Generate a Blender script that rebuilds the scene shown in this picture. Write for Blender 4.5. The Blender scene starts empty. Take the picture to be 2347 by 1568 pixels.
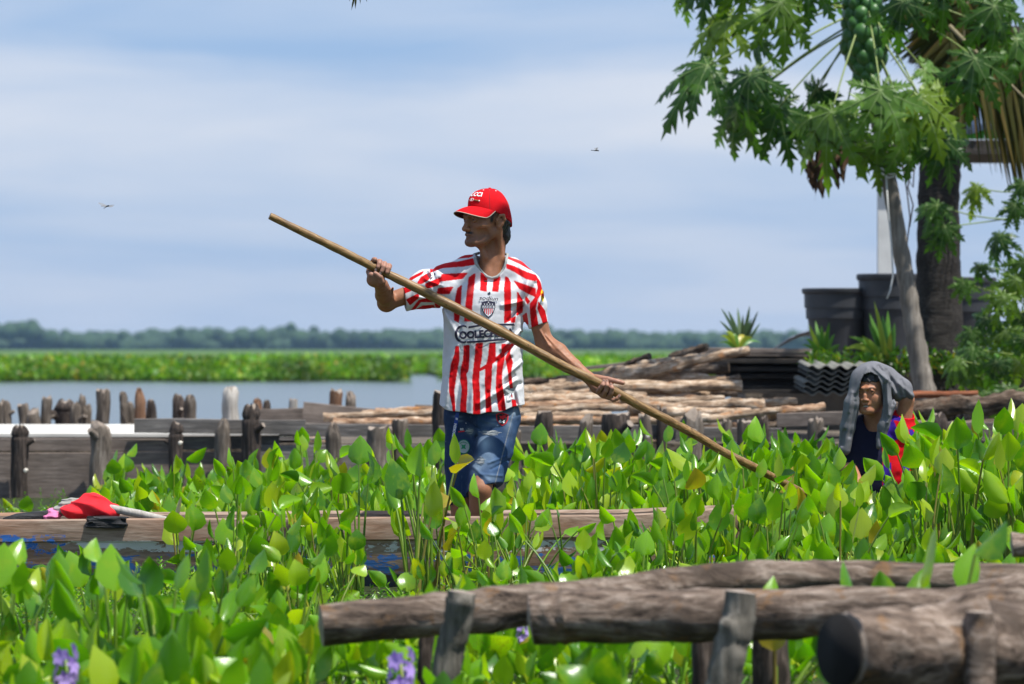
import bpy, bmesh, math, random
import numpy as np
from mathutils import Vector, Matrix, Quaternion, noise as mnoise
from mathutils.bvhtree import BVHTree
random.seed(7); rng = np.random.default_rng(7)
R = math.radians
scene = bpy.context.scene
COL = scene.collection

# ------------------------------------------------------------ camera, sky, sun, exposure
CAM_H = 0.92            # eye height over the water
FPX = 10440.0           # focal length in units of a 2346 px wide frame
cam_d = bpy.data.cameras.new('camera'); cam = bpy.data.objects.new('camera', cam_d); COL.objects.link(cam)
cam.location = (0, 0, CAM_H)
cam.rotation_euler = (R(90) + math.atan(16 / FPX), 0, 0)
cam_d.sensor_width = 36; cam_d.lens = 36 * FPX / 2346
cam_d.clip_start = 0.5; cam_d.clip_end = 20000
cam_d.dof.use_dof = True; cam_d.dof.focus_distance = 17.85; cam_d.dof.aperture_fstop = 6.3
scene.camera = cam

SUN_DIR = Vector((0.33, -0.22, 0.93)).normalized()      # towards the sun
sun_d = bpy.data.lights.new('sun', 'SUN'); sun = bpy.data.objects.new('sun', sun_d); COL.objects.link(sun)
sun_d.energy = 5.0; sun_d.angle = R(0.6); sun_d.color = (1.0, 0.965, 0.90)
sun.rotation_euler = SUN_DIR.to_track_quat('Z', 'Y').to_euler()
sun.location = (5, -5, 12)

world = bpy.data.worlds.new('World'); scene.world = world; world.use_nodes = True
wn = world.node_tree.nodes; wl = world.node_tree.links; wn.clear()
out = wn.new('ShaderNodeOutputWorld'); bg = wn.new('ShaderNodeBackground')
sky = wn.new('ShaderNodeTexSky'); sky.sky_type = 'NISHITA'; sky.sun_disc = False
sky.sun_elevation = math.asin(SUN_DIR.z); sky.sun_rotation = math.atan2(SUN_DIR.x, SUN_DIR.y)
sky.air_density = 1.0; sky.dust_density = 0.6; sky.ozone_density = 2.0
tc = wn.new('ShaderNodeTexCoord')
def wnoise(scale, vec, detail, rough, dist=0.0):
    mp = wn.new('ShaderNodeMapping'); mp.inputs['Scale'].default_value = vec
    wl.new(tc.outputs['Generated'], mp.inputs['Vector'])
    n = wn.new('ShaderNodeTexNoise'); n.inputs['Scale'].default_value = scale
    n.inputs['Detail'].default_value = detail; n.inputs['Roughness'].default_value = rough
    n.inputs['Distortion'].default_value = dist
    wl.new(mp.outputs['Vector'], n.inputs['Vector']); return n, mp
n1, mp1 = wnoise(1.0, (9.0, 9.0, 62.0), 4, 0.5, 0.3)
mp1.inputs['Location'].default_value = (0.0, 0.0, 0.9)
r1 = wn.new('ShaderNodeValToRGB'); r1.color_ramp.elements[0].position = 0.36; r1.color_ramp.elements[1].position = 0.66
wl.new(n1.outputs['Fac'], r1.inputs['Fac'])
mixc = wn.new('ShaderNodeMix'); mixc.data_type = 'RGBA'       # cloud veil colour: blue grey to pale lavender
mixc.inputs['A'].default_value = (2.75, 4.35, 7.1, 1); mixc.inputs['B'].default_value = (6.7, 7.05, 8.1, 1)
sepd = wn.new('ShaderNodeSeparateXYZ'); wl.new(tc.outputs['Generated'], sepd.inputs[0])
n2_, mp2 = wnoise(1.0, (5.0, 5.0, 9.0), 5, 0.55, 0.2)
def wm(op, a, b):
    x = wn.new('ShaderNodeMath'); x.operation = op
    for i, v in enumerate((a, b)):
        if isinstance(v, (int, float)): x.inputs[i].default_value = v
        else: wl.new(v, x.inputs[i])
    return x.outputs[0]
# a broad pale cloud bank lies three degrees above the horizon all round, its edges uneven
zz_ = wm('ADD', sepd.outputs[2], wm('MULTIPLY', wm('SUBTRACT', n2_.outputs['Fac'], 0.5), 0.03))
bank = wn.new('ShaderNodeValToRGB'); cr_ = bank.color_ramp
for e_, (p_, c_) in zip([cr_.elements[0], cr_.elements[1]] + [cr_.elements.new(.5) for _ in range(3)], ((0.0, .30), (0.20, .10), (0.40, .42), (0.58, .95), (0.68, .15))): pass
while len(cr_.elements) < 6: cr_.elements.new(.9)
for e_, (p_, c_) in zip(list(cr_.elements), ((0.0, .45), (0.18, .22), (0.34, .34), (0.50, .95), (0.61, .80), (0.68, .05))): e_.position = p_; e_.color = (c_, c_, c_, 1)
wl.new(wm('MULTIPLY', zz_, 10.0), bank.inputs['Fac'])
ex_ = wn.new('ShaderNodeSeparateColor'); wl.new(bank.outputs['Color'], ex_.inputs[0]); ey_ = wn.new('ShaderNodeSeparateColor'); wl.new(r1.outputs['Color'], ey_.inputs[0])
wl.new(wm('ADD', wm('MULTIPLY', ex_.outputs[0], .62), wm('MULTIPLY', ey_.outputs[0], .38)), mixc.inputs['Factor'])
mixs = wn.new('ShaderNodeMix'); mixs.data_type = 'RGBA'; mixs.inputs['Factor'].default_value = 0.85
wl.new(sky.outputs['Color'], mixs.inputs['A']); wl.new(mixc.outputs['Result'], mixs.inputs['B'])
wl.new(mixs.outputs['Result'], bg.inputs['Color']); bg.inputs['Strength'].default_value = 0.082
wl.new(bg.outputs['Background'], out.inputs['Surface'])

scene.view_settings.view_transform = 'Standard'; scene.view_settings.look = 'None'
scene.view_settings.gamma = 1.0; scene.view_settings.use_curve_mapping = False
scene.view_settings.exposure = 0.46
scene.cycles.volume_bounces = 0
scene.cycles.max_bounces = 8; scene.cycles.transparent_max_bounces = 8
# ------------------------------------------------------------ helpers
def P(px, py, Y):
    """A point of the place seen at a pixel of the photograph (2346 wide), at distance Y."""
    return Vector(((px - 1173) * Y / FPX, Y, CAM_H + (800 - py) * Y / FPX))
def SC(Y): return FPX / Y

def tag(o, label=None, cat=None, group=None, kind=None):
    if label: o['label'] = label
    if cat: o['category'] = cat
    if group: o['group'] = group
    if kind: o['kind'] = kind
    return o
def empty(name, loc, label, cat, group=None, rot=(0, 0, 0)):
    o = bpy.data.objects.new(name, None); COL.objects.link(o); o.location = loc; o.rotation_euler = rot
    o.empty_display_size = 0.1
    return tag(o, label, cat, group)
def link(name, me, parent=None, loc=None):
    o = bpy.data.objects.new(name, me); COL.objects.link(o)
    if parent is not None: o.parent = parent
    if loc is not None: o.location = loc
    return o
def world_child(name, me, parent):
    """mesh given in world coordinates, parented to an unrotated thing"""
    o = link(name, me, parent); o.location = -Vector(parent.location); return o
def mesh_from(name, V, F, mats, smooth=True, fm=None):
    me = bpy.data.meshes.new(name)
    V = np.asarray(V, dtype=np.float32).reshape(-1, 3)
    if isinstance(F, np.ndarray):
        n = F.shape[1]; nf = len(F)
        me.vertices.add(len(V)); me.vertices.foreach_set('co', V.ravel())
        me.loops.add(nf * n); me.loops.foreach_set('vertex_index', F.astype(np.int32).ravel())
        me.polygons.add(nf); me.polygons.foreach_set('loop_start', np.arange(0, nf * n, n, dtype=np.int32))
        me.update(calc_edges=True)
    else:
        me.from_pydata([tuple(map(float, v)) for v in V], [], F)
    if not isinstance(mats, (list, tuple)): mats = [mats]
    for m in mats: me.materials.append(m)
    if smooth: me.polygons.foreach_set('use_smooth', np.ones(len(me.polygons), dtype=bool))
    if fm is not None: me.polygons.foreach_set('material_index', np.asarray(fm, dtype=np.int32))
    me.update()
    return me
def set_color(me, C, name='Col'):
    a = me.color_attributes.new(name, 'FLOAT_COLOR', 'POINT')
    C = np.asarray(C, dtype=np.float32)
    if C.shape[1] == 3: C = np.concatenate([C, np.ones((len(C), 1), np.float32)], 1)
    a.data.foreach_set('color', C.ravel())
class MB:
    """collects shapes for one mesh"""
    def __init__(s): s.V = []; s.F = []; s.M = []; s.C = []
    def add(s, V, F, m=0, c=None):
        b = len(s.V); s.V += [tuple(v) for v in V]; s.F += [[i + b for i in f] for f in F]; s.M += [m] * len(F)
        if c is not None: s.C += [c] * len(V)
    def box(s, c, size, rot=None, m=0):
        hx, hy, hz = size[0] / 2, size[1] / 2, size[2] / 2
        V = [Vector((x, y, z)) for x in (-hx, hx) for y in (-hy, hy) for z in (-hz, hz)]
        if rot is not None: V = [rot @ v for v in V]
        V = [v + Vector(c) for v in V]
        s.add(V, [[0, 1, 3, 2], [4, 6, 7, 5], [0, 4, 5, 1], [2, 3, 7, 6], [0, 2, 6, 4], [1, 5, 7, 3]], m)
    def tube(s, pts, rad, n=8, m=0, cap=True, wob=0.0, seed=0, capm=None):
        pts = [Vector(p) for p in pts]; k = len(pts)
        if not hasattr(rad, '__len__'): rad = [rad] * k
        V = []; F = []; ref = None
        for i, p in enumerate(pts):
            t = (pts[min(i + 1, k - 1)] - pts[max(i - 1, 0)]).normalized()
            if ref is None:
                ref = t.orthogonal().normalized()
            ref = (ref - t * ref.dot(t)).normalized(); b = t.cross(ref)
            for j in range(n):
                a = 2 * math.pi * j / n
                r = rad[i]
                if wob:
                    q = p * 0 + Vector((math.cos(a) * 1.3 + seed * 7.1, math.sin(a) * 1.3, i * 0.37 + seed))
                    r *= 1 + wob * mnoise.noise(q * 1.7)
                V.append(p + (ref * math.cos(a) + b * math.sin(a)) * r)
        for i in range(k - 1):
            for j in range(n):
                F.append([i * n + j, i * n + (j + 1) % n, (i + 1) * n + (j + 1) % n, (i + 1) * n + j])
        s.add(V, F, m)
        if cap:
            b0 = len(s.V) - len(V)
            cm = m if capm is None else capm
            s.F.append([b0 + j for j in reversed(range(n))]); s.M.append(cm)
            s.F.append([b0 + (k - 1) * n + j for j in range(n)]); s.M.append(cm)
    def mesh(s, name, mats, smooth=True):
        me = mesh_from(name, s.V, s.F, mats, smooth, s.M)
        if s.C and len(s.C) == len(s.V): set_color(me, s.C)
        return me
def sharp(me, deg=40):
    me.set_sharp_from_angle(angle=R(deg)); return me

# ---- materials
class NT:
    def __init__(s, name):
        s.m = bpy.data.materials.new(name); s.m.use_nodes = True
        s.n = s.m.node_tree.nodes; s.l = s.m.node_tree.links; s.n.clear()
        s.out = s.n.new('ShaderNodeOutputMaterial')
    def node(s, t, **kw):
        x = s.n.new(t)
        for k, v in kw.items(): setattr(x, k, v)
        return x
    def coord(s, kind='Object', scale=(1, 1, 1), loc=(0, 0, 0), rot=(0, 0, 0)):
        t = s.node('ShaderNodeTexCoord'); mp = s.node('ShaderNodeMapping')
        mp.inputs['Scale'].default_value = scale; mp.inputs['Location'].default_value = loc; mp.inputs['Rotation'].default_value = rot
        s.l.new(t.outputs[kind], mp.inputs['Vector']); return mp.outputs['Vector']
    def noise(s, vec, scale, detail=4, rough=0.55, dist=0.0):
        x = s.node('ShaderNodeTexNoise'); x.inputs['Scale'].default_value = scale; x.inputs['Detail'].default_value = detail
        x.inputs['Roughness'].default_value = rough; x.inputs['Distortion'].default_value = dist
        if vec is not None: s.l.new(vec, x.inputs['Vector'])
        return x.outputs['Fac']
    def ramp(s, fac, stops, interp='LINEAR'):
        x = s.node('ShaderNodeValToRGB'); cr = x.color_ramp; cr.interpolation = interp
        while len(cr.elements) < len(stops): cr.elements.new(0.5)
        for e, (p, c) in zip(cr.elements, stops):
            e.position = p; e.color = (*c, 1) if len(c) == 3 else c
        s.l.new(fac, x.inputs['Fac']); return x.outputs['Color']
    def mix(s, fac, a, b, mode='MIX'):
        x = s.node('ShaderNodeMix', data_type='RGBA', blend_type=mode)
        for k, v in (('Factor', fac), ('A', a), ('B', b)):
            if isinstance(v, (int, float)): x.inputs[k].default_value = v
            elif isinstance(v, tuple): x.inputs[k].default_value = (*v, 1) if len(v) == 3 else v
            else: s.l.new(v, x.inputs[k])
        return x.outputs['Result']
    def math(s, op, a, b=0.0, clamp=False):
        x = s.node('ShaderNodeMath', operation=op, use_clamp=clamp)
        for i, v in enumerate((a, b)):
            if isinstance(v, (int, float)): x.inputs[i].default_value = v
            else: s.l.new(v, x.inputs[i])
        return x.outputs[0]
    def attr(s, name='Col'):
        x = s.node('ShaderNodeAttribute'); x.attribute_name = name; return x
    def bump(s, h, strength=0.4, dist=0.01):
        x = s.node('ShaderNodeBump'); x.inputs['Strength'].default_value = strength; x.inputs['Distance'].default_value = dist
        s.l.new(h, x.inputs['Height']); return x.outputs['Normal']
    def bsdf(s, color, rough=0.7, normal=None, spec=0.5, metallic=0.0, sss=0.0, sheen=0.0, final=True):
        b = s.node('ShaderNodeBsdfPrincipled')
        for k, v in (('Base Color', color), ('Roughness', rough), ('Specular IOR Level', spec), ('Metallic', metallic)):
            if isinstance(v, (int, float)): b.inputs[k].default_value = v
            elif isinstance(v, tuple): b.inputs[k].default_value = (*v, 1)
            else: s.l.new(v, b.inputs[k])
        if normal is not None: s.l.new(normal, b.inputs['Normal'])
        if sheen: b.inputs['Sheen Weight'].default_value = sheen
        if sss:
            b.inputs['Subsurface Weight'].default_value = sss; b.inputs['Subsurface Scale'].default_value = 0.01
            b.inputs['Subsurface Radius'].default_value = (1.0, 0.35, 0.2)
        if final: s.l.new(b.outputs['BSDF'], s.out.inputs['Surface'])
        return b
def simple(name, col, rough=0.7, var=0.25, scale=20, bump=0.15, spec=0.4, stretch=(1, 1, 1), bd=0.004):
    t = NT(name); v = t.coord('Object', stretch)
    n = t.noise(v, scale, 5, 0.6)
    c = t.ramp(n, [(0.25, tuple(x * (1 - var) for x in col)), (0.75, tuple(min(1, x * (1 + var)) for x in col))])
    nb = t.noise(v, scale * 3, 4, 0.6)
    t.bsdf(c, rough, t.bump(nb, bump, bd), spec)
    return t.m
def attr_mat(name, rough=0.8, scale=60, var=0.12, bump=0.2, spec=0.3, bd=0.002, sss=0.0, sheen=0.0, rscale=None):
    t = NT(name); a = t.attr(); v = t.coord('Object')
    n = t.noise(v, scale, 5, 0.6)
    f = t.ramp(n, [(0.3, (1 - var,) * 3), (0.7, (1 + var * 0.6,) * 3)])
    c = t.mix(1.0, a.outputs['Color'], f, 'MULTIPLY')
    nb = t.noise(v, scale * 2.5, 4, 0.6)
    r = rough
    if rscale: r = t.ramp(t.noise(v, rscale, 3), [(0.3, (rough - .12,) * 3), (0.7, (rough + .12,) * 3)])
    t.bsdf(c, r, t.bump(nb, bump, bd), spec, sss=sss, sheen=sheen)
    return t.m
def wood(name, dark, mid, light, axis='x', scale=9, rough=0.85, bump=0.5, orange=None, bd=0.006, spec=0.25):
    """weathered wood, grain along an axis of the object"""
    st = {'x': (0.09, 1, 1), 'y': (1, 0.09, 1), 'z': (1, 1, 0.09)}[axis]
    t = NT(name); v = t.coord('Object', st); v0 = t.coord('Object')
    oi = t.node('ShaderNodeObjectInfo')
    add = t.node('ShaderNodeVectorMath', operation='ADD'); t.l.new(v, add.inputs[0])
    cmb = t.node('ShaderNodeCombineXYZ'); t.l.new(t.math('MULTIPLY', oi.outputs['Random'], 37.0), cmb.inputs[0]); t.l.new(cmb.outputs[0], add.inputs[1])
    vv = add.outputs[0]
    g = t.noise(vv, scale * 9, 6, 0.65, 0.4); b = t.noise(v0, scale * 0.6, 4, 0.6)
    c = t.ramp(g, [(0.28, dark), (0.5, mid), (0.74, light)])
    c = t.mix(t.ramp(b, [(0.35, (0, 0, 0)), (0.7, (0.75,) * 3)]), c, tuple(x * 0.55 for x in mid))
    tone = t.ramp(oi.outputs['Random'], [(0, (0.78,) * 3), (1, (1.15,) * 3)])
    c = t.mix(1.0, c, tone, 'MULTIPLY')
    if orange:
        o = t.noise(v0, scale * 1.7, 3, 0.5)
        c = t.mix(t.ramp(o, [(0.6, (0, 0, 0)), (0.68, (0.8,) * 3)]), c, orange)
    t.bsdf(c, rough, t.bump(g, bump, bd), spec)
    return t.m

# ---- implicit surfaces: blocks near the surface are sampled, then meshed with surface nets
def nets(f, lo, hi, h, B=8):
    lo, hi = np.minimum(lo, hi).astype(float), np.maximum(lo, hi).astype(float)
    nb = np.ceil((hi - lo) / (h * B)).astype(int); N = nb * B + 1
    D = np.full(tuple(N), 1.0, np.float32)
    bc = np.stack(np.meshgrid(*[np.arange(n) for n in nb], indexing='ij'), -1).reshape(-1, 3)
    cen = lo + (bc + 0.5) * B * h
    d = f(cen); keep = np.abs(d) < B * h * 0.87 * 1.5 + 0.004
    ins = (d < 0) & ~keep
    for b in bc[ins]:
        D[b[0]*B:b[0]*B+B+1, b[1]*B:b[1]*B+B+1, b[2]*B:b[2]*B+B+1] = -1.0
    kb = bc[keep]
    loc = np.stack(np.meshgrid(*[np.arange(B + 1)] * 3, indexing='ij'), -1).reshape(-1, 3)
    CH = 400
    for s in range(0, len(kb), CH):
        q = kb[s:s + CH]; idx = (q[:, None, :] * B + loc[None]).reshape(-1, 3)
        v = f(lo + idx * h); D[idx[:, 0], idx[:, 1], idx[:, 2]] = v
    S = D < 0
    c = S[:-1, :-1, :-1].astype(np.int8)
    tot = np.zeros(c.shape, np.int8)
    for i in (0, 1):
        for j in (0, 1):
            for k in (0, 1):
                tot += S[i:S.shape[0]-1+i, j:S.shape[1]-1+j, k:S.shape[2]-1+k]
    A = np.argwhere((tot > 0) & (tot < 8))
    vid = np.full(tot.shape, -1, np.int32); vid[A[:, 0], A[:, 1], A[:, 2]] = np.arange(len(A))
    corners = [(i, j, k) for i in (0, 1) for j in (0, 1) for k in (0, 1)]
    cv = {c_: D[A[:, 0]+c_[0], A[:, 1]+c_[1], A[:, 2]+c_[2]] for c_ in corners}
    acc = np.zeros((len(A), 3)); cnt = np.zeros(len(A))
    for a in corners:
        for ax in range(3):
            if a[ax] == 0:
                b = list(a); b[ax] = 1; b = tuple(b)
                da, db = cv[a], cv[b]; x = (da < 0) != (db < 0)
                t = np.where(x, da / np.where(x, da - db, 1), 0)
                p = np.repeat(np.array(a, float)[None], len(A), 0); p[:, ax] += t
                acc[x] += p[x]; cnt[x] += 1
    V = lo + (A + acc / cnt[:, None]) * h
    Fs = []
    for ax in range(3):
        o1, o2 = [(1, 2), (2, 0), (0, 1)][ax]
        sl0 = [slice(None)] * 3; sl1 = [slice(None)] * 3
        sl0[ax] = slice(0, -1); sl1[ax] = slice(1, None)
        s0, s1 = S[tuple(sl0)], S[tuple(sl1)]
        E = np.argwhere(s0 != s1)
        E = E[(E[:, o1] > 0) & (E[:, o2] > 0) & (E[:, o1] < S.shape[o1]-1) & (E[:, o2] < S.shape[o2]-1)]
        ins0 = s0[E[:, 0], E[:, 1], E[:, 2]]
        def g(d1, d2):
            q = E.copy(); q[:, o1] -= d1; q[:, o2] -= d2
            return vid[q[:, 0], q[:, 1], q[:, 2]]
        Q = np.stack([g(1, 1), g(0, 1), g(0, 0), g(1, 0)], 1)
        Q[~ins0] = Q[~ins0][:, ::-1]
        Fs.append(Q)
    F = np.concatenate(Fs); F = F[(F >= 0).all(1)]
    return V, F
def smin(a, b, k):
    h = np.clip(0.5 + 0.5 * (b - a) / k, 0, 1)
    return b + (a - b) * h - k * h * (1 - h)
def smax(a, b, k): return -smin(-a, -b, k)
def cone(p, a, b, ra, rb, sq=None, k=1.0):
    """tapered capsule; sq = (axis, factor) flattens it along an axis"""
    a = np.array(a, float); b = np.array(b, float)
    if sq is not None:
        ax = np.array(sq[0], float); ax /= np.linalg.norm(ax); s = sq[1]
        def q(x): return x + np.outer(x @ ax, ax) * (1 / s - 1) if x.ndim > 1 else x + (x @ ax) * ax * (1 / s - 1)
        p = q(p); a = q(a); b = q(b)
    ab = b - a; t = np.clip(((p - a) @ ab) / max(ab @ ab, 1e-12), 0, 1)
    d = np.linalg.norm(p - a - t[:, None] * ab, axis=1) - (ra + (rb - ra) * t)
    if sq is not None: d = d * min(1.0, 0.5 + 0.5 * sq[1])
    return d
def ell(p, c, r, M=None):
    q = p - np.array(c, float)
    if M is not None: q = q @ M
    r = np.array(r, float)
    k0 = np.linalg.norm(q / r, axis=1); k1 = np.linalg.norm(q / (r * r), axis=1)
    return k0 * (k0 - 1) / np.maximum(k1, 1e-9)
def chain(p, pts, rads, k=0.01, **kw):
    d = None
    for i in range(len(pts) - 1):
        e = cone(p, pts[i], pts[i+1], rads[i], rads[i+1], **kw)
        d = e if d is None else smin(d, e, k)
    return d
def vnoise(p, s, seed=0):
    """cheap smooth value noise for arrays"""
    q = p * s + seed * 17.31; i = np.floor(q).astype(np.int64); f = q - i; f = f * f * (3 - 2 * f)
    def hsh(a, b, c):
        n = (a * 73856093) ^ (b * 19349663) ^ (c * 83492791); n = (n ^ (n >> 13)) * 1274126177
        return ((n ^ (n >> 16)) & 0xffff) / 32767.5 - 1
    r = 0
    for dx in (0, 1):
        wx = f[:, 0] if dx else 1 - f[:, 0]
        for dy in (0, 1):
            wy = f[:, 1] if dy else 1 - f[:, 1]
            for dz in (0, 1):
                wz = f[:, 2] if dz else 1 - f[:, 2]
                r = r + wx * wy * wz * hsh(i[:, 0]+dx, i[:, 1]+dy, i[:, 2]+dz)
    return r
def inpoly(x, y, poly):
    poly = np.asarray(poly, float); c = np.zeros(len(x), bool)
    x0, y0 = poly.min(0); x1, y1 = poly.max(0)
    m = (x >= x0) & (x <= x1) & (y >= y0) & (y <= y1)
    xi = x[m]; yi = y[m]; r = np.zeros(len(xi), bool); n = len(poly); j = n - 1
    for i in range(n):
        a, b = poly[i], poly[j]
        cnd = ((a[1] > yi) != (b[1] > yi)) & (xi < (b[0]-a[0]) * (yi-a[1]) / ((b[1]-a[1]) or 1e-9) + a[0])
        r ^= cnd; j = i
    c[m] = r; return c
# ------------------------------------------------------------ setting: water, far mats, forest, haze
def water_mat():
    t = NT('lake_water'); v = t.coord('Object', (1, 0.35, 1))
    n = t.noise(v, 3.0, 5, 0.6)
    v2 = t.coord('Object', (0.02, 0.02, 1)); n2 = t.noise(v2, 1.0, 3, 0.5)
    c = t.ramp(n2, [(0.3, (0.045, 0.05, 0.028)), (0.7, (0.07, 0.075, 0.045))])
    t.bsdf(c, 0.16, t.bump(n, 0.6, 0.05), 0.5)
    return t.m
HX0, HX1, HY0, HY1 = -3.6, 0.55, 17.72, 18.14     # the canoe floats here: no water inside its hull
xs_ = [-6000, HX0, HX1, 6000]; ys_ = [-200, HY0, HY1, 9000]
V = [(x, y, 0) for y in ys_ for x in xs_]
F = [[j*4+i, j*4+i+1, (j+1)*4+i+1, (j+1)*4+i] for j in range(3) for i in range(3) if not (i == 1 and j == 1)]
lake = link('water', mesh_from('water', V, F, water_mat(), False)); tag(lake, kind='structure')

# duckweed and rotting debris just over the water among the plants
t = NT('weedy_water'); v = t.coord('Object'); n = t.noise(v, 22, 6, 0.65); n2 = t.noise(v, 70, 4, 0.6)
c = t.ramp(n, [(0.3, (0.010, 0.013, 0.007)), (0.5, (0.022, 0.032, 0.010)), (0.65, (0.06, 0.07, 0.02)), (0.8, (0.11, 0.08, 0.04))])
t.bsdf(c, 0.8, t.bump(n2, 0.6, 0.01), 0.12)
V = []; F = []
nx, ny = 90, 190
for j in range(ny + 1):
    for i in range(nx + 1):
        Y = 8.5 + 19.5 * j / ny; X = (-0.24 + 0.48 * i / nx) * Y
        V.append((X, Y, 0.006 + 0.012 * mnoise.noise(Vector((X * 5, Y * 5, 0)))))
for j in range(ny):
    for i in range(nx):
        a = V[j*(nx+1)+i]; b = V[(j+1)*(nx+1)+i+1]
        if a[1] < HY1 and b[1] > HY0 and b[0] > HX0 and a[0] < HX1: continue
        F.append([j*(nx+1)+i, j*(nx+1)+i+1, (j+1)*(nx+1)+i+1, (j+1)*(nx+1)+i])
tag(link('duckweed', mesh_from('duckweed', V, F, t.m)), 'duckweed and rotting leaves floating between the plants', 'duckweed', kind='stuff')

# leaves of many sorts: tint in the colour attribute, light shines through
def leaf_mat(name, trans=0.45, rough=0.4, obj_random=False, cols=None, spots=True, spec=0.5, veins=True):
    t = NT(name)
    if obj_random:
        oi = t.node('ShaderNodeObjectInfo')
        col = t.ramp(oi.outputs['Random'], cols)
    else:
        col = t.attr().outputs['Color']
    v = t.coord('Object')
    if veins:
        uv = t.attr('uvv'); mp = t.node('ShaderNodeSeparateColor'); t.l.new(uv.outputs['Color'], mp.inputs[0])
        w = t.math('SINE', t.math('MULTIPLY', mp.outputs[0], 34.0))
        w = t.math('MULTIPLY_ADD', w, 0.5, False)
    n = t.noise(v, 14, 4, 0.6)
    f = t.ramp(n, [(0.3, (0.86,) * 3), (0.7, (1.14,) * 3)])
    col = t.mix(1.0, col, f, 'MULTIPLY')
    if spots:
        s = t.noise(v, 38, 4, 0.6, 0.6); s2 = t.noise(v, 5, 2, 0.5)
        m = t.math('MULTIPLY', t.ramp(s, [(0.62, (0, 0, 0)), (0.70, (1, 1, 1))]), t.ramp(s2, [(0.5, (0, 0, 0)), (0.66, (1, 1, 1))]))
        col = t.mix(m, col, (0.10, 0.055, 0.015))
    b = t.bsdf(col, rough, t.bump(t.noise(v, 60, 3, 0.5), 0.12, 0.003), spec, final=False)
    tr = t.node('ShaderNodeBsdfTranslucent')
    tcx = t.mix(1.0, col, (1.5, 1.75, 0.35), 'MULTIPLY'); t.l.new(tcx, tr.inputs['Color'])
    mx = t.node('ShaderNodeMixShader'); mx.inputs[0].default_value = trans
    t.l.new(b.outputs['BSDF'], mx.inputs[1]); t.l.new(tr.outputs['BSDF'], mx.inputs[2])
    t.l.new(mx.outputs[0], t.out.inputs['Surface'])
    return t.m
M_LEAF = leaf_mat('leaf_tinted', 0.42, 0.36, veins=False)
M_LEAF_FAR = leaf_mat('leaf_tinted_far', 0.35, 0.5, spots=False, veins=False)

def blades(pos, size, up, wid, cols, rr, curl=0.25):
    """many simple leaf blades as one array: 8 vertices, 6 quads folded along the midrib and bent"""
    n = len(pos); up = up / np.linalg.norm(up, axis=1)[:, None]
    rnd = rr.normal(size=(n, 3)); side = np.cross(up, rnd); side /= np.linalg.norm(side, axis=1)[:, None]
    nrm = np.cross(side, up)
    prof = [(0.0, 0.12, 0), (0.3, 0.95, -.04), (0.68, 0.8, .0), (1.0, 0.04, .14)]
    Vs = []
    for (u, w, b) in prof:
        for s in (-1, 0, 1):
            Vs.append(pos + up * (u * size)[:, None] + side * (s * w * wid * 0.5)[:, None] + nrm * ((abs(s) * w * curl * wid * 0.5 + b * size))[:, None])
    V = np.stack(Vs, 1).reshape(-1, 3)
    q = []
    for i in range(3):
        for s in range(2): q.append([i*3+s, i*3+s+1, (i+1)*3+s+1, (i+1)*3+s])
    q = np.array(q); F = (q[None] + (np.arange(n) * 12)[:, None, None]).reshape(-1, 4)
    C = np.repeat(cols, 12, 0)
    return V, F, C
GREENS = np.array([(0.125, 0.30, 0.010), (0.17, 0.36, 0.012), (0.08, 0.22, 0.012), (0.25, 0.38, 0.012), (0.10, 0.26, 0.02)])
def tints(n, rr, pal=GREENS, yellow=0.05, jit=0.2):
    c = pal[rr.integers(0, len(pal), n)] * (1 + jit * rr.normal(size=(n, 1))).clip(0.5, 1.6)
    y = rr.random(n) < yellow; c[y] = np.array((0.33, 0.26, 0.02)) * (0.8 + 0.4 * rr.random((y.sum(), 1)))
    return c

# distant floating hyacinth meadow
rr = np.random.default_rng(3)
def far_front(X):  # distance of the water's edge
    return np.where(X > -2.9, np.where(X > -2.1, 140.0, 166.0), 129.0) + 1.5 * np.sin(X * 0.9) + 1.0 * np.sin(X * 2.3)
n = 58000
X = (rr.random(n) * 2 - 1) * 29; fr = far_front(X)
depth = rr.exponential(9.0, n); depth[: n // 2] = rr.random(n // 2) * 3.0
Y = fr + depth; X = X * (Y / 130.0)
patch = np.array([mnoise.noise(Vector((x * 0.35, y * 0.08, 0))) for x, y in zip(X, Y)])
front_top = 0.10 + 0.56 * (1 - np.exp(-depth / 1.6))
top = front_top * (1 + 0.10 * patch)
Z = top * rr.random(n) ** 0.55
sz = 0.10 + 0.09 * rr.random(n)
up = np.stack([rr.normal(size=n) * .6, rr.normal(size=n) * .6, 0.8 + 0 * X], 1)
cols = tints(n, rr, GREENS * np.array((0.95, 0.88, 1.1)), 0.04)
cols *= (1 + 0.9 * patch + 0.35 * np.sin(X * 1.7 + Y * .6) * np.sin(X * .6 - Y * .3))[:, None].clip(.35, 1.6)
V, F, C = blades(np.stack([X, Y, Z], 1), sz, up, sz * 0.75, cols, rr)
me = mesh_from('floating_meadow', V, F, M_LEAF_FAR); set_color(me, C)
tag(link('floating_meadow', me), 'bright green floating hyacinth meadow across the open water', 'floating plants', kind='stuff')
t = NT('meadow_floor'); v = t.coord('Object'); nn = t.noise(v, 1.5, 5, 0.65)
t.bsdf(t.ramp(nn, [(0.3, (0.025, 0.06, 0.008)), (0.7, (0.08, 0.16, 0.012))]), 0.8, t.bump(nn, 0.5, 0.2))
V = []; F = []
xs = np.linspace(-1, 1, 121); ys = [3.0, 6, 12, 30, 80, 200, 700, 1650]
for j, y in enumerate(ys):
    for x in xs:
        X0 = x * 29; yy = float(far_front(np.array([X0]))[0]) + y
        zz = 0.30 if j == 0 else (0.52 if j == 1 else 0.60)
        V.append((X0 * yy / 130.0, yy, zz if j else 0.1))
nx = len(xs)
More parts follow.
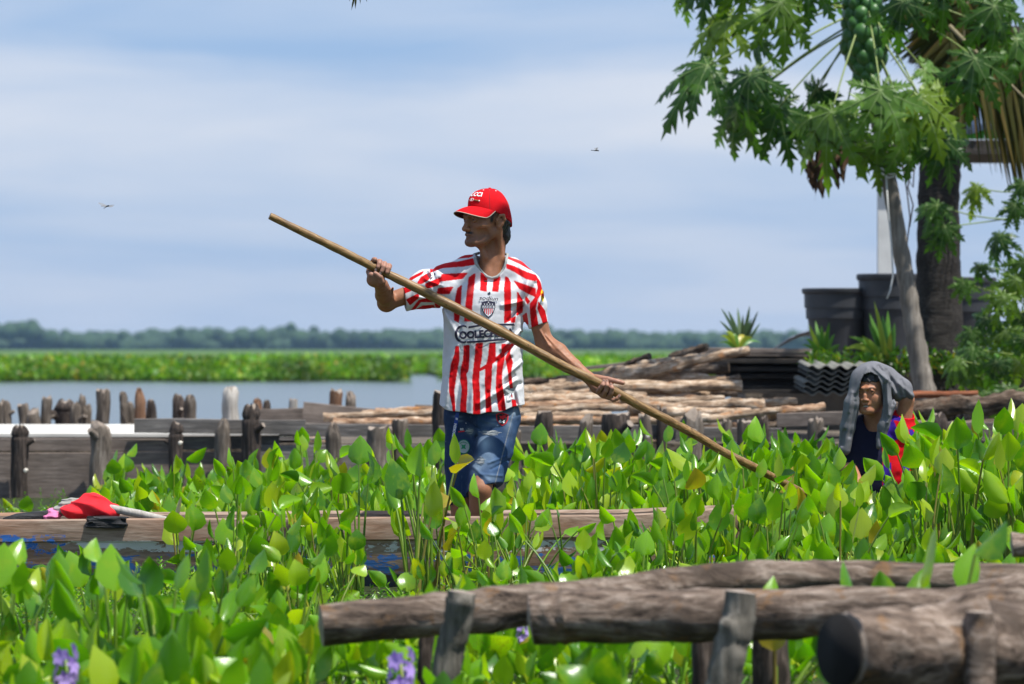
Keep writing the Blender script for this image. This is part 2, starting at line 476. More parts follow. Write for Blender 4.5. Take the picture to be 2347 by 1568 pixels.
for j in range(len(ys) - 1):
    for i in range(nx - 1): F.append([j*nx+i, j*nx+i+1, (j+1)*nx+i+1, (j+1)*nx+i])
tag(link('meadow_base', mesh_from('meadow_base', V, F, t.m)), 'dense lower green of the distant floating meadow', 'floating plants', kind='stuff')

# far forest
t = NT('far_forest'); v = t.coord('Object'); nn = t.noise(v, 0.22, 4, 0.6)
t.bsdf(t.ramp(nn, [(0.3, (0.010, 0.030, 0.012)), (0.7, (0.035, 0.075, 0.025))]), 0.9, t.bump(nn, 0.6, 1.0))
bm = bmesh.new(); bmesh.ops.create_icosphere(bm, subdivisions=2, radius=1); ico = np.array([v.co[:] for v in bm.verts]); icof = np.array([[v.index for v in f.verts] for f in bm.faces]); bm.free()
Vs = []; Fs = []; k = 0; rr = np.random.default_rng(5)
def crown(x, y, z, rx, rz):
    global k
    w = ico.copy(); lump = 1 + 0.22 * vnoise(w, 2.6, int(abs(x) * 3) % 97) + 0.14 * vnoise(w, 6.0, int(y) % 89)
    w = w * lump[:, None] * np.array((rx, rx, rz)) + np.array((x, y, z))
    Vs.append(w); Fs.append(icof + k); k += len(w)
for row in range(4):
    y0 = 1780 + row * 60; x = -420.0
    while x < 420:
        px = 1173 + x * FPX / y0
        hh = 7.4 + 1.0 * math.sin(x * 0.05 + row) + 0.8 * rr.normal()
        if px < 110: hh += 3.2 * min(1, (110 - px) / 40)
        if px > 1250: hh -= 0.5
        w_ = 3.2 + 1.6 * rr.random()
        crown(x, y0 + 20 * rr.random(), max(1.5, hh - w_ * 0.8), w_, w_ * 0.9)
        crown(x + 2, y0 + 14, 1.8, w_ * 1.2, 3.2)
        if rr.random() < 0.07: crown(x + rr.normal() * 2, y0, hh + 0.6, 2.2, 1.8)
        x += 3.0 + 2.5 * rr.random()
me = mesh_from('far_forest', np.concatenate(Vs), np.concatenate(Fs), t.m)
tag(link('far_forest', me), 'low blue green forest along the far shore', 'forest', kind='stuff')

# haze
hz = MB(); hz.box((0, 1150, 7.5), (1500, 2400, 17.0))
t = NT('haze'); pv = t.node('ShaderNodeVolumePrincipled')
pv.inputs['Color'].default_value = (0.45, 0.70, 1.0, 1); pv.inputs['Density'].default_value = 0.00011; pv.inputs['Anisotropy'].default_value = 0.2
t.l.new(pv.outputs['Volume'], t.out.inputs['Volume'])
tag(link('haze', hz.mesh('haze', t.m, False)), 'thin blue haze over the lake', 'haze', kind='stuff')
# ------------------------------------------------------------ timber: materials
def barkmat(name, dark, mid, light, scale, orange, st, bd):
    t = NT(name); oi = t.node('ShaderNodeObjectInfo'); v = t.coord('Object', (st, 1, 1)); v0 = t.coord('Object')
    cmb = t.node('ShaderNodeCombineXYZ'); t.l.new(t.math('MULTIPLY', oi.outputs['Random'], 41.0), cmb.inputs[0])
    def off(vv):
        a = t.node('ShaderNodeVectorMath', operation='ADD'); t.l.new(vv, a.inputs[0]); t.l.new(cmb.outputs[0], a.inputs[1]); return a.outputs[0]
    v, v0 = off(v), off(v0)
    g = t.noise(v, scale, 8, .72, .5); g2 = t.noise(t.coord('Object', (st * .25, 1, 1)), scale * 3, 5, .6)
    c = t.ramp(t.math('ADD', t.math('MULTIPLY', g, .7), t.math('MULTIPLY', g2, .3)), [(.38, dark), (.5, mid), (.62, light)])
    b = t.noise(v0, scale * .22, 4, .6)
    c = t.mix(t.ramp(b, [(.5, (0, 0, 0)), (.66, (.8,) * 3)]), c, tuple(x * .35 for x in mid))
    o = t.noise(v0, scale * .55, 4, .6, .4)
    c = t.mix(t.ramp(o, [(.58, (0, 0, 0)), (.66, (.75,) * 3)]), c, orange)
    c = t.mix(1.0, c, t.ramp(oi.outputs['Random'], [(0, (.8,) * 3), (1, (1.12,) * 3)]), 'MULTIPLY')
    t.bsdf(c, .9, t.bump(t.math('ADD', g, t.math('MULTIPLY', g2, .5)), 1.0, bd), .2); return t.m
M_PLANK = wood('weathered_plank', (0.085, 0.075, 0.068), (0.20, 0.18, 0.165), (0.36, 0.33, 0.30), 'x', 7)
M_PLANKB = wood('brown_plank', (0.08, 0.062, 0.05), (0.20, 0.16, 0.135), (0.33, 0.27, 0.23), 'x', 7)
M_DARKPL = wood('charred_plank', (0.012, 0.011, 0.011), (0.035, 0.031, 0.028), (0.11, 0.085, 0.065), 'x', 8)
M_POST = wood('post_wood', (0.045, 0.036, 0.03), (0.15, 0.12, 0.095), (0.40, 0.345, 0.29), 'z', 8, bump=0.9, bd=0.01)
M_POSTD = wood('dark_post_wood', (0.014, 0.012, 0.011), (0.06, 0.045, 0.037), (0.22, 0.17, 0.14), 'z', 8, bump=0.9, bd=0.01)
M_POSTR = wood('reddish_post_wood', (0.09, 0.045, 0.025), (0.22, 0.115, 0.065), (0.36, 0.24, 0.16), 'z', 8, bump=0.9, bd=0.01)
M_POSTP = wood('pale_post_wood', (0.20, 0.18, 0.15), (0.42, 0.39, 0.35), (0.66, 0.62, 0.58), 'z', 6, bump=0.7)
M_BARK = barkmat('pale_bark', (0.06, 0.035, 0.022), (0.42, 0.29, 0.19), (0.74, 0.62, 0.49), 30, (0.40, 0.19, 0.08), .3, .014)
M_BARKO = barkmat('flaking_bark', (0.09, 0.045, 0.025), (0.38, 0.23, 0.14), (0.64, 0.48, 0.35), 30, (0.46, 0.20, 0.06), .3, .014)
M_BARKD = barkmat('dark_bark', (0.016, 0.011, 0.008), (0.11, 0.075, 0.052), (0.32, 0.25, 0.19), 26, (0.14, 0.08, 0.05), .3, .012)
M_CUT = simple('cut_wood', (0.46, 0.27, 0.13), 0.8, 0.3, 30, 0.3)
M_CUTG = simple('grey_cut_wood', (0.26, 0.21, 0.17), 0.85, 0.35, 40, 0.3)
M_OLDLOG = barkmat('foreground_log', (0.030, 0.021, 0.016), (0.19, 0.138, 0.105), (0.44, 0.355, 0.29), 20, (0.22, 0.12, 0.055), .35, .014)
M_SHELL = simple('snail_shell', (0.72, 0.66, 0.55), 0.4, 0.1, 30, 0.1)
M_MUD = simple('packed_earth', (0.12, 0.095, 0.07), 0.95, 0.4, 6, 0.6, bd=0.03)
M_WHITE = simple('white_board', (0.60, 0.57, 0.51), 0.7, 0.22, 3.5, 0.1)

def rod_mesh(name, pts, rads, mat, cut=None, n=12, rough=0.14, seed=0, sub=6, along='x', knots=True, bendf=.5):
    """a branch or log: the axis bends, the surface is uneven; local x (or z) runs along it"""
    pts = [Vector(p) for p in pts]; P2 = []; R2 = []
    for i in range(len(pts) - 1):
        for k in range(sub):
            t = k / sub; P2.append(pts[i].lerp(pts[i+1], t)); R2.append(rads[i] + (rads[i+1] - rads[i]) * t)
    P2.append(pts[-1]); R2.append(rads[-1])
    m = MB(); V = []; ref = None; k = len(P2)
    rl = random.Random(seed); kn = [(rl.random() * k, rl.random() * 6.28, 0.25 + 0.3 * rl.random()) for _ in range(3)] if knots else []
    for i, p in enumerate(P2):
        tdir = (P2[min(i+1, k-1)] - P2[max(i-1, 0)]).normalized()
        if ref is None: ref = tdir.orthogonal().normalized()
        ref = (ref - tdir * ref.dot(tdir)).normalized(); b = tdir.cross(ref)
        bend = Vector((0, mnoise.noise(Vector((i * 0.22, seed * 3.1, 0))), mnoise.noise(Vector((i * 0.22, seed * 3.1, 9))))) * R2[i] * bendf
        for j in range(n):
            a = 2 * math.pi * j / n
            r = R2[i] * (1 + rough * mnoise.noise(Vector((math.cos(a) * 1.6 + seed, math.sin(a) * 1.6, i * 0.55))) + rough * 0.8 * mnoise.noise(Vector((math.cos(a) * 4 + seed, math.sin(a) * 4, i * 1.3))))
            for (ki, ka, ks) in kn:
                dd = ((i - ki) / 1.2) ** 2 + (math.atan2(math.sin(a - ka), math.cos(a - ka)) / 0.6) ** 2
                r += R2[i] * ks * math.exp(-dd)
            V.append(p + bend + (ref * math.cos(a) + b * math.sin(a)) * r)
    F = [[i*n+j, i*n+(j+1) % n, (i+1)*n+(j+1) % n, (i+1)*n+j] for i in range(k-1) for j in range(n)]
    m.add(V, F, 0)
    c0 = sum((V[j] for j in range(n)), Vector()) / n; c1 = sum((V[(k-1)*n+j] for j in range(n)), Vector()) / n
    t0 = (P2[1] - P2[0]).normalized(); t1 = (P2[-1] - P2[-2]).normalized()
    b0 = len(m.V); m.V += [tuple(c0 - t0 * rads[0] * 0.15), tuple(c1 + t1 * rads[-1] * 0.15)]
    for j in range(n):
        m.F.append([j, b0, (j+1) % n]); m.M.append(1)
        m.F.append([(k-1)*n+j, (k-1)*n+(j+1) % n, b0 + 1]); m.M.append(1)
    me = m.mesh(name, [mat, cut or mat])
    return sharp(me, 70)

def log_thing(x0, y0, x1, y1, Y0, Y1, w, mat, cut, label, seed, group=None, name='log', sag=0.0, w1=None, cat='log', n=14):
    a = P(x0, y0, Y0); b = P(x1, y1, Y1); c = (a + b) / 2
    d = b - a; L = d.length; q = d.to_track_quat('X', 'Z')
    k = max(3, int(L / 0.25)); r0 = w / 2 / SC(Y0); r1 = (w1 or w) / 2 / SC(Y1)
    pts = [Vector((-L/2 + L * i / k, 0, sag * (1 - (2 * i / k - 1) ** 2))) for i in range(k + 1)]
    rads = [r0 + (r1 - r0) * i / k for i in range(k + 1)]
    o = link(name, rod_mesh(name, pts, rads, mat, cut, n, 0.26, seed, 7), None, c)
    o.rotation_mode = 'QUATERNION'; o.rotation_quaternion = q; o.rotation_mode = 'XYZ'
    return tag(o, label, cat, group)

def post_thing(px, top, w, Y, base_z, label, seed, mat=None, style='point', lean=0.0, w2=None, group='posts of the timber wall', name='wooden_post', snail=None):
    """driven post: bark or bare wood, with an axe-cut, flat, split or knobbed head"""
    mat = mat or M_POST
    s = SC(Y); X = (px - 1173) / s; zt = CAM_H + (800 - top) / s; H = zt - base_z
    r = w / 2 / s; rb = (w2 or w * 1.05) / 2 / s
    zs = [-0.12, 0, H*.1, H*.2, H*.3, H*.4, H*.5, H*.6, H*.68, H*.76, H*.82, H*.86]; m = MB(); n = 18
    rl = random.Random(seed); V = []
    tops = {'flat': [(H*.97, 1.0), (H, .93)], 'point': [(H*.93, .78), (H*.985, .42), (H, .25)], 'round': [(H*.93, .97), (H*.98, .75), (H, .4)],
            'slant': [(H*.93, .95), (H*.985, .55), (H, .3)], 'knob': [(H*.87, .88), (H*.92, 1.04), (H*.975, .84), (H, .45)]}[style]
    prof = [(z, rb + (r - rb) * max(0, z) / H) for z in zs] + [(z, r * f) for z, f in tops]
    sx = rl.uniform(-.4, .4)
    for i, (z, rad) in enumerate(prof):
        shift = 0
        if style in ('slant', 'point') and z > H * .88: shift = (r - rad) * (1 if rl.random() < 2 and sx > 0 else -1) * (0.75 if style == 'slant' else 0.2)
        for j in range(n):
            a = 2 * math.pi * j / n
            rr_ = rad * (1 + 0.24 * mnoise.noise(Vector((math.cos(a) * 1.5 + seed, math.sin(a) * 1.5, z * 6))) + 0.16 * mnoise.noise(Vector((math.cos(a) * 7 + seed, math.sin(a) * 7, z * 2))) + 0.12 * mnoise.noise(Vector((math.cos(a) * 5 + seed, math.sin(a) * 5, z * 9))))
            zz = z + (0.05 * mnoise.noise(Vector((math.cos(a) * 2.2, math.sin(a) * 2.2 + seed, 3))) if i >= len(prof) - 3 and z > H * .9 else 0)
            bx = lean * z + 0.012 * mnoise.noise(Vector((z * 4, seed, 1)))
            V.append((math.cos(a) * rr_ + shift + bx, math.sin(a) * rr_ * 0.9, zz))
    k = len(prof)
    F = [[i*n+j, i*n+(j+1) % n, (i+1)*n+(j+1) % n, (i+1)*n+j] for i in range(k-1) for j in range(n)]
    m.add(V, F, 0)
    c = np.mean(np.array(V[-n:]), 0); m.V.append(tuple(c + (0, 0, .004)));
    for j in range(n): m.F.append([(k-1)*n+j, (k-1)*n+(j+1) % n, len(m.V)-1]); m.M.append(1)
    for f in range(len(m.F)):
        if f // n >= k - 3 and f < (k-1)*n and style in ('slant',): m.M[f] = 1
    if style in ('knob',) or rl.random() < .35:    # stub of a cut side branch
        a = rl.uniform(2.5, 6.9); z = H * rl.uniform(.55, .85)
        p0 = Vector((math.cos(a) * r * .6 + lean * z, math.sin(a) * r * .6, z)); d = Vector((math.cos(a), math.sin(a) * .6, .5)).normalized()
        m.tube([p0, p0 + d * r * .9, p0 + d * r * 1.3], [r * .5, r * .38, r * .3], 7, 0, capm=1)
    o = link(name, sharp(m.mesh(name, [mat, M_CUTG]), 55), None, (X, Y, base_z))
    tag(o, label, 'post', group)
    return o

# ------------------------------------------------------------ filled yard behind the timber wall
m = MB(); m.box((-1.0, 30.9, -0.1), (14.0, 4.9, 0.86), m=0); m.box((4.9, 36.6, -0.1), (13.5, 6.5, 0.865), m=0)
me = m.mesh('earth_fill', M_MUD, False); tag(link('yard_ground', me), kind='structure')
m = MB(); m.box((3.55, 34.3, 0.22), (3.7, 2.2, 1.08)); tag(link('planting_bed', m.mesh('planting_bed', M_MUD, False)), 'raised bed of dark earth under the black tubs', 'planting bed', kind='structure')

# ------------------------------------------------------------ the board wall (each board a part)
def board(parent, x0, x1, y0, y1, Y, th, mat, name='plank', tilt=0.0, Y1=None):
    """board seen between pixel columns x0..x1 and rows y0..y1 (top, bottom) at distance Y"""
    s = SC(Y); a = P(x0, (y0 + y1) / 2, Y); b = P(x1, (y0 + y1) / 2 + tilt, Y1 or Y); L = (b - a).length; h = (y1 - y0) / s
    n = max(4, int(L / .25)); V = []; F = []
    sd = x0 * .13 + y0
    for i in range(n + 1):
        x = -L / 2 + L * i / n
        up = h / 2 + .006 * mnoise.noise(Vector((x * 2.3, sd, 0))); dn = -h / 2 + .006 * mnoise.noise(Vector((x * 2.3, sd, 5)))
        yo = .006 * mnoise.noise(Vector((x * 1.1, sd, 8)))
        for (yy, zz) in ((-th/2, dn), (-th/2, up - .003), (-th/2 + .004, up), (th/2, up), (th/2, dn)): V.append((x, yy + yo, zz))
    for i in range(n):
        for j in range(5): F.append([i*5+j, (i+1)*5+j, (i+1)*5+(j+1) % 5, i*5+(j+1) % 5])
    F.append([4, 3, 2, 1, 0]); F.append([n*5+j for j in range(5)])
    me = mesh_from(name, V, F, mat, False)
    bm = bmesh.new(); bm.from_mesh(me); bmesh.ops.recalc_face_normals(bm, faces=bm.faces); bm.to_mesh(me); bm.free()
    o = link(name, me, parent); d = b - a
    o.location = (a + b) / 2 - (Vector(parent.location) if parent else Vector((0, 0, 0)))
    o.rotation_euler = (0, -math.atan2(d.z, math.hypot(d.x, d.y)), math.atan2(d.y, d.x))
    return o
wall = empty('board_wall', P(600, 1140, 28.2), 'long low wall of grey horizontal boards at the edge of the filled yard', 'wall')
board(wall, -90, 232, 1038, 1150, 28.25, .03, M_PLANKB); board(wall, 228, 582, 1036, 1150, 28.24, .03, M_PLANKB)
board(wall, 578, 1010, 1020, 1150, 28.22, .03, M_PLANK)
board(wall, -90, 404, 1004, 1032, 28.28, .05, M_PLANKB, tilt=2); board(wall, 396, 640, 999, 1030, 28.27, .05, M_PLANK, tilt=-2)
board(wall, 308, 700, 959, 992, 28.2, .045, M_PLANK, tilt=4); board(wall, 640, 1012, 971, 1000, 28.26, .04, M_PLANK, tilt=2)
board(wall, 1006, 1260, 976, 1012, 27.24, .035, M_PLANK); board(wall, 1250, 1560, 974, 1008, 27.25, .035, M_PLANK); board(wall, 1548, 1790, 980, 1012, 27.23, .035, M_PLANK)
board(wall, 1010, 1345, 1040, 1120, 27.27, .03, M_PLANK); board(wall, 1340, 1700, 1035, 1120, 27.29, .03, M_PLANK); board(wall, 1690, 2030, 1020, 1110, 27.28, .03, M_PLANKB)
board(wall, 1780, 2050, 948, 978, 27.6, .04, M_PLANKB, tilt=-8); board(wall, 1990, 2420, 965, 1000, 27.4, .05, M_PLANKB, tilt=4); board(wall, 2080, 2450, 1010, 1060, 27.45, .04, M_PLANKB)
bwl = empty('brown_boards', P(700, 965, 32.5), 'brown boards of the wall on the far side of the yard', 'wall')
board(bwl, 560, 700, 938, 972, 32.4, .03, M_PLANKB, tilt=-3); board(bwl, 694, 872, 922, 968, 32.3, .03, M_PLANKB, tilt=16); board(bwl, 1000, 1300, 925, 975, 32.4, .03, M_PLANKB)
board(bwl, -80, 562, 990, 1010, 32.6, .03, M_PLANKB)
# white sheet lying on the yard
m = MB(); c = P(-100, 990, 30); m.box((-3.05, 30.4, .378), (3.5, 3.6, .020)); 
tag(link('white_board', m.mesh('white_board', M_WHITE, False)), 'white board lying flat on the wall top at the far left', 'board')
m = MB(); c = P(640, 1006, 28.7); m.box(c, (.62, .25, .012)); tag(link('grey_board', m.mesh('grey_board', M_PLANK, False)), 'thin grey board lying flat between two posts under the long plank', 'board')

# posts, front row, left to right
FR = [
 (45, 978, 38, 28.12, 'bark covered post with split knobbed head, first of the near row from the left', M_POSTD, 'knob', 0.0),
 (228, 968, 44, 28.10, 'tall grey post tapering to a blunt point before the white board', M_POST, 'slant', 0.0),
 (402, 970, 30, 28.12, 'thin knobbly brown post with a small white snail near its top', M_POSTD, 'knob', 0.015),
 (511, 963, 34, 28.12, 'grey post with a pale chipped tip at the middle of the long plank', M_POST, 'point', 0.0),
 (579, 931, 42, 28.08, 'thick dark bark covered post with a mushroom shaped head', M_POSTD, 'knob', -0.02),
 (765, 974, 36, 28.1, 'grey brown pointed post below the left end of the bark logs', M_POST, 'point', 0.0),
 (868, 982, 58, 28.05, 'wide squat grey post with a flat sawn top left of the standing man', M_POST, 'flat', 0.0),
 (916, 963, 34, 28.12, 'narrow grey post just right of the squat flat topped one', M_POST, 'flat', 0.0),
 (1012, 898, 42, 27.95, 'tall dark post directly behind the left hip of the man', M_POSTD, 'flat', 0.0),
 (1174, 985, 36, 27.1, 'grey post directly right of the man and his denim shorts', M_POST, 'flat', 0.0),
 (1247, 945, 40, 27.08, 'dark weathered post under the log pile right of the man', M_POSTD, 'flat', 0.0),
 (1342, 954, 32, 27.1, 'slender brown grey post with a rounded head under the log pile', M_POST, 'slant', 0.0),
 (1410, 949, 64, 27.02, 'very broad charred and grey post under the pole hand', M_POSTD, 'flat', 0.0),
 (1482, 952, 30, 27.1, 'narrow post carrying a small white snail beside the broad charred post', M_POST, 'flat', -0.02),
 (1516, 939, 24, 27.2, 'thin black post between the snail post and the pole', M_POSTD, 'flat', 0.0),
 (1585, 945, 50, 27.05, 'wide grey post with a slanting head crossed by the pole', M_POST, 'slant', 0.0),
 (1666, 965, 24, 27.12, 'thin pale grey post right of the pole end', M_POST, 'flat', 0.0),
 (1708, 966, 42, 27.1, 'square topped grey post next to the thin pale one', M_POST, 'flat', 0.0),
 (1748, 958, 28, 27.15, 'round headed dark grey post at the right end of the log pile', M_POSTD, 'round', 0.0),
 (1868, 962, 38, 27.1, 'short post with grey and orange split faces left of the boy', M_POST, 'flat', 0.0),
 (2150, 950, 46, 27.2, 'dark grey rounded post in the shade right of the papaya trunk', M_POSTD, 'round', 0.0),
]
for i, (px, top, w, Y, lab, mt, st, ln) in enumerate(FR): post_thing(px, top, w, Y, -0.05, lab, i * 3 + 1, mt, st, ln)
BR = [
 (2, 925, 14, 'narrow far row post cut by the left edge of the view', M_POST, 'flat'), (17, 921, 24, 'brown round headed far row post second from the left edge', M_POST, 'round'),
 (51, 928, 24, 'short flat topped brown post of the far row above the near knobbed post', M_POST, 'flat'), (81, 938, 32, 'low broad stump of the far row leaning on a taller post', M_POST, 'slant'),
 (105, 913, 24, 'taller post of the far row rising beside the low broad stump', M_POST, 'flat'), (152, 922, 48, 'burly gnarled stump of the far row with a ragged crown', M_POSTD, 'knob'),
 (178, 926, 26, 'brown stump pressed against the burly gnarled one', M_POST, 'round'), (190, 911, 18, 'thin forked post of the far row with a hooked tip', M_POST, 'knob'),
 (206, 931, 22, 'leaning short stump right of the forked far row post', M_POST, 'round'), (237, 895, 32, 'tallest thick grey brown post of the far row with ragged top', M_POST, 'flat'),
 (289, 900, 18, 'slim post with bent tip beside the orange pointed one', M_POST, 'knob'), (304, 924, 20, 'short post squeezed behind the orange pointed one', M_POST, 'round'),
 (321, 892, 24, 'orange brown sharply pointed post of the far row', M_POSTR, 'point'), (342, 917, 22, 'dark round stump right of the orange pointed post', M_POSTD, 'round'),
 (357, 944, 14, 'lowest little stump of the far row right of the orange post', M_POST, 'round'), (412, 908, 26, 'brown round topped post of a touching pair in the far row', M_POSTD, 'round'),
 (434, 907, 26, 'grey round topped post of a touching pair in the far row', M_POST, 'round'), (521, 890, 38, 'pale bleached post with rounded top and a side stub', M_POSTP, 'round'),
 (589, 914, 22, 'pinkish stub behind the mushroom headed post', M_POSTR, 'round'), (612, 921, 18, 'small dark stub showing over the brown boards', M_POSTD, 'round'),
 (666, 917, 20, 'small pale pink stub standing over the brown boards', M_POSTP, 'flat'), (775, 897, 28, 'brown bark stump left one of two over the bark logs', M_POSTR, 'flat'),
 (799, 902, 26, 'grey slanting stump right one of two over the bark logs', M_POST, 'slant'),
]
for i, (px, top, w, lab, mt, st) in enumerate(BR): post_thing(px, top, w, 32.75 + .1 * (i % 3), 0.0, lab, 100 + i * 5, mt, st, random.uniform(-.04, .04), group='posts of the far row')
# twig
m = MB(); m.tube([P(275, 938, 32.6), P(283, 958, 32.6), P(290, 985, 32.6)], [.004, .007, .01], 6)
tag(link('twig', m.mesh('twig', M_POSTD)), 'thin twig leaning beside the slim bent post of the far row', 'twig')
for (px, py, Y, lab) in ((59, 1079, 27.95, 'small cream snail on the first knobbed post'), (413, 1016, 28.0, 'small white snail on the thin knobbly post'),
                     (1484, 1001, 27.0, 'round white snail on a narrow post near the pole'), (835, 2000, 20, '')):
    if not lab: continue
    c = P(px, py, Y); m = MB(); V = []; pts = []; rd = []
    for k in range(22):
        a = k * .55; f = 1 - k / 24; pts.append(Vector((math.cos(a) * .008 * f, -0.010 * (1 - f), math.sin(a) * .008 * f))); rd.append(.0095 * f)
    m.tube(pts, rd, 8); o = link('snail', m.mesh('snail', M_SHELL), None, c); tag(o, lab, 'snail', 'snails on the posts')

# ------------------------------------------------------------ log pile (D pixel ends, distance, width)
G = 'logs of the pile behind the wall'
LG = [
 (1407, 868, 1716, 800, 29.2, 29.3, 25, M_BARK, M_CUT, 'long pale rough log slanting up to the right on top of the pile'),
 (1352, 889, 1700, 885, 28.9, 28.9, 31, M_BARK, M_CUTG, 'thick pale log level with the lower hand and right of it'),
 (1195, 922, 1480, 908, 28.7, 28.8, 30, M_BARK, M_CUT, 'pale ridged log directly beneath the lower hand'),
 (1440, 938, 1752, 927, 28.5, 28.5, 30, M_BARK, M_CUTG, 'thick pale log lying right of the pole in the lower pile'),
 (1700, 926, 1826, 920, 28.9, 28.9, 20, M_BARK, M_CUTG, 'short pale log poking out behind the thick lower log'),
 (1560, 968, 1790, 940, 28.2, 28.3, 20, M_BARK, M_CUT, 'thin log with an orange cut face low on the pile'),
 (1760, 950, 1888, 933, 28.4, 28.5, 24, M_BARKO, M_CUT, 'rightmost log of the pile with flaking orange bark'),
 (1190, 899, 1368, 880, 29.2, 29.2, 24, M_BARK, M_CUTG, 'grey log just right of the shirt at mid pile'),
 (1200, 876, 1340, 868, 29.6, 29.6, 16, M_BARKD, M_CUTG, 'dark thin log at the back of the pile near the forearm'),
 (1440, 856, 1670, 846, 29.6, 29.5, 28, M_BARKD, M_CUT, 'dark log with a split orange end under the slanting top log'),
 (1415, 850, 1488, 817, 30.2, 30.0, 21, M_BARKD, M_DARKPL, 'shorter charred black branch end sticking up behind the pile'),
 (1540, 822, 1618, 795, 30.4, 30.2, 21, M_BARKD, M_DARKPL, 'longer charred black branch end sticking up near the pile top'),
 (1190, 944, 1460, 933, 28.5, 28.6, 20, M_BARK, M_CUTG, 'slim pale log near the bottom of the pile beside the shorts'),
 (1180, 965, 1470, 963, 28.1, 28.2, 20, M_BARKO, M_CUT, 'orange brown log lying just above the grey boards'),
 (1470, 955, 1640, 950, 28.3, 28.4, 22, M_BARKO, M_CUT, 'brown log behind the posts crossed by the pole'),
 (1560, 915, 1628, 899, 28.9, 29.0, 18, M_BARK, M_CUT, 'short stub of a pale branch on the middle of the pile'),
 (1425, 1016, 1510, 1010, 27.6, 27.7, 16, M_BARK, M_CUT, 'pale branch seen through the gap under the broad post'),
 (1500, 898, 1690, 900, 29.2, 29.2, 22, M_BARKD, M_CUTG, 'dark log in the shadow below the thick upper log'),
 (741, 956, 1030, 941, 29.6, 29.6, 17, M_BARK, M_CUTG, 'pale bark log left of the man with a bleached end'),
 (764, 969, 1040, 968, 29.0, 29.0, 20, M_BARKO, M_CUT, 'flaking orange bark log left of the man along the plank'),
 (830, 950, 1040, 948, 29.9, 29.9, 18, M_BARKO, M_CUTG, 'rusty rough log at the back left of the man'),
 (1185, 985, 1500, 984, 28.4, 28.4, 24, M_BARKO, M_CUT, 'brown log half hidden behind the top board right of the man'),
 (1240, 908, 1420, 901, 29.3, 29.3, 24, M_BARK, M_CUTG, 'grey brown log behind the lower wrist'),
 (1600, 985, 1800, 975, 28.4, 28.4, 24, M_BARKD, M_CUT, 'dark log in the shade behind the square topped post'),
 (1260, 884, 1450, 862, 29.4, 29.4, 22, M_BARK, M_CUT, 'tan log climbing to the right under the forearm'),
 (1300, 872, 1520, 836, 29.5, 29.5, 20, M_BARK, M_CUTG, 'thin tan pole sloping up behind the wrist'),
 (1380, 860, 1600, 828, 29.6, 29.7, 20, M_BARKD, M_CUT, 'thin brown pole just below the slanting top log'),
 (1460, 842, 1650, 812, 29.7, 29.8, 20, M_BARK, M_CUT, 'thin tan pole right behind the slanting top log'),
 (1480, 870, 1662, 868, 29.3, 29.3, 22, M_BARK, M_CUTG, 'tan log between the split orange end and the thick one'),
 (1190, 912, 1400, 896, 29.0, 29.0, 20, M_BARK, M_CUT, 'tan pole beside the shirt hem at mid pile'),
 (1390, 915, 1600, 910, 28.9, 28.9, 22, M_BARKO, M_CUT, 'warm brown log below the thick upper log'),
 (1195, 932, 1420, 920, 28.6, 28.6, 18, M_BARKO, M_CUTG, 'warm brown pole low beside the shirt'),
 (1450, 922, 1660, 916, 28.7, 28.7, 20, M_BARK, M_CUT, 'tan pole tucked above the thick lower log'),
 (1520, 945, 1720, 944, 28.3, 28.3, 20, M_BARK, M_CUTG, 'slim tan pole under the thick lower log'),
 (1200, 955, 1400, 950, 28.3, 28.3, 18, M_BARK, M_CUT, 'slim tan pole just over the orange brown log'),
 (1390, 968, 1600, 962, 28.15, 28.2, 18, M_BARK, M_CUTG, 'slim tan pole behind the slender and broad posts'),
 (1600, 884, 1695, 864, 29.4, 29.4, 20, M_BARKD, M_CUT, 'dark stub leaning on the end of the thick upper log'),
 (760, 975, 1030, 962, 29.3, 29.3, 16, M_BARK, M_CUT, 'thin tan pole between the two logs left of the man'),
 (860, 943, 1040, 936, 30.2, 30.2, 14, M_BARKO, M_CUT, 'highest thin rusty pole left of the man'),
 (620, 1008, 770, 1012, 29.0, 29.0, 14, M_BARKO, M_CUT, 'scrap of orange bark lying behind the second plank'),
]
for i, (x0, y0, x1, y1, Ya, Yb, w, mt, ct, lab) in enumerate(LG):
    log_thing(x0, y0, x1, y1, Ya, Yb, w * 1.12, mt, ct, lab, 11 + i * 7, G, w1=w * random.uniform(.75, .95))
log_thing(2080, 905, 2240, 903, 28.6, 28.6, 17, wood('red_timber', (.10, .03, .015), (.24, .08, .035), (.33, .15, .08), 'x'), M_CUT, 'red brown round timber in the shade behind the papaya trunk', 5)
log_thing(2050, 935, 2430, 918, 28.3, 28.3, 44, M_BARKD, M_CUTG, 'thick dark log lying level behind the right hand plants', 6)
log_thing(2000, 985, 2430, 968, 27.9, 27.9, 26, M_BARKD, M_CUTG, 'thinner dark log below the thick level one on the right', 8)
# long planks on the pile
o = board(None, 1290, 1575, 846, 854, 30.5, .05, M_PLANKB, 'loose_plank', tilt=-33); tag(o, 'long thin brown plank rising behind the pile past two charred ends', 'plank')
o = board(None, 1276, 1420, 862, 871, 30.0, .06, M_DARKPL, 'loose_plank', tilt=-12); tag(o, 'dark plank end low behind the forearm', 'plank')
o = board(None, 951, 1000, 926, 934, 30.6, .05, M_PLANK, 'loose_plank', tilt=3); tag(o, 'short grey board end standing out left of the man', 'plank')
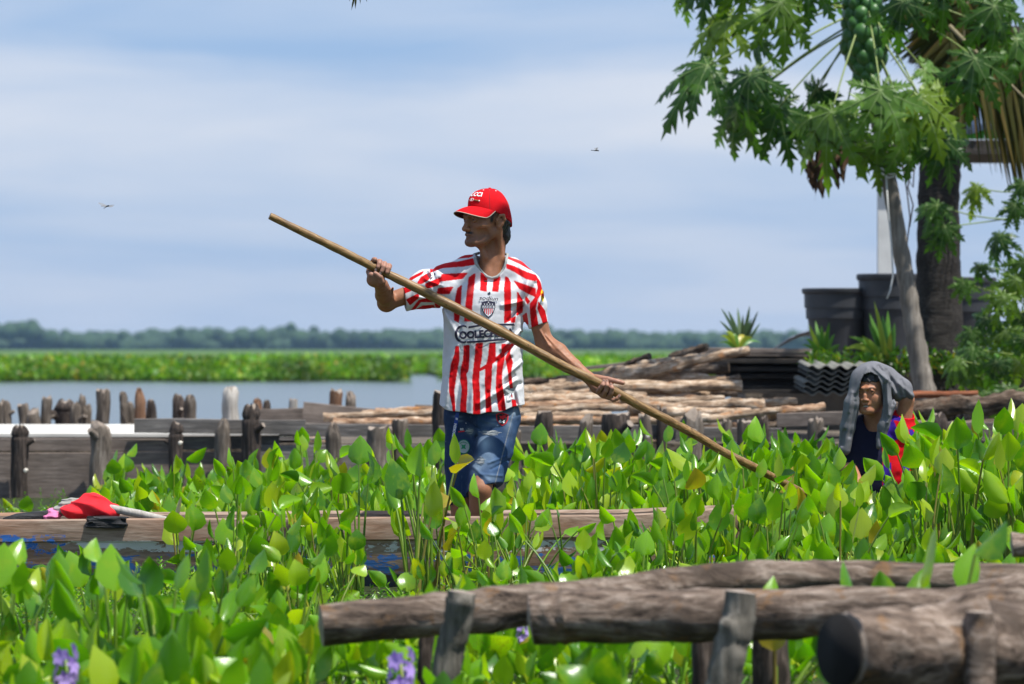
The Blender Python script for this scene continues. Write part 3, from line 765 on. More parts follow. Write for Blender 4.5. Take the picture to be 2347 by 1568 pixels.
# charred plank stack: ordinal labels from the top
rl = random.Random(4); ordn = ['topmost', 'second', 'third', 'fourth', 'fifth', 'sixth', 'seventh', 'eighth', 'ninth', 'tenth', 'eleventh', 'twelfth']
for i in range(12):
    y = 797 + i * 8.6; x0 = 1625 + rl.uniform(-30, 20) + i * 3; x1 = 1872 + rl.uniform(-25, 12)
    o = board(None, x0, x1, y, y + 9.3, 31.4 + rl.uniform(-.08, .08), .9, M_PLANKB if i < 2 else M_DARKPL, 'stacked_plank', tilt=rl.uniform(-2, 4) if i > 1 else 3)
    tag(o, '%s board from the top of the dark plank stack left of the tubs' % ordn[i], 'plank', 'boards of the dark plank stack')
# corrugated sheets: fibre cement, stacked, their wavy ends showing
M_CORR = simple('fibre_cement', (0.20, 0.195, 0.17), 0.9, 0.35, 18, 0.4)
for i in range(6):
    Yc = 29.7 + .02 * i; z0 = CAM_H + (800 - (842 + i * 12)) / SC(Yc); V = []; F = []; nw = 44
    xl = (1852 - (10 if i > 2 else 0) - 1173) / SC(Yc); xr = (2035 - 1173) / SC(Yc)
    for d_ in (0, 1):
        for k in range(nw + 1):
            x = xl + (xr - xl) * k / nw; z = .013 * math.sin(x * 2 * math.pi / .092 + i * .5)
            V += [(x, Yc + d_ * 1.1, z0 + z + .0045 + (.0 if not d_ else .03)), (x, Yc + d_ * 1.1, z0 + z - .0045 + (.0 if not d_ else .03))]
    b = (nw + 1) * 2
    for k in range(nw):
        a = k * 2; F += [[a, a+1, a+3, a+2], [b+a, b+a+2, b+a+3, b+a+1], [a, a+2, b+a+2, b+a], [a+1, b+a+1, b+a+3, a+3]]
    c = Vector(((xl + xr) / 2, Yc, z0)); V = [Vector(v) - c for v in V]
    o = link('corrugated_sheet', mesh_from('corrugated_sheet', V, F, M_CORR), None, c)
    tag(o, '%s wavy grey roofing sheet in the stack left of the boy' % ordn[i], 'roofing sheet', 'corrugated sheets stacked left of the boy')

# ------------------------------------------------------------ black tubs, shelter, dark fence standing in for shade
M_TUB = simple('black_plastic', (0.035, 0.037, 0.042), 0.5, 0.3, 5, 0.08, 0.5)
M_SOIL = simple('tub_soil', (0.05, 0.035, 0.025), 0.95, 0.3, 20, 0.5)
def tub(px, top, rpx, Y, hpx, label):
    s = SC(Y); r = rpx / s; zt = CAM_H + (800 - top) / s; H = hpx / s
    root = empty('plastic_tub', ((px - 1173) / s, Y, zt - H), label, 'tub', 'black tubs behind the papaya trunk')
    n = 48
    def lathe(prof, name, mat):
        V = [(math.cos(2*math.pi*j/n) * q, math.sin(2*math.pi*j/n) * q, z) for q, z in prof for j in range(n)]
        F = [[i*n+j, i*n+(j+1) % n, (i+1)*n+(j+1) % n, (i+1)*n+j] for i in range(len(prof)-1) for j in range(n)]
        me = mesh_from(name, V, F, mat); sharp(me, 35); return link(name, me, root)
    lathe([(r*.72, 0), (r*.86, H*.58), (r*.87, H*.60), (r*.92, H*.605), (r*.925, H*.74), (r*.965, H*.745), (r*.975, H*.93), (r*.93, H*.94), (r*.9, H*.6)], 'body', M_TUB)
    lathe([(r*.975, H*.925), (r*1.02, H*.93), (r*1.045, H*.955), (r*1.04, H*.99), (r*1.0, H), (r*.95, H*.985), (r*.935, H*.94)], 'rim', M_TUB)
    lathe([(0.001, H*.88), (r*.935, H*.88)], 'soil', M_SOIL)
    return root
tub(1918, 661, 78, 33.0, 175, 'lowest black tub with stepped rim, left of the papaya trunk')
tub(2040, 628, 75, 32.9, 205, 'higher black tub standing behind the papaya trunk')
tub(2208, 636, 72, 33.4, 200, 'black tub showing right of the palm trunk')
M_WPOST = simple('white_paint', (0.62, 0.62, 0.60), 0.6, 0.12, 6, 0.1)
M_BEAM = wood('shed_beam', (0.03, 0.026, 0.022), (0.08, 0.068, 0.058), (0.18, 0.16, 0.14), 'x')
M_GREEN = simple('green_paint', (0.10, 0.55, 0.045), 0.6, 0.12, 6, 0.08)
M_BLUE = simple('blue_grey_tarp', (0.20, 0.27, 0.40), 0.7, 0.45, 7, 0.3)
sh = empty('raised_shelter', P(2150, 960, 34.6), 'raised hut with a green wall and dark beam carried on a white post', 'hut')
def wbox(name, x0, x1, y0, y1, Y, dep, mat):
    a = P(x0, y0, Y); b = P(x1, y1, Y); m = MB(); m.box(((a.x+b.x)/2, Y + dep/2, (a.z+b.z)/2), (abs(b.x-a.x), dep, abs(a.z-b.z)))
    return world_child(name, m.mesh(name, mat, False), sh)
wbox('post', 2012, 2048, 352, 1000, 34.6, .11, M_WPOST); wbox('post', 2400, 2436, 352, 1000, 34.6, .11, M_WPOST)
wbox('beam', 1955, 2620, 321, 353, 34.5, .14, M_BEAM)
for i in range(5): wbox('wall_board', 2165 + i * 92, 2165 + i * 92 + 90.5, 100, 319, 34.62 + .004 * (i % 2), .03, M_GREEN)
wbox('roof', 2150, 2700, 60, 97, 34.45, 2.6, M_BEAM)
wbox('floor', 1960, 2620, 330, 350, 34.66, 2.0, M_BEAM)
# tarp hung on the wall
V = []; F = []; nx_, nz_ = 24, 8
for j in range(nz_ + 1):
    for i in range(nx_ + 1):
        p = P(2200 + 260 * i / nx_, 130 + 172 * j / nz_ + 6 * math.sin(i * .8), 34.5); p.y += .03 * math.sin(i * 1.3) * (j / nz_); V.append(p)
for j in range(nz_):
    for i in range(nx_): F.append([j*(nx_+1)+i, j*(nx_+1)+i+1, (j+1)*(nx_+1)+i+1, (j+1)*(nx_+1)+i])
me = mesh_from('tarp', V, F, M_BLUE); o = link('tarp', me); sm = o.modifiers.new('s', 'SOLIDIFY'); sm.thickness = .006
tag(o, 'blue grey tarp hanging on the green hut wall', 'tarp')
# fence of dark boards added in place of the shade at the right
fen = empty('shade_fence', P(2250, 960, 33.2), 'added fence of dark upright boards standing in for the shade behind the palm', 'fence')
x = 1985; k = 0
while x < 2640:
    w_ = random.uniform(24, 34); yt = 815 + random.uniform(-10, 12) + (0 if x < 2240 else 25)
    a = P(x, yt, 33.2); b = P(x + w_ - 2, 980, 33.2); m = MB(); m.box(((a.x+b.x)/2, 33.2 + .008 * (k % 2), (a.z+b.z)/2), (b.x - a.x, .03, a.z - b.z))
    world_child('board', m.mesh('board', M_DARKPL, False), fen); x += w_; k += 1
# grey tarp heap left of the tubs
V = []; F = []
for j in range(9):
    for i in range(13):
        u = i / 12; v_ = j / 8; px = 1770 + 110 * u; py = 800 - 42 * math.sin(min(1, u * 1.25) * 1.5) * (1 - .2 * v_) ; p = P(px, py + 3 * mnoise.noise(Vector((i * .7, j * .7, 2))), 33.6 + .6 * v_); V.append(p)
for j in range(8):
    for i in range(12): F.append([j*13+i, j*13+i+1, (j+1)*13+i+1, (j+1)*13+i])
o = link('grey_tarp', mesh_from('grey_tarp', V, F, simple('grey_tarp', (.12, .14, .18), .6, .3, 6, .3))); sm = o.modifiers.new('s', 'SOLIDIFY'); sm.thickness = .01
tag(o, 'dark grey tarp sloping up to the lowest tub', 'tarp')

# ------------------------------------------------------------ foreground logs and posts
def fg_log(pts, rpx, Y, label, seed, hollow=False, name='log'):
    W = [P(x, y, Yi) for (x, y, Yi) in pts]; c = W[len(W)//2]; rads = [r / SC(Yi) for r, (x, y, Yi) in zip(rpx, pts)]
    me = rod_mesh(name, [w - c for w in W], rads, M_OLDLOG, M_CUTG, 30, .13, seed, 9, bendf=.12)
    o = link(name, me, None, c); tag(o, label, 'log', 'rails of the near landing'); return o
fg_log([(736, 1434, 11.55), (1030, 1405, 11.6), (1400, 1365, 11.75), (1700, 1330, 11.9), (2000, 1327, 11.95), (2500, 1335, 12.0)], [48, 48, 46, 44, 40, 42], 11.6, 'long grey log bending up from its dark sawn left end', 3)
fg_log([(1216, 1422, 11.25), (1300, 1412, 11.25), (1600, 1412, 11.2), (2000, 1400, 11.15), (2500, 1400, 11.1)], [56, 62, 60, 56, 54], 11.2, 'grey log overlapping the longer one, its left end torn', 9)
root = fg_log([(1935, 1492, 10.02), (2100, 1492, 10.12), (2300, 1482, 10.24), (2600, 1470, 10.42)], [92, 100, 104, 104], 10.3, 'thickest near log with a dark hollow end at the lower right', 21, True)
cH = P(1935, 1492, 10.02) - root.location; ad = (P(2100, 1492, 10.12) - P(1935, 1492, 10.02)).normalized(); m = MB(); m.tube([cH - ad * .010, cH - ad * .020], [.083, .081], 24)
link('hollow_shade_disc', m.mesh('hollow_shade_disc', simple('hollow_shade', (.006, .005, .005), .95, .3, 20, .3)), root)  # black disc stands in for the darkness inside the hollow log
fg_log([(2318, 1252, 12.5), (2500, 1240, 12.5)], [24, 24], 12.5, 'dark round log end at the right edge above the landing', 31)
def fg_post(pts, rpx, Y, label, seed, mat):
    W = [P(x, y, Y) for (x, y) in pts]; c = W[-1]; rads = [r / SC(Y) for r in rpx]
    o = link('wooden_post', rod_mesh('wooden_post', [w - c for w in W], rads, mat, M_CUTG, 22, .12, seed, 6), None, c)
    tag(o, label, 'post', 'posts of the near landing')
M_FPOST = wood('landing_post', (0.05, 0.043, 0.034), (0.15, 0.135, 0.11), (0.36, 0.32, 0.27), 'z', 5, bump=.8, bd=.012)
fg_post([(1058, 1356), (1048, 1420), (1030, 1500), (1015, 1600), (1010, 1760)], [33, 33, 34, 33, 33], 11.3, 'dark topped leaning post in front of the long log', 2, M_FPOST)
fg_post([(985, 1430), (972, 1520), (965, 1760)], [14, 16, 16], 11.75, 'thin dark post hidden behind the leaning dark topped one', 4, M_POSTD)
fg_post([(1697, 1362), (1690, 1420), (1668, 1500), (1650, 1600), (1640, 1760)], [36, 38, 38, 42, 42], 10.95, 'pale post with bright sawn top in front of the middle log', 6, M_FPOST)
fg_post([(1612, 1440), (1610, 1760)], [26, 26], 11.6, 'dark post under the middle log left of the pale one', 8, M_POSTD)
fg_post([(1765, 1440), (1762, 1760)], [38, 38], 11.65, 'dark broad post under the middle log right of the pale one', 12, M_POSTD)
fg_post([(2246, 1408), (2242, 1500), (2236, 1760)], [32, 36, 38], 10.08, 'mottled post against the thickest log at the lower right', 16, M_OLDLOG)

# ------------------------------------------------------------ dugout canoe
HULL_N = 60; CX0, CX1 = -4.2, 0.93; CY = 17.93
def half(x):   # half width along the hull
    u = (x - CX0) / (CX1 - CX0); return 0.37 * (max(0.0, 1 - abs(2 * u - 1) ** 3.2)) ** 0.5 + 0.012
def rimz(x): u = (x - CX0) / (CX1 - CX0); return 0.262 + 0.016 * max(0, (x + 2.2) / 2.6) + 0.08 * max(0, u - .9) * 3
t = NT('canoe_hull'); v = t.coord('Object', (0.12, 1, 1)); v0 = t.coord('Object', (1, 1, 2.2))
g = t.noise(v, 60, 6, .65, .3); c = t.ramp(g, [(.3, (.13, .082, .055)), (.52, (.27, .19, .14)), (.75, (.40, .31, .25))])
pn = t.noise(v0, 9, 7, .72, .4); pn2 = t.noise(t.coord('Object', (.6, 1, 3)), 3.0, 2, .5)
sep = t.node('ShaderNodeSeparateXYZ'); tcn = t.node('ShaderNodeTexCoord'); t.l.new(tcn.outputs['Object'], sep.inputs[0])
zz = t.math('ADD', sep.outputs[2], t.math('MULTIPLY', pn, .02))
def band(lo, hi): return t.math('MULTIPLY', t.math('GREATER_THAN', zz, lo), t.math('LESS_THAN', zz, hi))
flake = t.ramp(pn, [(.49, (0, 0, 0)), (.515, (1, 1, 1))])
flake2 = t.ramp(pn, [(.525, (0, 0, 0)), (.545, (1, 1, 1))])
c = t.mix(t.ramp(t.noise(v0, 2.2, 3, .5), [(.5, (0, 0, 0)), (.75, (.6,) * 3)]), c, (.30, .12, .05))
c = t.mix(t.math('MULTIPLY', band(.148, .192), flake), c, (.60, .60, .60))
bl = t.math('MULTIPLY', t.math('LESS_THAN', sep.outputs[0], -1.72), band(.14, .215))
c = t.mix(t.math('MULTIPLY', bl, flake), c, (.035, .14, .45))
c = t.mix(t.math('MULTIPLY', band(-1, .142), flake2), c, (.05, .15, .42))
c = t.mix(t.math('MULTIPLY', t.math('LESS_THAN', zz, .06), .85), c, (.05, .04, .035))
t.bsdf(c, .8, t.bump(g, .5, .004), .25); M_HULL = t.m
M_HULLIN = wood('canoe_inside', (.10, .065, .045), (.22, .16, .12), (.34, .27, .22), 'x', 8)
V = []; F = []; FM = []
for i in range(HULL_N + 1):
    x = CX0 + (CX1 - CX0) * i / HULL_N; w = half(x); rz = rimz(x); t_ = min(.04, w * .6)
    prof = [(w - t_, rz - .012), (w - t_ * .5, rz), (w - .004, rz - .006), (w, rz - .022), (w - .004, rz - .085), (w - .012, rz - .092), (w * .99 - .014, rz - .14), (w * .93, .04), (w * .78, -.09), (w * .4, -.16), (0, -.18)]
    inn = [(0, -.12), (w * .35, -.11), (max(0, w * .72 - t_), -.05), (max(0, w * .92 - t_), .08)]
    ring = [(y, z) for y, z in prof] + [(-y, z) for y, z in prof[-2::-1]] + [(-y, z) for y, z in inn[::-1][:3]] + [(0, -.12)] + [(y, z) for y, z in inn[1:]]
    K = len(ring)
    for (y, z) in ring:
        nz = .004 * mnoise.noise(Vector((x * 3, y * 8, z * 8)))
        V.append((x, CY + y + nz, z + nz))
for i in range(HULL_N):
    for j in range(K):
        F.append([i*K+j, i*K+(j+1) % K, (i+1)*K+(j+1) % K, (i+1)*K+j]); FM.append(0 if j < 20 else 1)
F.append(list(range(K))[::-1]); FM.append(0); F.append([HULL_N*K+j for j in range(K)]); FM.append(0)
canoe = link('canoe', mesh_from('canoe', V, F, [M_HULL, M_HULLIN], True, FM)); sharp(canoe.data, 40)
tag(canoe, 'worn dugout canoe with flaking blue and white paint under the man', 'canoe')
bm = bmesh.new(); bm.from_mesh(canoe.data); bmesh.ops.recalc_face_normals(bm, faces=bm.faces); bm.to_mesh(canoe.data); bm.free()
for k in range(2):
    m = MB(); m.box((-1.9 + k * 1.2, CY, .2), (.16, 2 * half(-1.9) - .05, .025)); link('thwart', m.mesh('thwart', M_HULLIN, False), canoe)
# charred block on the rim
M_CHAR = wood('charred_block', (.008, .008, .009), (.022, .022, .024), (.07, .07, .075), 'x', 9, rough=.6, bump=1.0, bd=.01)
def lumpy(name, c, size, mat, label, cat, seed, rot=0.0, sub=6, amp=.12):
    bm = bmesh.new(); bmesh.ops.create_cube(bm, size=1); bmesh.ops.subdivide_edges(bm, edges=bm.edges[:], cuts=sub, use_grid_fill=True)
    for v in bm.verts:
        q = v.co.copy(); l = max(abs(q.x), abs(q.y), abs(q.z)); q2 = q.normalized() * .62; q = q.lerp(q2, .25)
        q += Vector((mnoise.noise(q * 4 + Vector((seed, 0, 0))), mnoise.noise(q * 4 + Vector((0, seed, 0))), mnoise.noise(q * 4 + Vector((0, 0, seed))))) * amp
        v.co = Vector((q.x * size[0], q.y * size[1], q.z * size[2]))
    me = bpy.data.meshes.new(name); bm.to_mesh(me); bm.free(); me.materials.append(mat); me.polygons.foreach_set('use_smooth', [True] * len(me.polygons)); sharp(me, 30)
    o = link(name, me, None, c); o.rotation_euler = (0, rot, 0); return tag(o, label, cat)
YR = CY - .35
lumpy('charred_block', P(247, 1197, YR) , (.155, .09, .045), M_CHAR, 'black charred wooden block lying on the canoe rim', 'wood block', 3, .02)
m = MB(); m.tube([P(226, 1160, CY - .3), P(262, 1167, CY - .3), P(320, 1178, CY - .3), P(372, 1190, CY - .3), P(420, 1203, CY - .25)], [.013, .0155, .016, .0145, .012], 12, wob=.1)
o = link('wooden_stick', m.mesh('wooden_stick', M_POSTP)); tag(o, 'pale grey stick sticking out of the cloth bundle in the canoe', 'stick')
m = MB(); a = P(8, 1194, CY - .33); b = P(112, 1183, CY - .28); m.tube([a, a.lerp(b, .3) + Vector((0, 0, .004)), b], [.012, .02, .024], 8)
me = m.mesh('wooden_paddle', M_CHAR); o = link('wooden_paddle', me); tag(o, 'flat black paddle blade on the canoe rim left of the cloths', 'paddle')
# cloths: folded heaps
def cloth_heap(name, px, py, wpx, hpx, col, label, seed, folds=9, rot=0.0, dep=.16, Yc=CY - .24, tone=1.0):
    s = SC(Yc); c = P(px, py, Yc); a = wpx / 2 / s; h = hpx / 2 / s
    def f(p):
        ca, sa = math.cos(rot), math.sin(rot)
        x = p[:, 0] * ca + p[:, 2] * sa; z = -p[:, 0] * sa + p[:, 2] * ca
        wv = vnoise(p, 14, seed) * .5
        fold = (.5 - np.abs(np.sin(z / h * folds * .55 + x / a * 1.6 + wv * 4))) * .007 + (.5 - np.abs(np.sin(x / a * folds * .5 + z / h * 1.2 + wv * 4 + 1.3))) * .005
        q2 = np.stack([x, p[:, 1], z], 1)
        d_ = smin(ell(q2, (0, 0, 0), (a * .62, dep / 2, h)), ell(q2, (-a * .5, -.01, -h * .35), (a * .5, dep * .45, h * .62)), .02)
        d_ = smin(d_, ell(q2, (a * .52, .0, -h * .2), (a * .46, dep * .42, h * .6)), .02)
        return d_ - fold - .006 * vnoise(p, 25, seed + 3)
    V, F = nets(f, (-a*1.4-.03, -dep*.8, -h*1.6-.05), (a*1.4+.03, dep*.8, h*1.6+.05), .0035)
    me = mesh_from(name, V, F, simple(name, col, .85, .08, 40, .25)); o = link(name, me, None, c); return tag(o, label, 'cloth')
cloth_heap('pink_cloth', 118, 1180, 46, 30, (.62, .17, .34), 'pink cloth at the left end of the bundle in the canoe', 4, 7, .3)
cloth_heap('grey_cloth', 164, 1160, 92, 42, (.27, .26, .23), 'crumpled grey cloth behind the red one in the canoe', 7, 13, .12, Yc=CY - .2)
cloth_heap('red_cloth', 211, 1163, 142, 66, (.68, .012, .022), 'bright red cloth heaped on the canoe rim', 2, 7, -.08, Yc=CY - .27)
# ------------------------------------------------------------ water hyacinth
LCOLS = [(0.0, (0.045, 0.15, 0.008)), (0.2, (0.13, 0.31, 0.009)), (0.4, (0.21, 0.42, 0.010)), (0.58, (0.075, 0.22, 0.010)), (0.78, (0.28, 0.45, 0.012)), (0.965, (0.33, 0.42, 0.015)), (0.99, (0.36, 0.27, 0.025))]
def hy_mat():
    """leaf blade: per-leaf colour, fine arching veins, brown insect trails, light through it"""
    t = NT('hyacinth_leaf'); oi = t.node('ShaderNodeObjectInfo')
    col = t.ramp(oi.outputs['Random'], LCOLS)
    return finish_leaf(t, col)
def finish_leaf(t, col, rough=0.27):
    v = t.coord('Object')
    uv = t.attr('lc'); sp = t.node('ShaderNodeSeparateColor'); t.l.new(uv.outputs['Color'], sp.inputs[0])
    vein = t.math('SINE', t.math('MULTIPLY', sp.outputs[0], 62.0))
    vf = t.ramp(t.math('MULTIPLY_ADD', vein, 0.5, False), [(0.0, (1.10,) * 3), (0.5, (0.94,) * 3)])
    n = t.noise(v, 16, 4, 0.6)
    col = t.mix(1.0, col, vf, 'MULTIPLY')
    col = t.mix(t.ramp(n, [(0.53, (0, 0, 0)), (0.80, (0.7,) * 3)]), col, (0.36, 0.44, 0.015))
    s = t.noise(v, 42, 3, 0.5, 1.6); s2 = t.noise(v, 3.3, 2, 0.5)
    trail = t.ramp(t.math('ABSOLUTE', t.math('SUBTRACT', s, 0.5)), [(0.012, (1, 1, 1)), (0.022, (0, 0, 0))])
    m = t.math('MULTIPLY', trail, t.ramp(s2, [(0.58, (0, 0, 0)), (0.66, (0.85,) * 3)]))
    edge = t.ramp(sp.outputs[1], [(0.80, (0, 0, 0)), (1.0, (1, 1, 1))])
    m2 = t.math('MULTIPLY', edge, t.ramp(t.noise(v, 9, 3, .6), [(0.60, (0, 0, 0)), (0.68, (1, 1, 1))]))
    m = t.math('MAXIMUM', m, m2)
    col = t.mix(m, col, (0.11, 0.05, 0.014))
    b = t.bsdf(col, rough, t.bump(vein, 0.10, 0.002), 0.7, final=False)
    tr = t.node('ShaderNodeBsdfTranslucent'); t.l.new(t.mix(1.0, col, (1.6, 1.75, 0.25), 'MULTIPLY'), tr.inputs['Color'])
    mx = t.node('ShaderNodeMixShader'); mx.inputs[0].default_value = 0.42
    t.l.new(b.outputs['BSDF'], mx.inputs[1]); t.l.new(tr.outputs['BSDF'], mx.inputs[2])
    t.l.new(mx.outputs[0], t.out.inputs['Surface']); return t.m
M_HY = hy_mat()
t = NT('hyacinth_leaf_tinted'); M_HYT = finish_leaf(t, t.attr().outputs['Color'])
M_STALK = leaf_mat('hyacinth_stalk', 0.2, 0.4, True, [(0.0, (0.10, 0.21, 0.015)), (0.5, (0.17, 0.28, 0.025)), (0.85, (0.24, 0.30, 0.05)), (1.0, (0.26, 0.19, 0.05))], spots=False, veins=False)
t = NT('hyacinth_stalk_tinted'); t.bsdf(t.mix(1.0, t.attr().outputs['Color'], (0.95, 0.95, 1.2), 'MULTIPLY'), .45, None, .5); M_STALKT = t.m

def leaf_arrays(rl, length, bl, bw, lean, az, roll, cup, curl, nod, segs=6, cols=4, curv=0.3, sr=0.0042):
    """one leaf: thin curved stalk and an ovate cupped blade. Returns V, quads, material index, leaf coords"""
    V = []; F = []; M = []; L = []
    d0 = Vector((math.sin(lean * .4) * math.cos(az), math.sin(lean * .4) * math.sin(az), math.cos(lean * .4)))
    pts = []; p = Vector((math.cos(az) * .012, math.sin(az) * .012, -.02)); ns = 6
    for i in range(ns + 1):
        a = lean * (0.5 + curv * 2.0 * (i / ns) ** 1.3)
        d = Vector((math.sin(a) * math.cos(az), math.sin(a) * math.sin(az), math.cos(a)))
        pts.append(p.copy()); p = p + d * (length + .02) / ns
    n = 5; k0 = 0
    side0 = Vector((-math.sin(az), math.cos(az), 0))
    for i, q in enumerate(pts):
        tt = (pts[min(i+1, ns)] - pts[max(i-1, 0)]).normalized(); b = tt.cross(side0).normalized()
        r = sr * (1.5 - 0.75 * i / ns + (0.9 if i in (1,) else 0))
        for j in range(n):
            a = 2 * math.pi * j / n; V.append(q + side0 * math.cos(a) * r + b * math.sin(a) * r); L.append((0, 0, 0))
    for i in range(ns):
        for j in range(n): F.append((i*n+j, i*n+(j+1) % n, (i+1)*n+(j+1) % n, (i+1)*n+j)); M.append(1)
    b0 = len(V)
    tip = pts[-1]; a = lean * (0.5 + curv * 2) + nod
    up = Vector((math.sin(a) * math.cos(az), math.sin(a) * math.sin(az), math.cos(a)))
    nrm = up.cross(side0).normalized()
    Rm = Matrix.Rotation(roll, 3, up); side = Rm @ side0; nrm = Rm @ nrm
    wprof = [(0.0, .10), (.06, .52), (.17, .85), (.34, 1.0), (.54, .95), (.74, .70), (.90, .33), (1.0, .015)]
    if segs < 7: wprof = [(0.0, .14), (.10, .72), (.30, 1.0), (.58, .93), (.83, .52), (1.0, .02)]
    ku = 0.0; pos = tip.copy(); prev = 0
    ww = rl.uniform(.0, 1); asym = rl.uniform(-.08, .08)
    for (u, w) in wprof:
        st = (u - prev) * bl; prev = u; ang = curl * (u - 0.3)
        dd = (up * math.cos(ang) + nrm * math.sin(ang)); nn = (nrm * math.cos(ang) - up * math.sin(ang))
        pos = pos + dd * st
        for c in range(cols + 1):
            s = (c / cols * 2 - 1); ph = s * cup * (0.6 + .4 * w)
            lx = bw / 2 * w * (math.sin(ph) / max(cup * .8, .05) if cup > .05 else s)
            lz = bw / 2 * w * (1 - math.cos(ph)) / max(cup * .8, .05) if cup > .05 else 0
            wav = 0.05 * bw * math.sin(u * 7 + ww * 6 + s * 2) * abs(s) * w
            V.append(pos + side * (lx * (1 + asym * s)) + nn * (-lz + wav)); L.append((abs(s) * (0.35 + 0.65 * w), abs(s) * .5 + .5 * max(abs(s) * .0, u), 1))
    for i in range(len(wprof) - 1):
        for c in range(cols): q = b0 + i*(cols+1)+c; F.append((q, q+1, q+cols+2, q+cols+1)); M.append(0)
    return V, F, M, L
def rand_leaf(rl, H, spread, i, n, big=1.0):
    az = 2 * math.pi * (i + rl.uniform(-.3, .3)) / n + spread * 3
    lean = abs(rl.gauss(spread, spread * .45)) * (0.5 + .5 * (i % 3 > 0))
    bl = rl.uniform(.088, .128) * big; bw = bl * rl.uniform(.50, .80)
    if rl.random() < .12: bw *= .5; bl *= .9
    return leaf_arrays(rl, H * rl.uniform(.55, 1.08), bl, bw, lean, az, rl.uniform(-1.4, 1.4) + (math.pi if rl.random() < .3 else 0), rl.choice([.3, .7, 1.1, 1.5]) * rl.uniform(.7, 1.2), rl.uniform(-.6, 1.3), rl.uniform(-.4, .35) + (rl.uniform(.4, 1.0) if rl.random() < .12 else 0))
def make_templates(specs):
    T = []
    for k, (H, spread, n, big) in enumerate(specs):
        rl = random.Random(50 + k * 13); T.append([rand_leaf(rl, H, spread, i, n, big) for i in range(n)])
    return T
SP = {'low': [(.06, .9, 6, .85), (.08, .75, 5, .8), (.10, .7, 6, .9), (.07, 1.0, 6, .8), (.12, .6, 5, .9), (.09, .8, 7, .75)],
      'mid': [(.20, .5, 6, .95), (.24, .4, 7, .9), (.18, .55, 6, 1.0), (.26, .35, 6, .95), (.22, .45, 7, .85), (.28, .4, 6, .95)],
      'tall': [(.40, .30, 6, 1.0), (.45, .28, 7, .95), (.36, .34, 6, 1.1), (.48, .24, 6, 1.0), (.42, .36, 7, .95), (.38, .28, 6, 1.05)],
      'lean': [(.50, .75, 5, .95), (.44, .85, 6, .9), (.48, .65, 5, 1.0)]}
TPL = {k: make_templates(v) for k, v in SP.items()}
def leaf_mesh(L, nm='leaf'):
    V, F, M, LC = L; me = mesh_from(nm, [tuple(v) for v in V], np.array(F), [M_HY, M_STALK], True, M); set_color(me, np.array(LC, float), 'lc'); return me
TM = {k: [[leaf_mesh(L) for L in tp] for tp in v] for k, v in TPL.items()}

# where each plant stands: (x, y, class, scale)
rl = random.Random(12); SPOTS = []
def blocked(x, y, r=.0):
    if CX0 < x < CX1 + .1 and abs(y - CY) < half(min(max(x, CX0), CX1)) + .05 + r: return True
    if y > 27.0: return True
    return False
def fill(px0, px1, Y0, Y1, dens, cls, smin_=.85, smax_=1.15, cond=None, zone=''):
    wid = (px1 - px0) / FPX * (Y0 + Y1) / 2; n = int(dens * wid * (Y1 - Y0))
    for _ in range(n):
        Y = rl.uniform(Y0, Y1); px = rl.uniform(px0, px1); x = (px - 1173) * Y / FPX
        if blocked(x, Y): continue
        if cond and not cond(px, Y): continue
        c = cls if isinstance(cls, str) else rl.choices(list(cls.keys()), list(cls.values()))[0]
        SPOTS.append((x, Y, c, rl.uniform(smin_, smax_), zone))
# behind the canoe, left and middle
fill(250, 1040, 18.9, 24.8, 30, {'mid': 5, 'tall': .5, 'low': 1}, .75, .98, zone='B')
fill(-210, 260, 19.0, 25, 4, {'low': 3, 'mid': .6}, .9, 1.1, zone='A')
# right bank
fill(1190, 1930, 18.7, 22.5, 32, {'mid': 3, 'tall': 3}, .85, 1.05, cond=lambda p, y: p > 1420 or y > 19.2, zone='C')
fill(1180, 1430, 18.5, 24, 8, {'mid': 4}, .85, 1.05, zone='C')
fill(1960, 2600, 17.0, 19.6, 34, {'tall': 4, 'mid': 1}, .95, 1.2, cond=lambda p, y: p > 2110, zone='D')
fill(2090, 2600, 19.6, 22.5, 12, {'tall': 3}, 1.0, 1.25, zone='D')
fill(1700, 2130, 16.6, 19.7, 36, {'tall': 2, 'mid': 2}, .8, .98, zone='D')
fill(1430, 1750, 16.2, 18.6, 32, {'mid': 3, 'tall': 1.2}, .8, .98, cond=lambda p, y: not (p < 1480 and y > 17.3), zone='C')
# in front of the canoe
fill(400, 760, 15.8, 17.2, 24, {'tall': 3, 'mid': 2}, .7, .95, zone='E')
fill(760, 1040, 15.8, 17.2, 10, {'tall': 2, 'mid': 2}, .7, .95, zone='E')
fill(1000, 1400, 15.3, 17.2, 7, {'mid': 3, 'tall': .3, 'lean': 1.4}, .62, .85, cond=lambda p, y: not (1040 < p < 1190 and rl.random() < .5), zone='E')
fill(700, 1350, 14.2, 16.0, 11, {'mid': 2, 'lean': 1, 'low': 3}, .6, .8, zone='E')
# mid foreground
fill(1300, 2600, 13.2, 16.4, 22, {'mid': 3, 'low': 2, 'tall': .3}, .7, .9, zone='F')
fill(-210, 420, 14.6, 16.8, 3, {'low': 3, 'mid': .25}, .9, 1.1, zone='G')
fill(-210, 700, 12.6, 15.0, 10, {'low': 4, 'mid': .7}, .8, 1.1, zone='G')
fill(600, 1400, 12.2, 14.6, 15, {'low': 4, 'mid': .5}, .75, 1.0, zone='G')
fill(-210, 700, 10.6, 12.8, 30, {'low': 6, 'mid': .5}, .88, 1.2, zone='H')
fill(700, 2600, 12.0, 13.2, 30, {'low': 5, 'mid': .3}, .8, 1.05, zone='H')
fill(700, 1560, 10.6, 11.2, 14, {'low': 5}, .85, 1.1, zone='H')
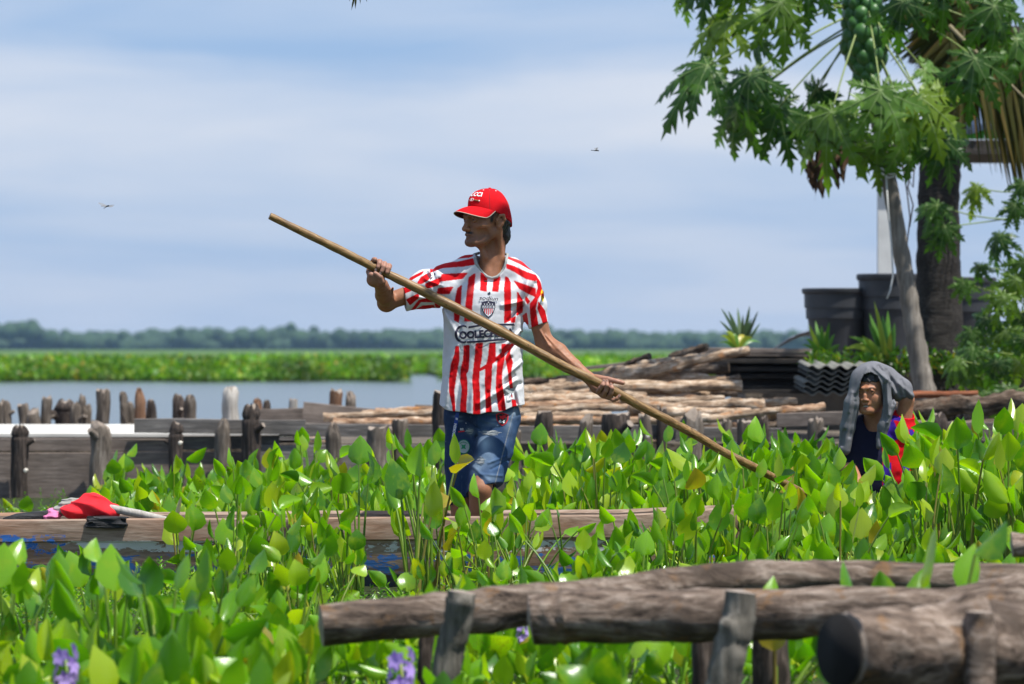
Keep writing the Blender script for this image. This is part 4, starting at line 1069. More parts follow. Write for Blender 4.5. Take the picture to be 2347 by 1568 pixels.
# single tall ones the photograph shows
for (px, Y, c, s, top) in ((945, 16.6, 'tall', 1.22, 0), (820, 16.9, 'tall', 1.05, 0), (985, 16.9, 'tall', 1.1, 0), (2112, 19.4, 'tall', 1.15, 0), (1088, 17.25, 'mid', .86, 0), (1128, 17.3, 'mid', .98, 0), (1175, 17.2, 'mid', 1.08, 0), (1105, 16.9, 'mid', .8, 0), (1640, 18.6, 'tall', 1.12, 0), (2290, 18.3, 'tall', 1.3, 0), (1780, 19.4, 'tall', 1.12, 0),
                           (1200, 16.2, 'lean', .85, 0), (1120, 16.3, 'lean', .8, 0), (520, 20, 'mid', 1.2, 0)):
    SPOTS.append(((px - 1173) * Y / FPX, Y, c, s, 'D' if px > 1500 else 'E'))
def in_post(x, y):
    for px, Y in ((1045, 11.3), (1680, 10.95), (1612, 11.6), (1765, 11.65), (2245, 10.05), (975, 11.75)):
        if abs(x - (px - 1173) * Y / FPX) < .06 and abs(y - Y) < .06: return True
    return False
SPOTS = [s for s in SPOTS if not in_post(s[0], s[1])]
for i_, s_ in enumerate(SPOTS):      # lower plants right in front of the boy
    p_ = 1173 + s_[0] * FPX / s_[1]
    if 1925 < p_ < 2112 and 15 < s_[1] < 20.4 and s_[2] == 'tall': SPOTS[i_] = (s_[0], s_[1], 'mid', s_[3] * 1.18, s_[4])
def shown(s):   # rough size in the picture
    px = 1173 + s[0] * FPX / s[1]
    if px < -40 or px > 2390: return 0
    b = 800 + CAM_H * FPX / s[1]
    hgt = {'low': .18, 'mid': .34, 'tall': .52, 'lean': .45}[s[2]] * s[3]
    return (hgt + .15) / s[1] ** 1.0 * (0.4 if b - hgt * FPX / s[1] > 1560 else 1) * (.75 if s[4] == 'H' and px > 1250 else 1)
SPOTS.sort(key=shown, reverse=True)
NOBJ = 296
ZL = {'A': ('low water hyacinth among small leaved weeds at the foot of the board wall', 'hyacinths at the foot of the board wall'),
      'B': ('water hyacinth of the bank between the canoe and the board wall', 'hyacinths between canoe and board wall'),
      'C': ('water hyacinth of the bank right of the man where the pole goes down', 'hyacinths around the lower end of the pole'),
      'D': ('tall water hyacinth of the dense bank around the hooded boy', 'hyacinths around the hooded boy'),
      'E': ('long stalked water hyacinth rising in front of the canoe side', 'hyacinths in front of the canoe'),
      'F': ('water hyacinth growing between the dense right bank and the grey logs', 'hyacinths behind the grey logs'),
      'G': ('broad leaved water hyacinth in the open weedy water left of the log end', 'hyacinths in the weedy water'),
      'H': ('blurred low water hyacinth close to the landing logs', 'hyacinths near the landing')}
rl = random.Random(77)
LAB = {}
WORDS = ['first', 'second', 'third', 'fourth', 'fifth', 'sixth', 'seventh', 'eighth', 'ninth', 'tenth', 'eleventh', 'twelfth', 'thirteenth', 'fourteenth']
PLACE = {'A': 'by the board wall foot', 'B': 'between canoe and board wall', 'C': 'right of the man', 'D': 'around the hooded boy', 'E': 'in front of the canoe', 'F': 'behind the grey logs', 'G': 'in the weedy water', 'H': 'near the landing'}
SZW = {'low': 'low', 'mid': 'middling', 'tall': 'tall', 'lean': 'leaning'}
for z in PLACE:
    idx = sorted([i for i, s_ in enumerate(SPOTS[:NOBJ]) if s_[4] == z], key=lambda i: SPOTS[i][1]); rows = [idx[k:k + 12] for k in range(0, len(idx), 12)]
    for ri, row in enumerate(rows):
        for ci, i in enumerate(sorted(row, key=lambda i: SPOTS[i][0] / SPOTS[i][1])):
            LAB[i] = '%s hyacinth %s, %s from the left in the %s' % (SZW[SPOTS[i][2]], PLACE[z], WORDS[ci], 'only row' if len(rows) == 1 else ('nearest row' if ri == 0 else WORDS[ri] + ' row back'))
for i, (x, y, c, s, z) in enumerate(SPOTS[:NOBJ]):
    k = rl.randrange(len(TM[c])); root = bpy.data.objects.new('water_hyacinth', None); COL.objects.link(root)
    root.location = (x, y, 0.0); root.rotation_euler = (rl.uniform(-.06, .06), rl.uniform(-.06, .06), rl.uniform(0, 6.283)); root.scale = (s, s, s); root.empty_display_size = .05
    tag(root, LAB[i], 'plant', ZL[z][1])
    for me in TM[c][k]:
        o = bpy.data.objects.new('leaf', me); COL.objects.link(o); o.parent = root
rest = SPOTS[NOBJ:]
def merged(name, spots, label, rl, kindcls=None):
    Vs = []; Fs = []; Ms = []; Cs = []; Ls = []; k = 0
    pal = np.array([c for _, c in LCOLS])
    for (x, y, c, s, z) in spots:
        tp = TPLN[c][rl.randrange(len(TPLN[c]))]; a = rl.uniform(0, 6.283); ca, sa = math.cos(a), math.sin(a)
        Rm = np.array([[ca, -sa, 0], [sa, ca, 0], [0, 0, 1]])
        for (V, F, M, L) in tp:
            Vs.append(V @ Rm.T * s + (x, y, 0)); Fs.append(F + k); Ms.append(M); k += len(V)
            q = rl.random(); col = np.array([np.interp(q, [p for p, _ in LCOLS], pal[:, j]) for j in range(3)])
            Cs.append(np.repeat(col[None], len(V), 0)); Ls.append(L)
    me = mesh_from(name, np.concatenate(Vs), np.concatenate(Fs), [M_HYT, M_STALKT], True, np.concatenate(Ms))
    set_color(me, np.concatenate(Cs)); set_color(me, np.concatenate(Ls), 'lc')
    return tag(link(name, me), label, 'plants', kind='stuff')
TPLN = {k: [[(np.array([tuple(v) for v in V]), np.array(F), np.array(M), np.array(L, float)) for (V, F, M, L) in tp] for tp in v] for k, v in TPL.items()}
print('hyacinths', len(SPOTS))
merged('hyacinth_mat', rest, 'mass of water hyacinth filling the water between the single plants', random.Random(5))

# single big leaves between the landing logs
for (px, py, Y, c, k, s, lab) in ((1775, 0, 11.55, 'mid', 0, 1.35, 'broad green leaves poking up between the landing logs'), (2015, 0, 11.55, 'mid', 3, 1.1, 'single pointed green leaf poking up between the landing logs'),
                                  (2160, 0, 11.5, 'mid', 5, 1.35, 'tall blurred leaf plant standing up over the landing logs')):
    root = empty('water_hyacinth', ((px - 1173) * Y / FPX, Y, 0), lab, 'plant', None, (0, 0, px)); root.scale = (s, s, s)
    for me in TM[c][k][:4]: link('leaf', me, root)

# small leaved weeds: upright sprigs with whorls of little leaves
def sprigs(name, n, px0, px1, Y0, Y1, hmax, label, seed, lf=.018, cond=None, dens=1):
    rr = np.random.default_rng(seed); Ps = []; Us = []; Ss = []; Cs = []
    for _ in range(n):
        Y = rr.uniform(Y0, Y1); px = rr.uniform(px0, px1); x = (px - 1173) * Y / FPX
        if blocked(x, Y): continue
        nn = mnoise.noise(Vector((x * 2.2, Y * 1.5, seed)))
        if nn < -.25: continue
        h = hmax * (.35 + .65 * rr.random() ** 2.0) * (1 + nn)
        k = 4 + int(h / .016); tint = tints(1, rr, GREENS * .85, .02)[0]; lx, ly = rr.normal(size=2) * .15
        for i in range(k):
            z = h * (i + .5) / k; a = rr.random() * 6.28; u = .35 + .9 * i / k
            Ps.append((x + lx * z, Y + ly * z, z + .008)); Us.append((math.cos(a), math.sin(a), u * rr.uniform(.3, 1.2))); Ss.append(lf * rr.uniform(.7, 1.3)); Cs.append(tint * rr.uniform(.8, 1.3))
    V, F, C = blades(np.array(Ps), np.array(Ss), np.array(Us), np.array(Ss) * .42, np.array(Cs), rr)
    me = mesh_from(name, V, F, M_LEAF); set_color(me, C); return tag(link(name, me), label, 'weeds', kind='stuff')
sprigs('small_weeds', 2300, -300, 760, 13.3, 17.4, .10, 'carpet of small leaved water weeds in front of the canoe', 21)
sprigs('small_weeds', 900, -300, 1000, 18.5, 26.5, .10, 'small leaved water weeds along the foot of the board wall', 22)
sprigs('small_weeds', 900, 700, 2700, 13.0, 17.2, .07, 'small leaved water weeds under the stalks in the middle', 23)
sprigs('small_weeds', 1000, -300, 2700, 10.2, 13.3, .05, 'small leaved water weeds near the landing', 24)

# lilac hyacinth flowers
def fmat(name, c):
    t = NT(name); b = t.bsdf(c, .5, None, .3, final=False); tr = t.node('ShaderNodeBsdfTranslucent'); tr.inputs['Color'].default_value = (*c, 1)
    mx = t.node('ShaderNodeMixShader'); mx.inputs[0].default_value = .35; t.l.new(b.outputs[0], mx.inputs[1]); t.l.new(tr.outputs[0], mx.inputs[2]); t.l.new(mx.outputs[0], t.out.inputs['Surface']); return t.m
M_PETAL = fmat('lilac_petal', (.50, .34, .78)); M_PET2 = fmat('lilac_petal_dark', (.28, .16, .55))
for (px, py, Y, s, lab) in ((150, 1535, 11.0, 1.0, 'lilac hyacinth flower spike at the lower left'), (918, 1545, 10.9, 1.05, 'lilac hyacinth flower spike left of the leaning landing post'),
                            (1197, 1452, 12.6, .55, 'small lilac flower showing just under the landing logs')):
    p = P(px, py, Y); root = empty('hyacinth_flower', (p.x, p.y, 0), lab, 'flower'); rl = random.Random(px)
    m = MB(); m.tube([(0, 0, 0), (0.01, 0, p.z * .5), (0, 0, p.z + .03)], .004, 6); link('stalk', m.mesh('stalk', M_STALK), root)
    for k in range(9):
        a = k * 2.4; z = p.z - .045 * s + .011 * k * s; c = Vector((math.cos(a) * .018 * s, math.sin(a) * .018 * s, z)); out_ = Vector((math.cos(a), math.sin(a), .25)).normalized()
        side = out_.cross(Vector((0, 0, 1))).normalized(); upv = side.cross(out_); V = []; F = []; FM = []
        for j in range(6):
            b = j * math.pi / 3 + .2; d = side * math.cos(b) + upv * math.sin(b); e = out_.cross(d); L = .026 * s; w = .008 * s; b0 = len(V)
            V += [c, c + d * L * .5 + e * w + out_ * .010 * s, c + d * L + out_ * .004, c + d * L * .5 - e * w + out_ * .010 * s]; F.append([b0, b0+1, b0+2, b0+3]); FM.append(1 if j == 1 else 0)
        me = mesh_from('petals', [tuple(v) for v in V], F, [M_PETAL, M_PET2], True, FM); link('petals', me, root)
# ------------------------------------------------------------ the man in the canoe
YM = 17.87; KM = YM / FPX          # one pixel at the man is KM metres
def Q(px, py, y=YM): return np.array(P(px, py, y)[:])
def toP(V): return 1173 + V[:, 0] / KM, 800 - (V[:, 2] - CAM_H) / KM
def union_parts(p, parts, k=.012):
    out = np.full(len(p), 1.0)
    for lo, hi, fn, kk in parts:
        m = ((p >= lo) & (p <= hi)).all(1)
        if m.any(): out[m] = smin(out[m], fn(p[m]), kk)
    return out
def part(fn, pts, pad, k=.012):
    a = np.array(pts); return (a.min(0) - pad, a.max(0) + pad, fn, k)

POLE = [(618, 495, 17.60), (700, 535, 17.63), (780, 574, 17.66), (813, 591, 17.67), (861, 615, 17.69), (887, 628, 17.70), (950, 658, 17.71), (1000, 684, 17.72), (1080, 724, 17.725), (1150, 761, 17.73), (1210, 795, 17.74), (1296, 842, 17.76), (1381, 883, 17.785), (1461, 927, 17.81), (1540, 968, 17.84), (1600, 1001, 17.87), (1660, 1037, 17.90), (1745, 1080, 17.96), (1950, 1190, 18.3), (2240, 1350, 18.7)]
PR = [.0135, .0155, .0165, .0165, .0165, .0165, .018, .019, .0195, .0195, .019, .0185, .0180, .018, .0175, .017, .0165, .016, .015, .014]

# -- head: local frame x = his left, y = back, z = up
HT = R(54); HC = Q(1114, 504, 17.95)
def headframe(yaw, c, pitch=0.0):
    e = np.array((math.cos(yaw), -math.sin(yaw), 0)); b = np.array((math.sin(yaw), math.cos(yaw), 0)); z = np.array((0, 0, 1.0))
    b2 = b * math.cos(pitch) + z * math.sin(pitch); z2 = z * math.cos(pitch) - b * math.sin(pitch)
    return np.stack([e, b2, z2], 1), c
HM, _ = headframe(HT, HC)
def loc2w(l): return HC + HM @ np.array(l, float)
def face(l, gaunt=1.0, open_mouth=0.0, young=False):
    """head without hair, in local coordinates of the head"""
    d = ell(l, (0, .014, .034), (.070, .088, .084))
    d = smin(d, ell(l, (0, -.034, -.022), (.056, .050, .082)), .03)                        # face block
    for s in (-1, 1):
        d = smin(d, cone(l, (s*.050, .010, -.052), (s*.022, -.070, -.090), .013, .015), .03)     # jaw
        d = smin(d, ell(l, (s*.045, -.055, -.026), (.017, .018, .013)), .018)              # cheekbone
        if not young: d = smax(d, -ell(l, (s*.050, -.050, -.062), (.010 * gaunt, .024, .020)), .022)     # hollow cheek
        else: d = smin(d, ell(l, (s*.036, -.056, -.046), (.022, .022, .026)), .02)
    d = smin(d, ell(l, (0, -.078, -.090), (.019, .015, .016)), .016)                       # chin
    d = smin(d, chain(l, [(-.042, -.069, .014), (-.014, -.086, .013), (.014, -.086, .013), (.042, -.069, .014)], [.010, .012, .012, .010]) + (.004 if young else 0), .012)
    for s in (-1, 1):
        d = smax(d, -ell(l, (s*.030, -.090, -.002), (.018, .016, .011)), .012)             # eye socket
    for s in (-1, 1):
        d = smin(d, ell(l, (s*.030, -.0665, -.002), (.0125, .0125, .0125)), .003)
        d = smin(d, chain(l, [(s*.018, -.080, .000), (s*.030, -.0835, .0055), (s*.043, -.077, .000)], [.0024, .0030, .0022]), .004)   # upper lid
        d = smin(d, chain(l, [(s*.018, -.079, -.004), (s*.030, -.0815, -.0085), (s*.042, -.076, -.004)], [.0018, .0022, .0018]), .004)
    d = smin(d, chain(l, [(0, -.080, .008), (0, -.093, -.018), (0, -.1045 if not young else -.098, -.037)], [.0072, .0088, .0112] if not young else [.006, .007, .0095]), .010)   # nose
    for s in (-1, 1): d = smin(d, ell(l, (s*.0125, -.094, -.0395), (.0080, .0105, .0072)), .006)
    for s in (-1, 1): d = smax(d, -ell(l, (s*.0060, -.101, -.0475), (.0036, .0050, .0030)), .002)
    d = smin(d, ell(l, (0, -.078, -.056), (.021, .014, .013)), .012)                       # muzzle
    mo = open_mouth
    d = smin(d, chain(l, [(-.022, -.079, -.0640), (-.008, -.0905, -.0600), (.008, -.0905, -.0600), (.022, -.079, -.0640)], [.0022, .0040, .0040, .0022]), .004)
    d = smin(d, chain(l, [(-.021, -.079, -.0665 - mo), (0, -.0895, -.0715 - mo * 1.6), (.021, -.079, -.0665 - mo)], [.0022, .0050, .0022]), .004)
    d = smax(d, -chain(l, [(-.024, -.083, -.0655), (0, -.0955, -.0655 - mo * .6), (.024, -.083, -.0655)], [.0012, .0014 + mo * .8, .0012]), .0015)
    for s in (() if young else (-1, 1)):   # fold from nose to mouth
        d = smax(d, -chain(l, [(s*.019, -.088, -.040), (s*.030, -.080, -.056), (s*.032, -.074, -.070)], [.0016, .0022, .0014]), .005)
    for s in (-1, 1):   # ear
        r = np.array((s*.071, .016, -.010))
        ring = [(s*.068, .002, -.022), (s*.073, -.001, -.004), (s*.079, .010, .015), (s*.083, .024, .016), (s*.082, .030, .000), (s*.077, .022, -.018), (s*.071, .010, -.030)]
        d = smin(d, chain(l, ring, [.0035, .0035, .004, .0045, .0045, .0045, .0055]), .004)
        d = smin(d, ell(l, (s*.072, .014, -.006), (.0055, .014, .018)), .004)
        d = smin(d, cone(l, (s*.071, .001, -.010), (s*.073, .003, -.014), .004, .004), .003)
    return d
def head_fn(p): return face((p - HC) @ HM)
neck_pts = [Q(1131, 552, 17.985), Q(1127, 600, 17.978), Q(1122, 650, 17.975)]
def neck_fn(p):
    d = chain(p, neck_pts, [.050, .048, .056], .01)
    d = smin(d, chain(p, [loc2w((.058, .022, -.040)), Q(1146, 592, 17.945), Q(1131, 640, 17.928)], [.012, .010, .008]), .02)
    d = smin(d, chain(p, [loc2w((-.05, .02, -.05)), Q(1109, 600, 17.94), Q(1122, 640, 17.93)], [.010, .009, .007]), .02)
    d = smin(d, cone(p, loc2w((0, -.028, -.100)), Q(1112, 590, 17.93), .012, .011), .016)          # throat
    d = smin(d, ell(p, Q(1111, 586, 17.932), (.008, .010, .012)), .014)
    for x1 in (1085, 1185): d = smin(d, cone(p, Q(1126, 646, 17.935), Q(x1, 632, 17.95), .006, .008), .014)   # collar bones
    d = smin(d, ell(p, Q(1122, 690, 17.965), (.115, .068, .090)), .02)
    return d
def torso_fn(p):
    d = ell(p, Q(1112, 760, 17.97), (.125, .078, .26))
    return smin(d, ell(p, Q(1105, 965, 17.96), (.115, .08, .09)), .03)
SR = Q(1030, 645, 17.97); ER = Q(886, 692, 17.935); WR = Q(872, 652, 17.745)
def arm_r(p):
    d = chain(p, [SR, SR * .5 + ER * .5, ER], [.046, .036, .033], .012)
    d = smin(d, ell(p, Q(884, 697, 17.935), (.029, .032, .028)), .015)
    a = ER; b = WR
    d = smin(d, chain(p, [a + (0, 0, -.002), a * .6 + b * .4, b], [.034, .035, .0245], .01), .016)
    d = smin(d, chain(p, [a * .35 + b * .65 + (.014, 0, .0), a * .1 + b * .9 + (.013, 0, .012)], [.015, .012]), .01)
    d = smin(d, chain(p, [Q(900, 660, 17.80), Q(896, 682, 17.87), Q(904, 690, 17.91)], [.0045, .0055, .005]), .006)
    d = smin(d, chain(p, [Q(893, 664, 17.79), Q(888, 684, 17.86)], [.004, .004]), .006)
    return d
PA = np.array(P(861, 615, 17.69)[:]); PB = np.array(P(887, 628, 17.70)[:]); pax = (PB - PA) / np.linalg.norm(PB - PA)
pu = np.array((0, 0, 1.0)) - pax * pax[2]; pu /= np.linalg.norm(pu); pv = np.cross(pu, pax)
if pv[1] > 0: pv = -pv              # pv points to the camera
def polar(c, t, ang, r):            # ang 0 = top of the pole, 90 = towards the camera, 180 = below
    a = math.radians(ang); return c + pax * t + (pu * math.cos(a) + pv * math.sin(a)) * r
def hand_r(p):
    c = np.array(P(868, 618.5, 17.693)[:]); fr = .0165
    d = chain(p, [WR, polar(c, .002, 205, .046), polar(c, .004, 215, .034)], [.0235, .026, .021], .01)
    d = smin(d, cone(p, polar(c, -.026, 232, .034), polar(c, .026, 232, .034), .0135, .0145), .014)
    d = smin(d, cone(p, polar(c, -.020, 175, .031), polar(c, .020, 178, .034), .0130, .0150), .012)
    for t, a1, L, r in ((-.033, 20, 0, .0082), (-.0125, 78, 0, .0094), (.0085, 96, 0, .0098), (.029, 84, 0, .0100)):
        r0 = fr + r
        pts = [polar(c, t * .95, -112, r0 + .009), polar(c, t, -66, r0 + .008), polar(c, t, -24, r0 + .006), polar(c, t, 16, r0 + .0045), polar(c, t * 1.0, (a1 + 16) / 2, r0 + .003), polar(c, t, a1, r0 + .0005)]
        d = smin(d, chain(p, pts, [r * 1.12, r * 1.12, r * 1.1, r * 1.08, r, r * .86], .003), .0035)
    th = [polar(c, .026, 196, .052), polar(c, .030, 158, .040), polar(c, .012, 138, .034), polar(c, -.010, 132, .032)]
    return smin(d, chain(p, th, [.0135, .0115, .0105, .0092], .004), .004)
SL = Q(1212, 655, 17.965); EL = Q(1246, 782, 17.955); WL = Q(1346, 864, 17.845)
def arm_l(p):
    d = chain(p, [SL, SL * .5 + EL * .5, EL], [.046, .038, .033], .012)
    d = smin(d, chain(p, [EL, EL * .68 + WL * .32, EL * .3 + WL * .7, WL], [.034, .038, .027, .0225], .01), .014)
    d = smin(d, chain(p, [Q(1236, 755, 17.925), Q(1258, 792, 17.90), Q(1300, 828, 17.865)], [.004, .0042, .0035]), .006)
    d = smin(d, chain(p, [Q(1250, 768, 17.925), Q(1278, 800, 17.885), Q(1318, 838, 17.85)], [.0032, .0038, .003]), .006)
    return d
def hand_l(p):
    yb = 17.80; z = lambda x, y, Y: np.array(P(x, y, Y)[:])
    d = chain(p, [WL, z(1366, 888, 17.835), z(1384, 901, 17.82), z(1396, 908, 17.81)], [.0225, .0215, .0195, .0165], .01)
    d = smin(d, chain(p, [WL, z(1372, 870, 17.835), z(1400, 876, 17.825)], [.017, .0135, .0115], .006), .01)
    d = smin(d, chain(p, [z(1366, 864, 17.835), z(1392, 869, 17.825), z(1412, 874, 17.815), z(1427, 878, 17.81)], [.0105, .0105, .0098, .0082], .003), .006)
    for pts in ([(1371, 897, 17.79), (1375, 890, 17.762), (1380.5, 883, 17.755), (1383, 873, 17.765)], [(1384, 904, 17.79), (1388, 896, 17.758), (1391, 884, 17.75), (1390, 873.5, 17.762)], [(1396, 909, 17.79), (1400, 901, 17.762), (1402, 890, 17.755), (1399.5, 881, 17.765)]):
        d = smin(d, chain(p, [z(*q) for q in pts], [.0098, .0088, .0086, .0070], .003), .0032)
    d = smin(d, chain(p, [z(1396, 912, 17.795), z(1406, 917.5, 17.785), z(1414, 913.5, 17.78), z(1419, 907, 17.78)], [.0090, .0078, .0076, .0066], .003), .004)
    return d
HIPR = Q(1064, 965, 17.98); HIPL = Q(1140, 965, 17.96); KNR = Q(1061, 1150, 17.93); KNL = Q(1100, 1122, 17.81)
def legs(p):
    d = chain(p, [HIPR, KNR, Q(1062, 1260, 17.96), Q(1064, 1378, 17.99)], [.066, .050, .046, .032], .015)
    d2 = chain(p, [HIPL, KNL, Q(1098, 1250, 17.86), Q(1100, 1378, 17.92)], [.060, .043, .041, .032], .015)
    d = np.minimum(d, d2)
    for x, Y in ((1064, 17.98), (1100, 17.91)):
        d = smin(d, chain(p, [Q(x, 1384, Y + .02), Q(x - 6, 1395, Y - .06), Q(x - 10, 1399, Y - .12)], [.034, .026, .018]), .02)
    return d
BODY = [part(head_fn, [HC - .115, HC + .115], .05), part(neck_fn, [Q(1060, 540, 17.86), Q(1200, 720, 18.05)], .09, .02), part(torso_fn, [Q(1030, 620, 17.88), Q(1180, 1010, 18.06)], .05, .03),
        part(arm_r, [SR, ER, WR], .10, .02), part(hand_r, [Q(840, 590, 17.62), Q(905, 660, 17.76)], .05, .008), part(arm_l, [SL, EL, WL], .10, .02),
        part(hand_l, [Q(1340, 850, 17.73), Q(1435, 925, 17.86)], .05, .006), part(legs, [Q(1030, 940, 17.75), Q(1170, 1400, 18.02)], .11, .02)]
V, F = nets(lambda p: union_parts(p, BODY), Q(820, 425, 17.55) , Q(1450, 1425, 18.12) , .0029)
man = empty('person', (float(Q(1100, 1395)[0]), CY, -.10), 'man in red cap, striped jersey and ripped denim shorts holding the long pole', 'person')
SKIN = np.array((.300, .128, .064)); px_, py_ = toP(V)
C = np.repeat(SKIN[None], len(V), 0); nz = vnoise(V, 35, 2)[:, None]; C *= 1 + .10 * nz
def blend(C, w, col): w = np.clip(w, 0, 1)[:, None]; return C * (1 - w) + np.array(col) * w
L = (V - HC) @ HM; hd = np.linalg.norm(L, axis=1) < .17
def near(l, c, r): return np.clip(1.6 - 1.6 * np.linalg.norm((l - np.array(c)) / np.array(r), axis=1), 0, 1)
C = blend(C, hd * near(L, (0, -.085, -.085), (.06, .06, .045)) * .5, (.075, .045, .036))     # stubble
C = blend(C, hd * near(L, (.045, -.03, -.075), (.03, .06, .03)) * .4, (.085, .048, .036))
for s in (-1, 1):
    C = blend(C, hd * near(L, (s*.013, -.088, -.0530), (.023, .016, .0075)) * 1.0, (.012, .009, .008))   # moustache
    C = blend(C, hd * near(L, (s*.030, -.084, .019), (.021, .016, .0045)), (.015, .011, .010))         # brow
    C = blend(C, hd * near(L, (s*.030, -.082, -.0015), (.0080, .006, .0028)) * .8, (.20, .16, .14))
    C = blend(C, hd * (np.linalg.norm((L - np.array((s*.030 - .003, -.083, -.0012))) * (1, .4, 1), axis=1) < .0042), (.010, .006, .004))
    C = blend(C, hd * near(L, (s*.062, -.020, .020), (.020, .030, .020)) * 1.0, (.012, .010, .010))
    C = blend(C, hd * near(L, (s*.064, -.018, -.002), (.014, .012, .018)) * 1.0, (.012, .010, .010))    # sideburn
C = blend(C, hd * near(L, (0, -.088, -.066), (.022, .012, .0065)) * .6, (.17, .065, .055))
hands = np.clip(np.maximum(near(V, P(868, 618, 17.69)[:], (.075, .07, .062)), near(V, P(1392, 890, 17.79)[:], (.10, .07, .07))) * 1.4, 0, 1)
C = blend(C, hands * .75, (.36, .19, .14))
C = blend(C, near(V, P(1128, 630, 17.88)[:], (.06, .06, .05)) * .5, (.20, .075, .05))
M_SKIN = attr_mat('skin', .56, 90, .14, .3, .38, .0015, sss=.06, rscale=60)
me = mesh_from('body', V, F, M_SKIN); set_color(me, C); world_child('body', me, man)
# nails
M_NAIL = simple('nail', (.36, .23, .19), .4, .05, 30, 0)
for q, rr_ in (((1383, 873, 17.757), .0045), ((1390, 874, 17.754), .0045), ((1399.5, 881.5, 17.757), .0045), ((1419, 906.5, 17.773), .0042), ((861, 618.5, 17.665), .0048), ((871.5, 626, 17.664), .0048)):
    m = MB(); c = P(*q); Vn = [tuple(c + Vector((math.cos(a) * rr_, -.0012 * (1 if k_ == 0 else 0), math.sin(a) * rr_ * 1.25))) for k_ in (0,) for a in [i * math.pi / 5 for i in range(10)]]
    m.add(Vn, [list(range(10))]); world_child('nail', m.mesh('nail', M_NAIL), man)

# -- hair at the back of the head under the cap
def hair_fn(p):
    l = (p - HC) @ HM
    d = ell(l, (0, .020, .016), (.0765, .088, .094)) - .003 * vnoise(l * (1, 1, .4), 190, 4) - .004 * vnoise(l, 60, 5)
    d = smin(d, ell(l, (0, .075, -.055), (.048, .026, .050)) - .003 * vnoise(l * (1, 1, .35), 190, 7), .015)
    back = .018 - l[:, 1] + np.where(l[:, 2] > .008, (l[:, 2] - .008) * 1.6, 0) * 1.0   # keep y > limit
    d = smax(d, back, .004)
    return smax(d, l[:, 2] - (.010 - .30 * (l[:, 1] - .0165)), .003)
V, F = nets(hair_fn, HC - .15, HC + .15, .0028)
t = NT('black_hair'); v = t.coord('Object', (1, 1, .25)); n = t.noise(v, 420, 3, .6)
t.bsdf(t.ramp(n, [(.35, (.006, .006, .007)), (.62, (.022, .022, .026)), (.85, (.10, .10, .11))]), .45, t.bump(n, .8, .003), .5)
M_HAIR = t.m
world_child('hair', mesh_from('hair', V, F, M_HAIR), man)

# -- cap
M_CAP = simple('red_cap_cloth', (.56, .005, .010), .85, .12, 220, .35, .12, bd=.001)
M_CAPU = simple('cap_underside', (.13, .012, .014), .85, .1, 200, .2, bd=.001)
M_TRIM = simple('cap_trim', (.42, .35, .28), .8, .05, 60, .1)
M_WHT = simple('white_thread', (.80, .78, .76), .8, .05, 200, .2, bd=.001)
CR = (.0775, .0925); CC = (0, .0165, .038)
def edge_z(y): return .020 - .30 * (y - CC[1]) - (.0 if y < 0 else .02 * (y / .1))
def crown_pt(a, v):    # a: angle from the front, v 0 edge .. 1 top
    ex = math.sin(a); ey = -math.cos(a)
    y0 = CC[1] + CR[1] * ey; ze = edge_z(y0)
    f = math.cos(v * math.pi / 2) ** .82; h = math.sin(v * math.pi / 2)
    front = max(0, math.cos(a)); x = CR[0] * ex * f; y = CC[1] + CR[1] * ey * f - .006 * front * math.sin(v * math.pi) ; z = ze + (.1235 - ze) * h
    dent = .0022 * math.sin(a * 3 + v * 6) * (1 - v) + .0016 * math.sin(a * 7 + 1) * math.sin(v * 9)
    k = 1 - .018 * math.exp(-((math.sin(a * 3)) / .09) ** 2) + dent * 8
    return np.array((x * k, (y - CC[1]) * k + CC[1], z))
cap = empty('cap', tuple(loc2w((0, 0, .05))), 'bright red baseball cap worn by the man with the pole', 'cap')
cap.parent = None
NA, NV = 96, 22; V = [loc2w(crown_pt(2 * math.pi * i / NA, j / NV)) for j in range(NV + 1) for i in range(NA)]
V2 = [loc2w(crown_pt(2 * math.pi * i / NA, 0) * (.97, .97, 1) + (0, .0004, .012)) for i in range(NA)]
F = [[j*NA+i, j*NA+(i+1) % NA, (j+1)*NA+(i+1) % NA, (j+1)*NA+i] for j in range(NV) for i in range(NA)]
b0 = len(V); V += V2; F += [[b0+i, b0+(i+1) % NA, (i+1) % NA, i] for i in range(NA)]
crown_me = mesh_from('crown', V, F, M_CAP); capm = world_child('crown', crown_me, man)
bpy.data.objects.remove(cap)
cap_bvh = BVHTree.FromPolygons([tuple(v) for v in V], F)
# brim
NB, NW = 40, 10; V = []
A0 = R(74)
def brim_pt(i, j, up):
    a = -A0 + 2 * A0 * i / NB; s = i / NB * 2 - 1
    y0 = CC[1] - CR[1] * math.cos(a); x0 = CR[0] * math.sin(a); zi = edge_z(y0) + .004
    w = .066 * (max(0, 1 - abs(s) ** 2.6)) ** .55; t_ = j / NW
    x = x0 * (1 + .10 * t_ * (1 - abs(s))); y = y0 - w * t_
    z = zi - .010 * t_ * (w / .066) - .024 * (abs(s) ** 1.7) * t_ * min(1, w / .03) - .012 * t_ * t_ * (w / .066)
    return loc2w((x, y, z + up))
V = [brim_pt(i, j, .0015) for i in range(NB + 1) for j in range(NW + 1)]; K = len(V); V += [brim_pt(i, j, -.0015) for i in range(NB + 1) for j in range(NW + 1)]
F = []; FM = []
for i in range(NB):
    for j in range(NW):
        q = i*(NW+1)+j; F.append([q, q+1, q+NW+2, q+NW+1]); FM.append(0); F.append([K+q, K+q+NW+1, K+q+NW+2, K+q+1]); FM.append(1)
world_child('brim', mesh_from('brim', V, F, [M_CAP, M_CAPU], True, FM), man)
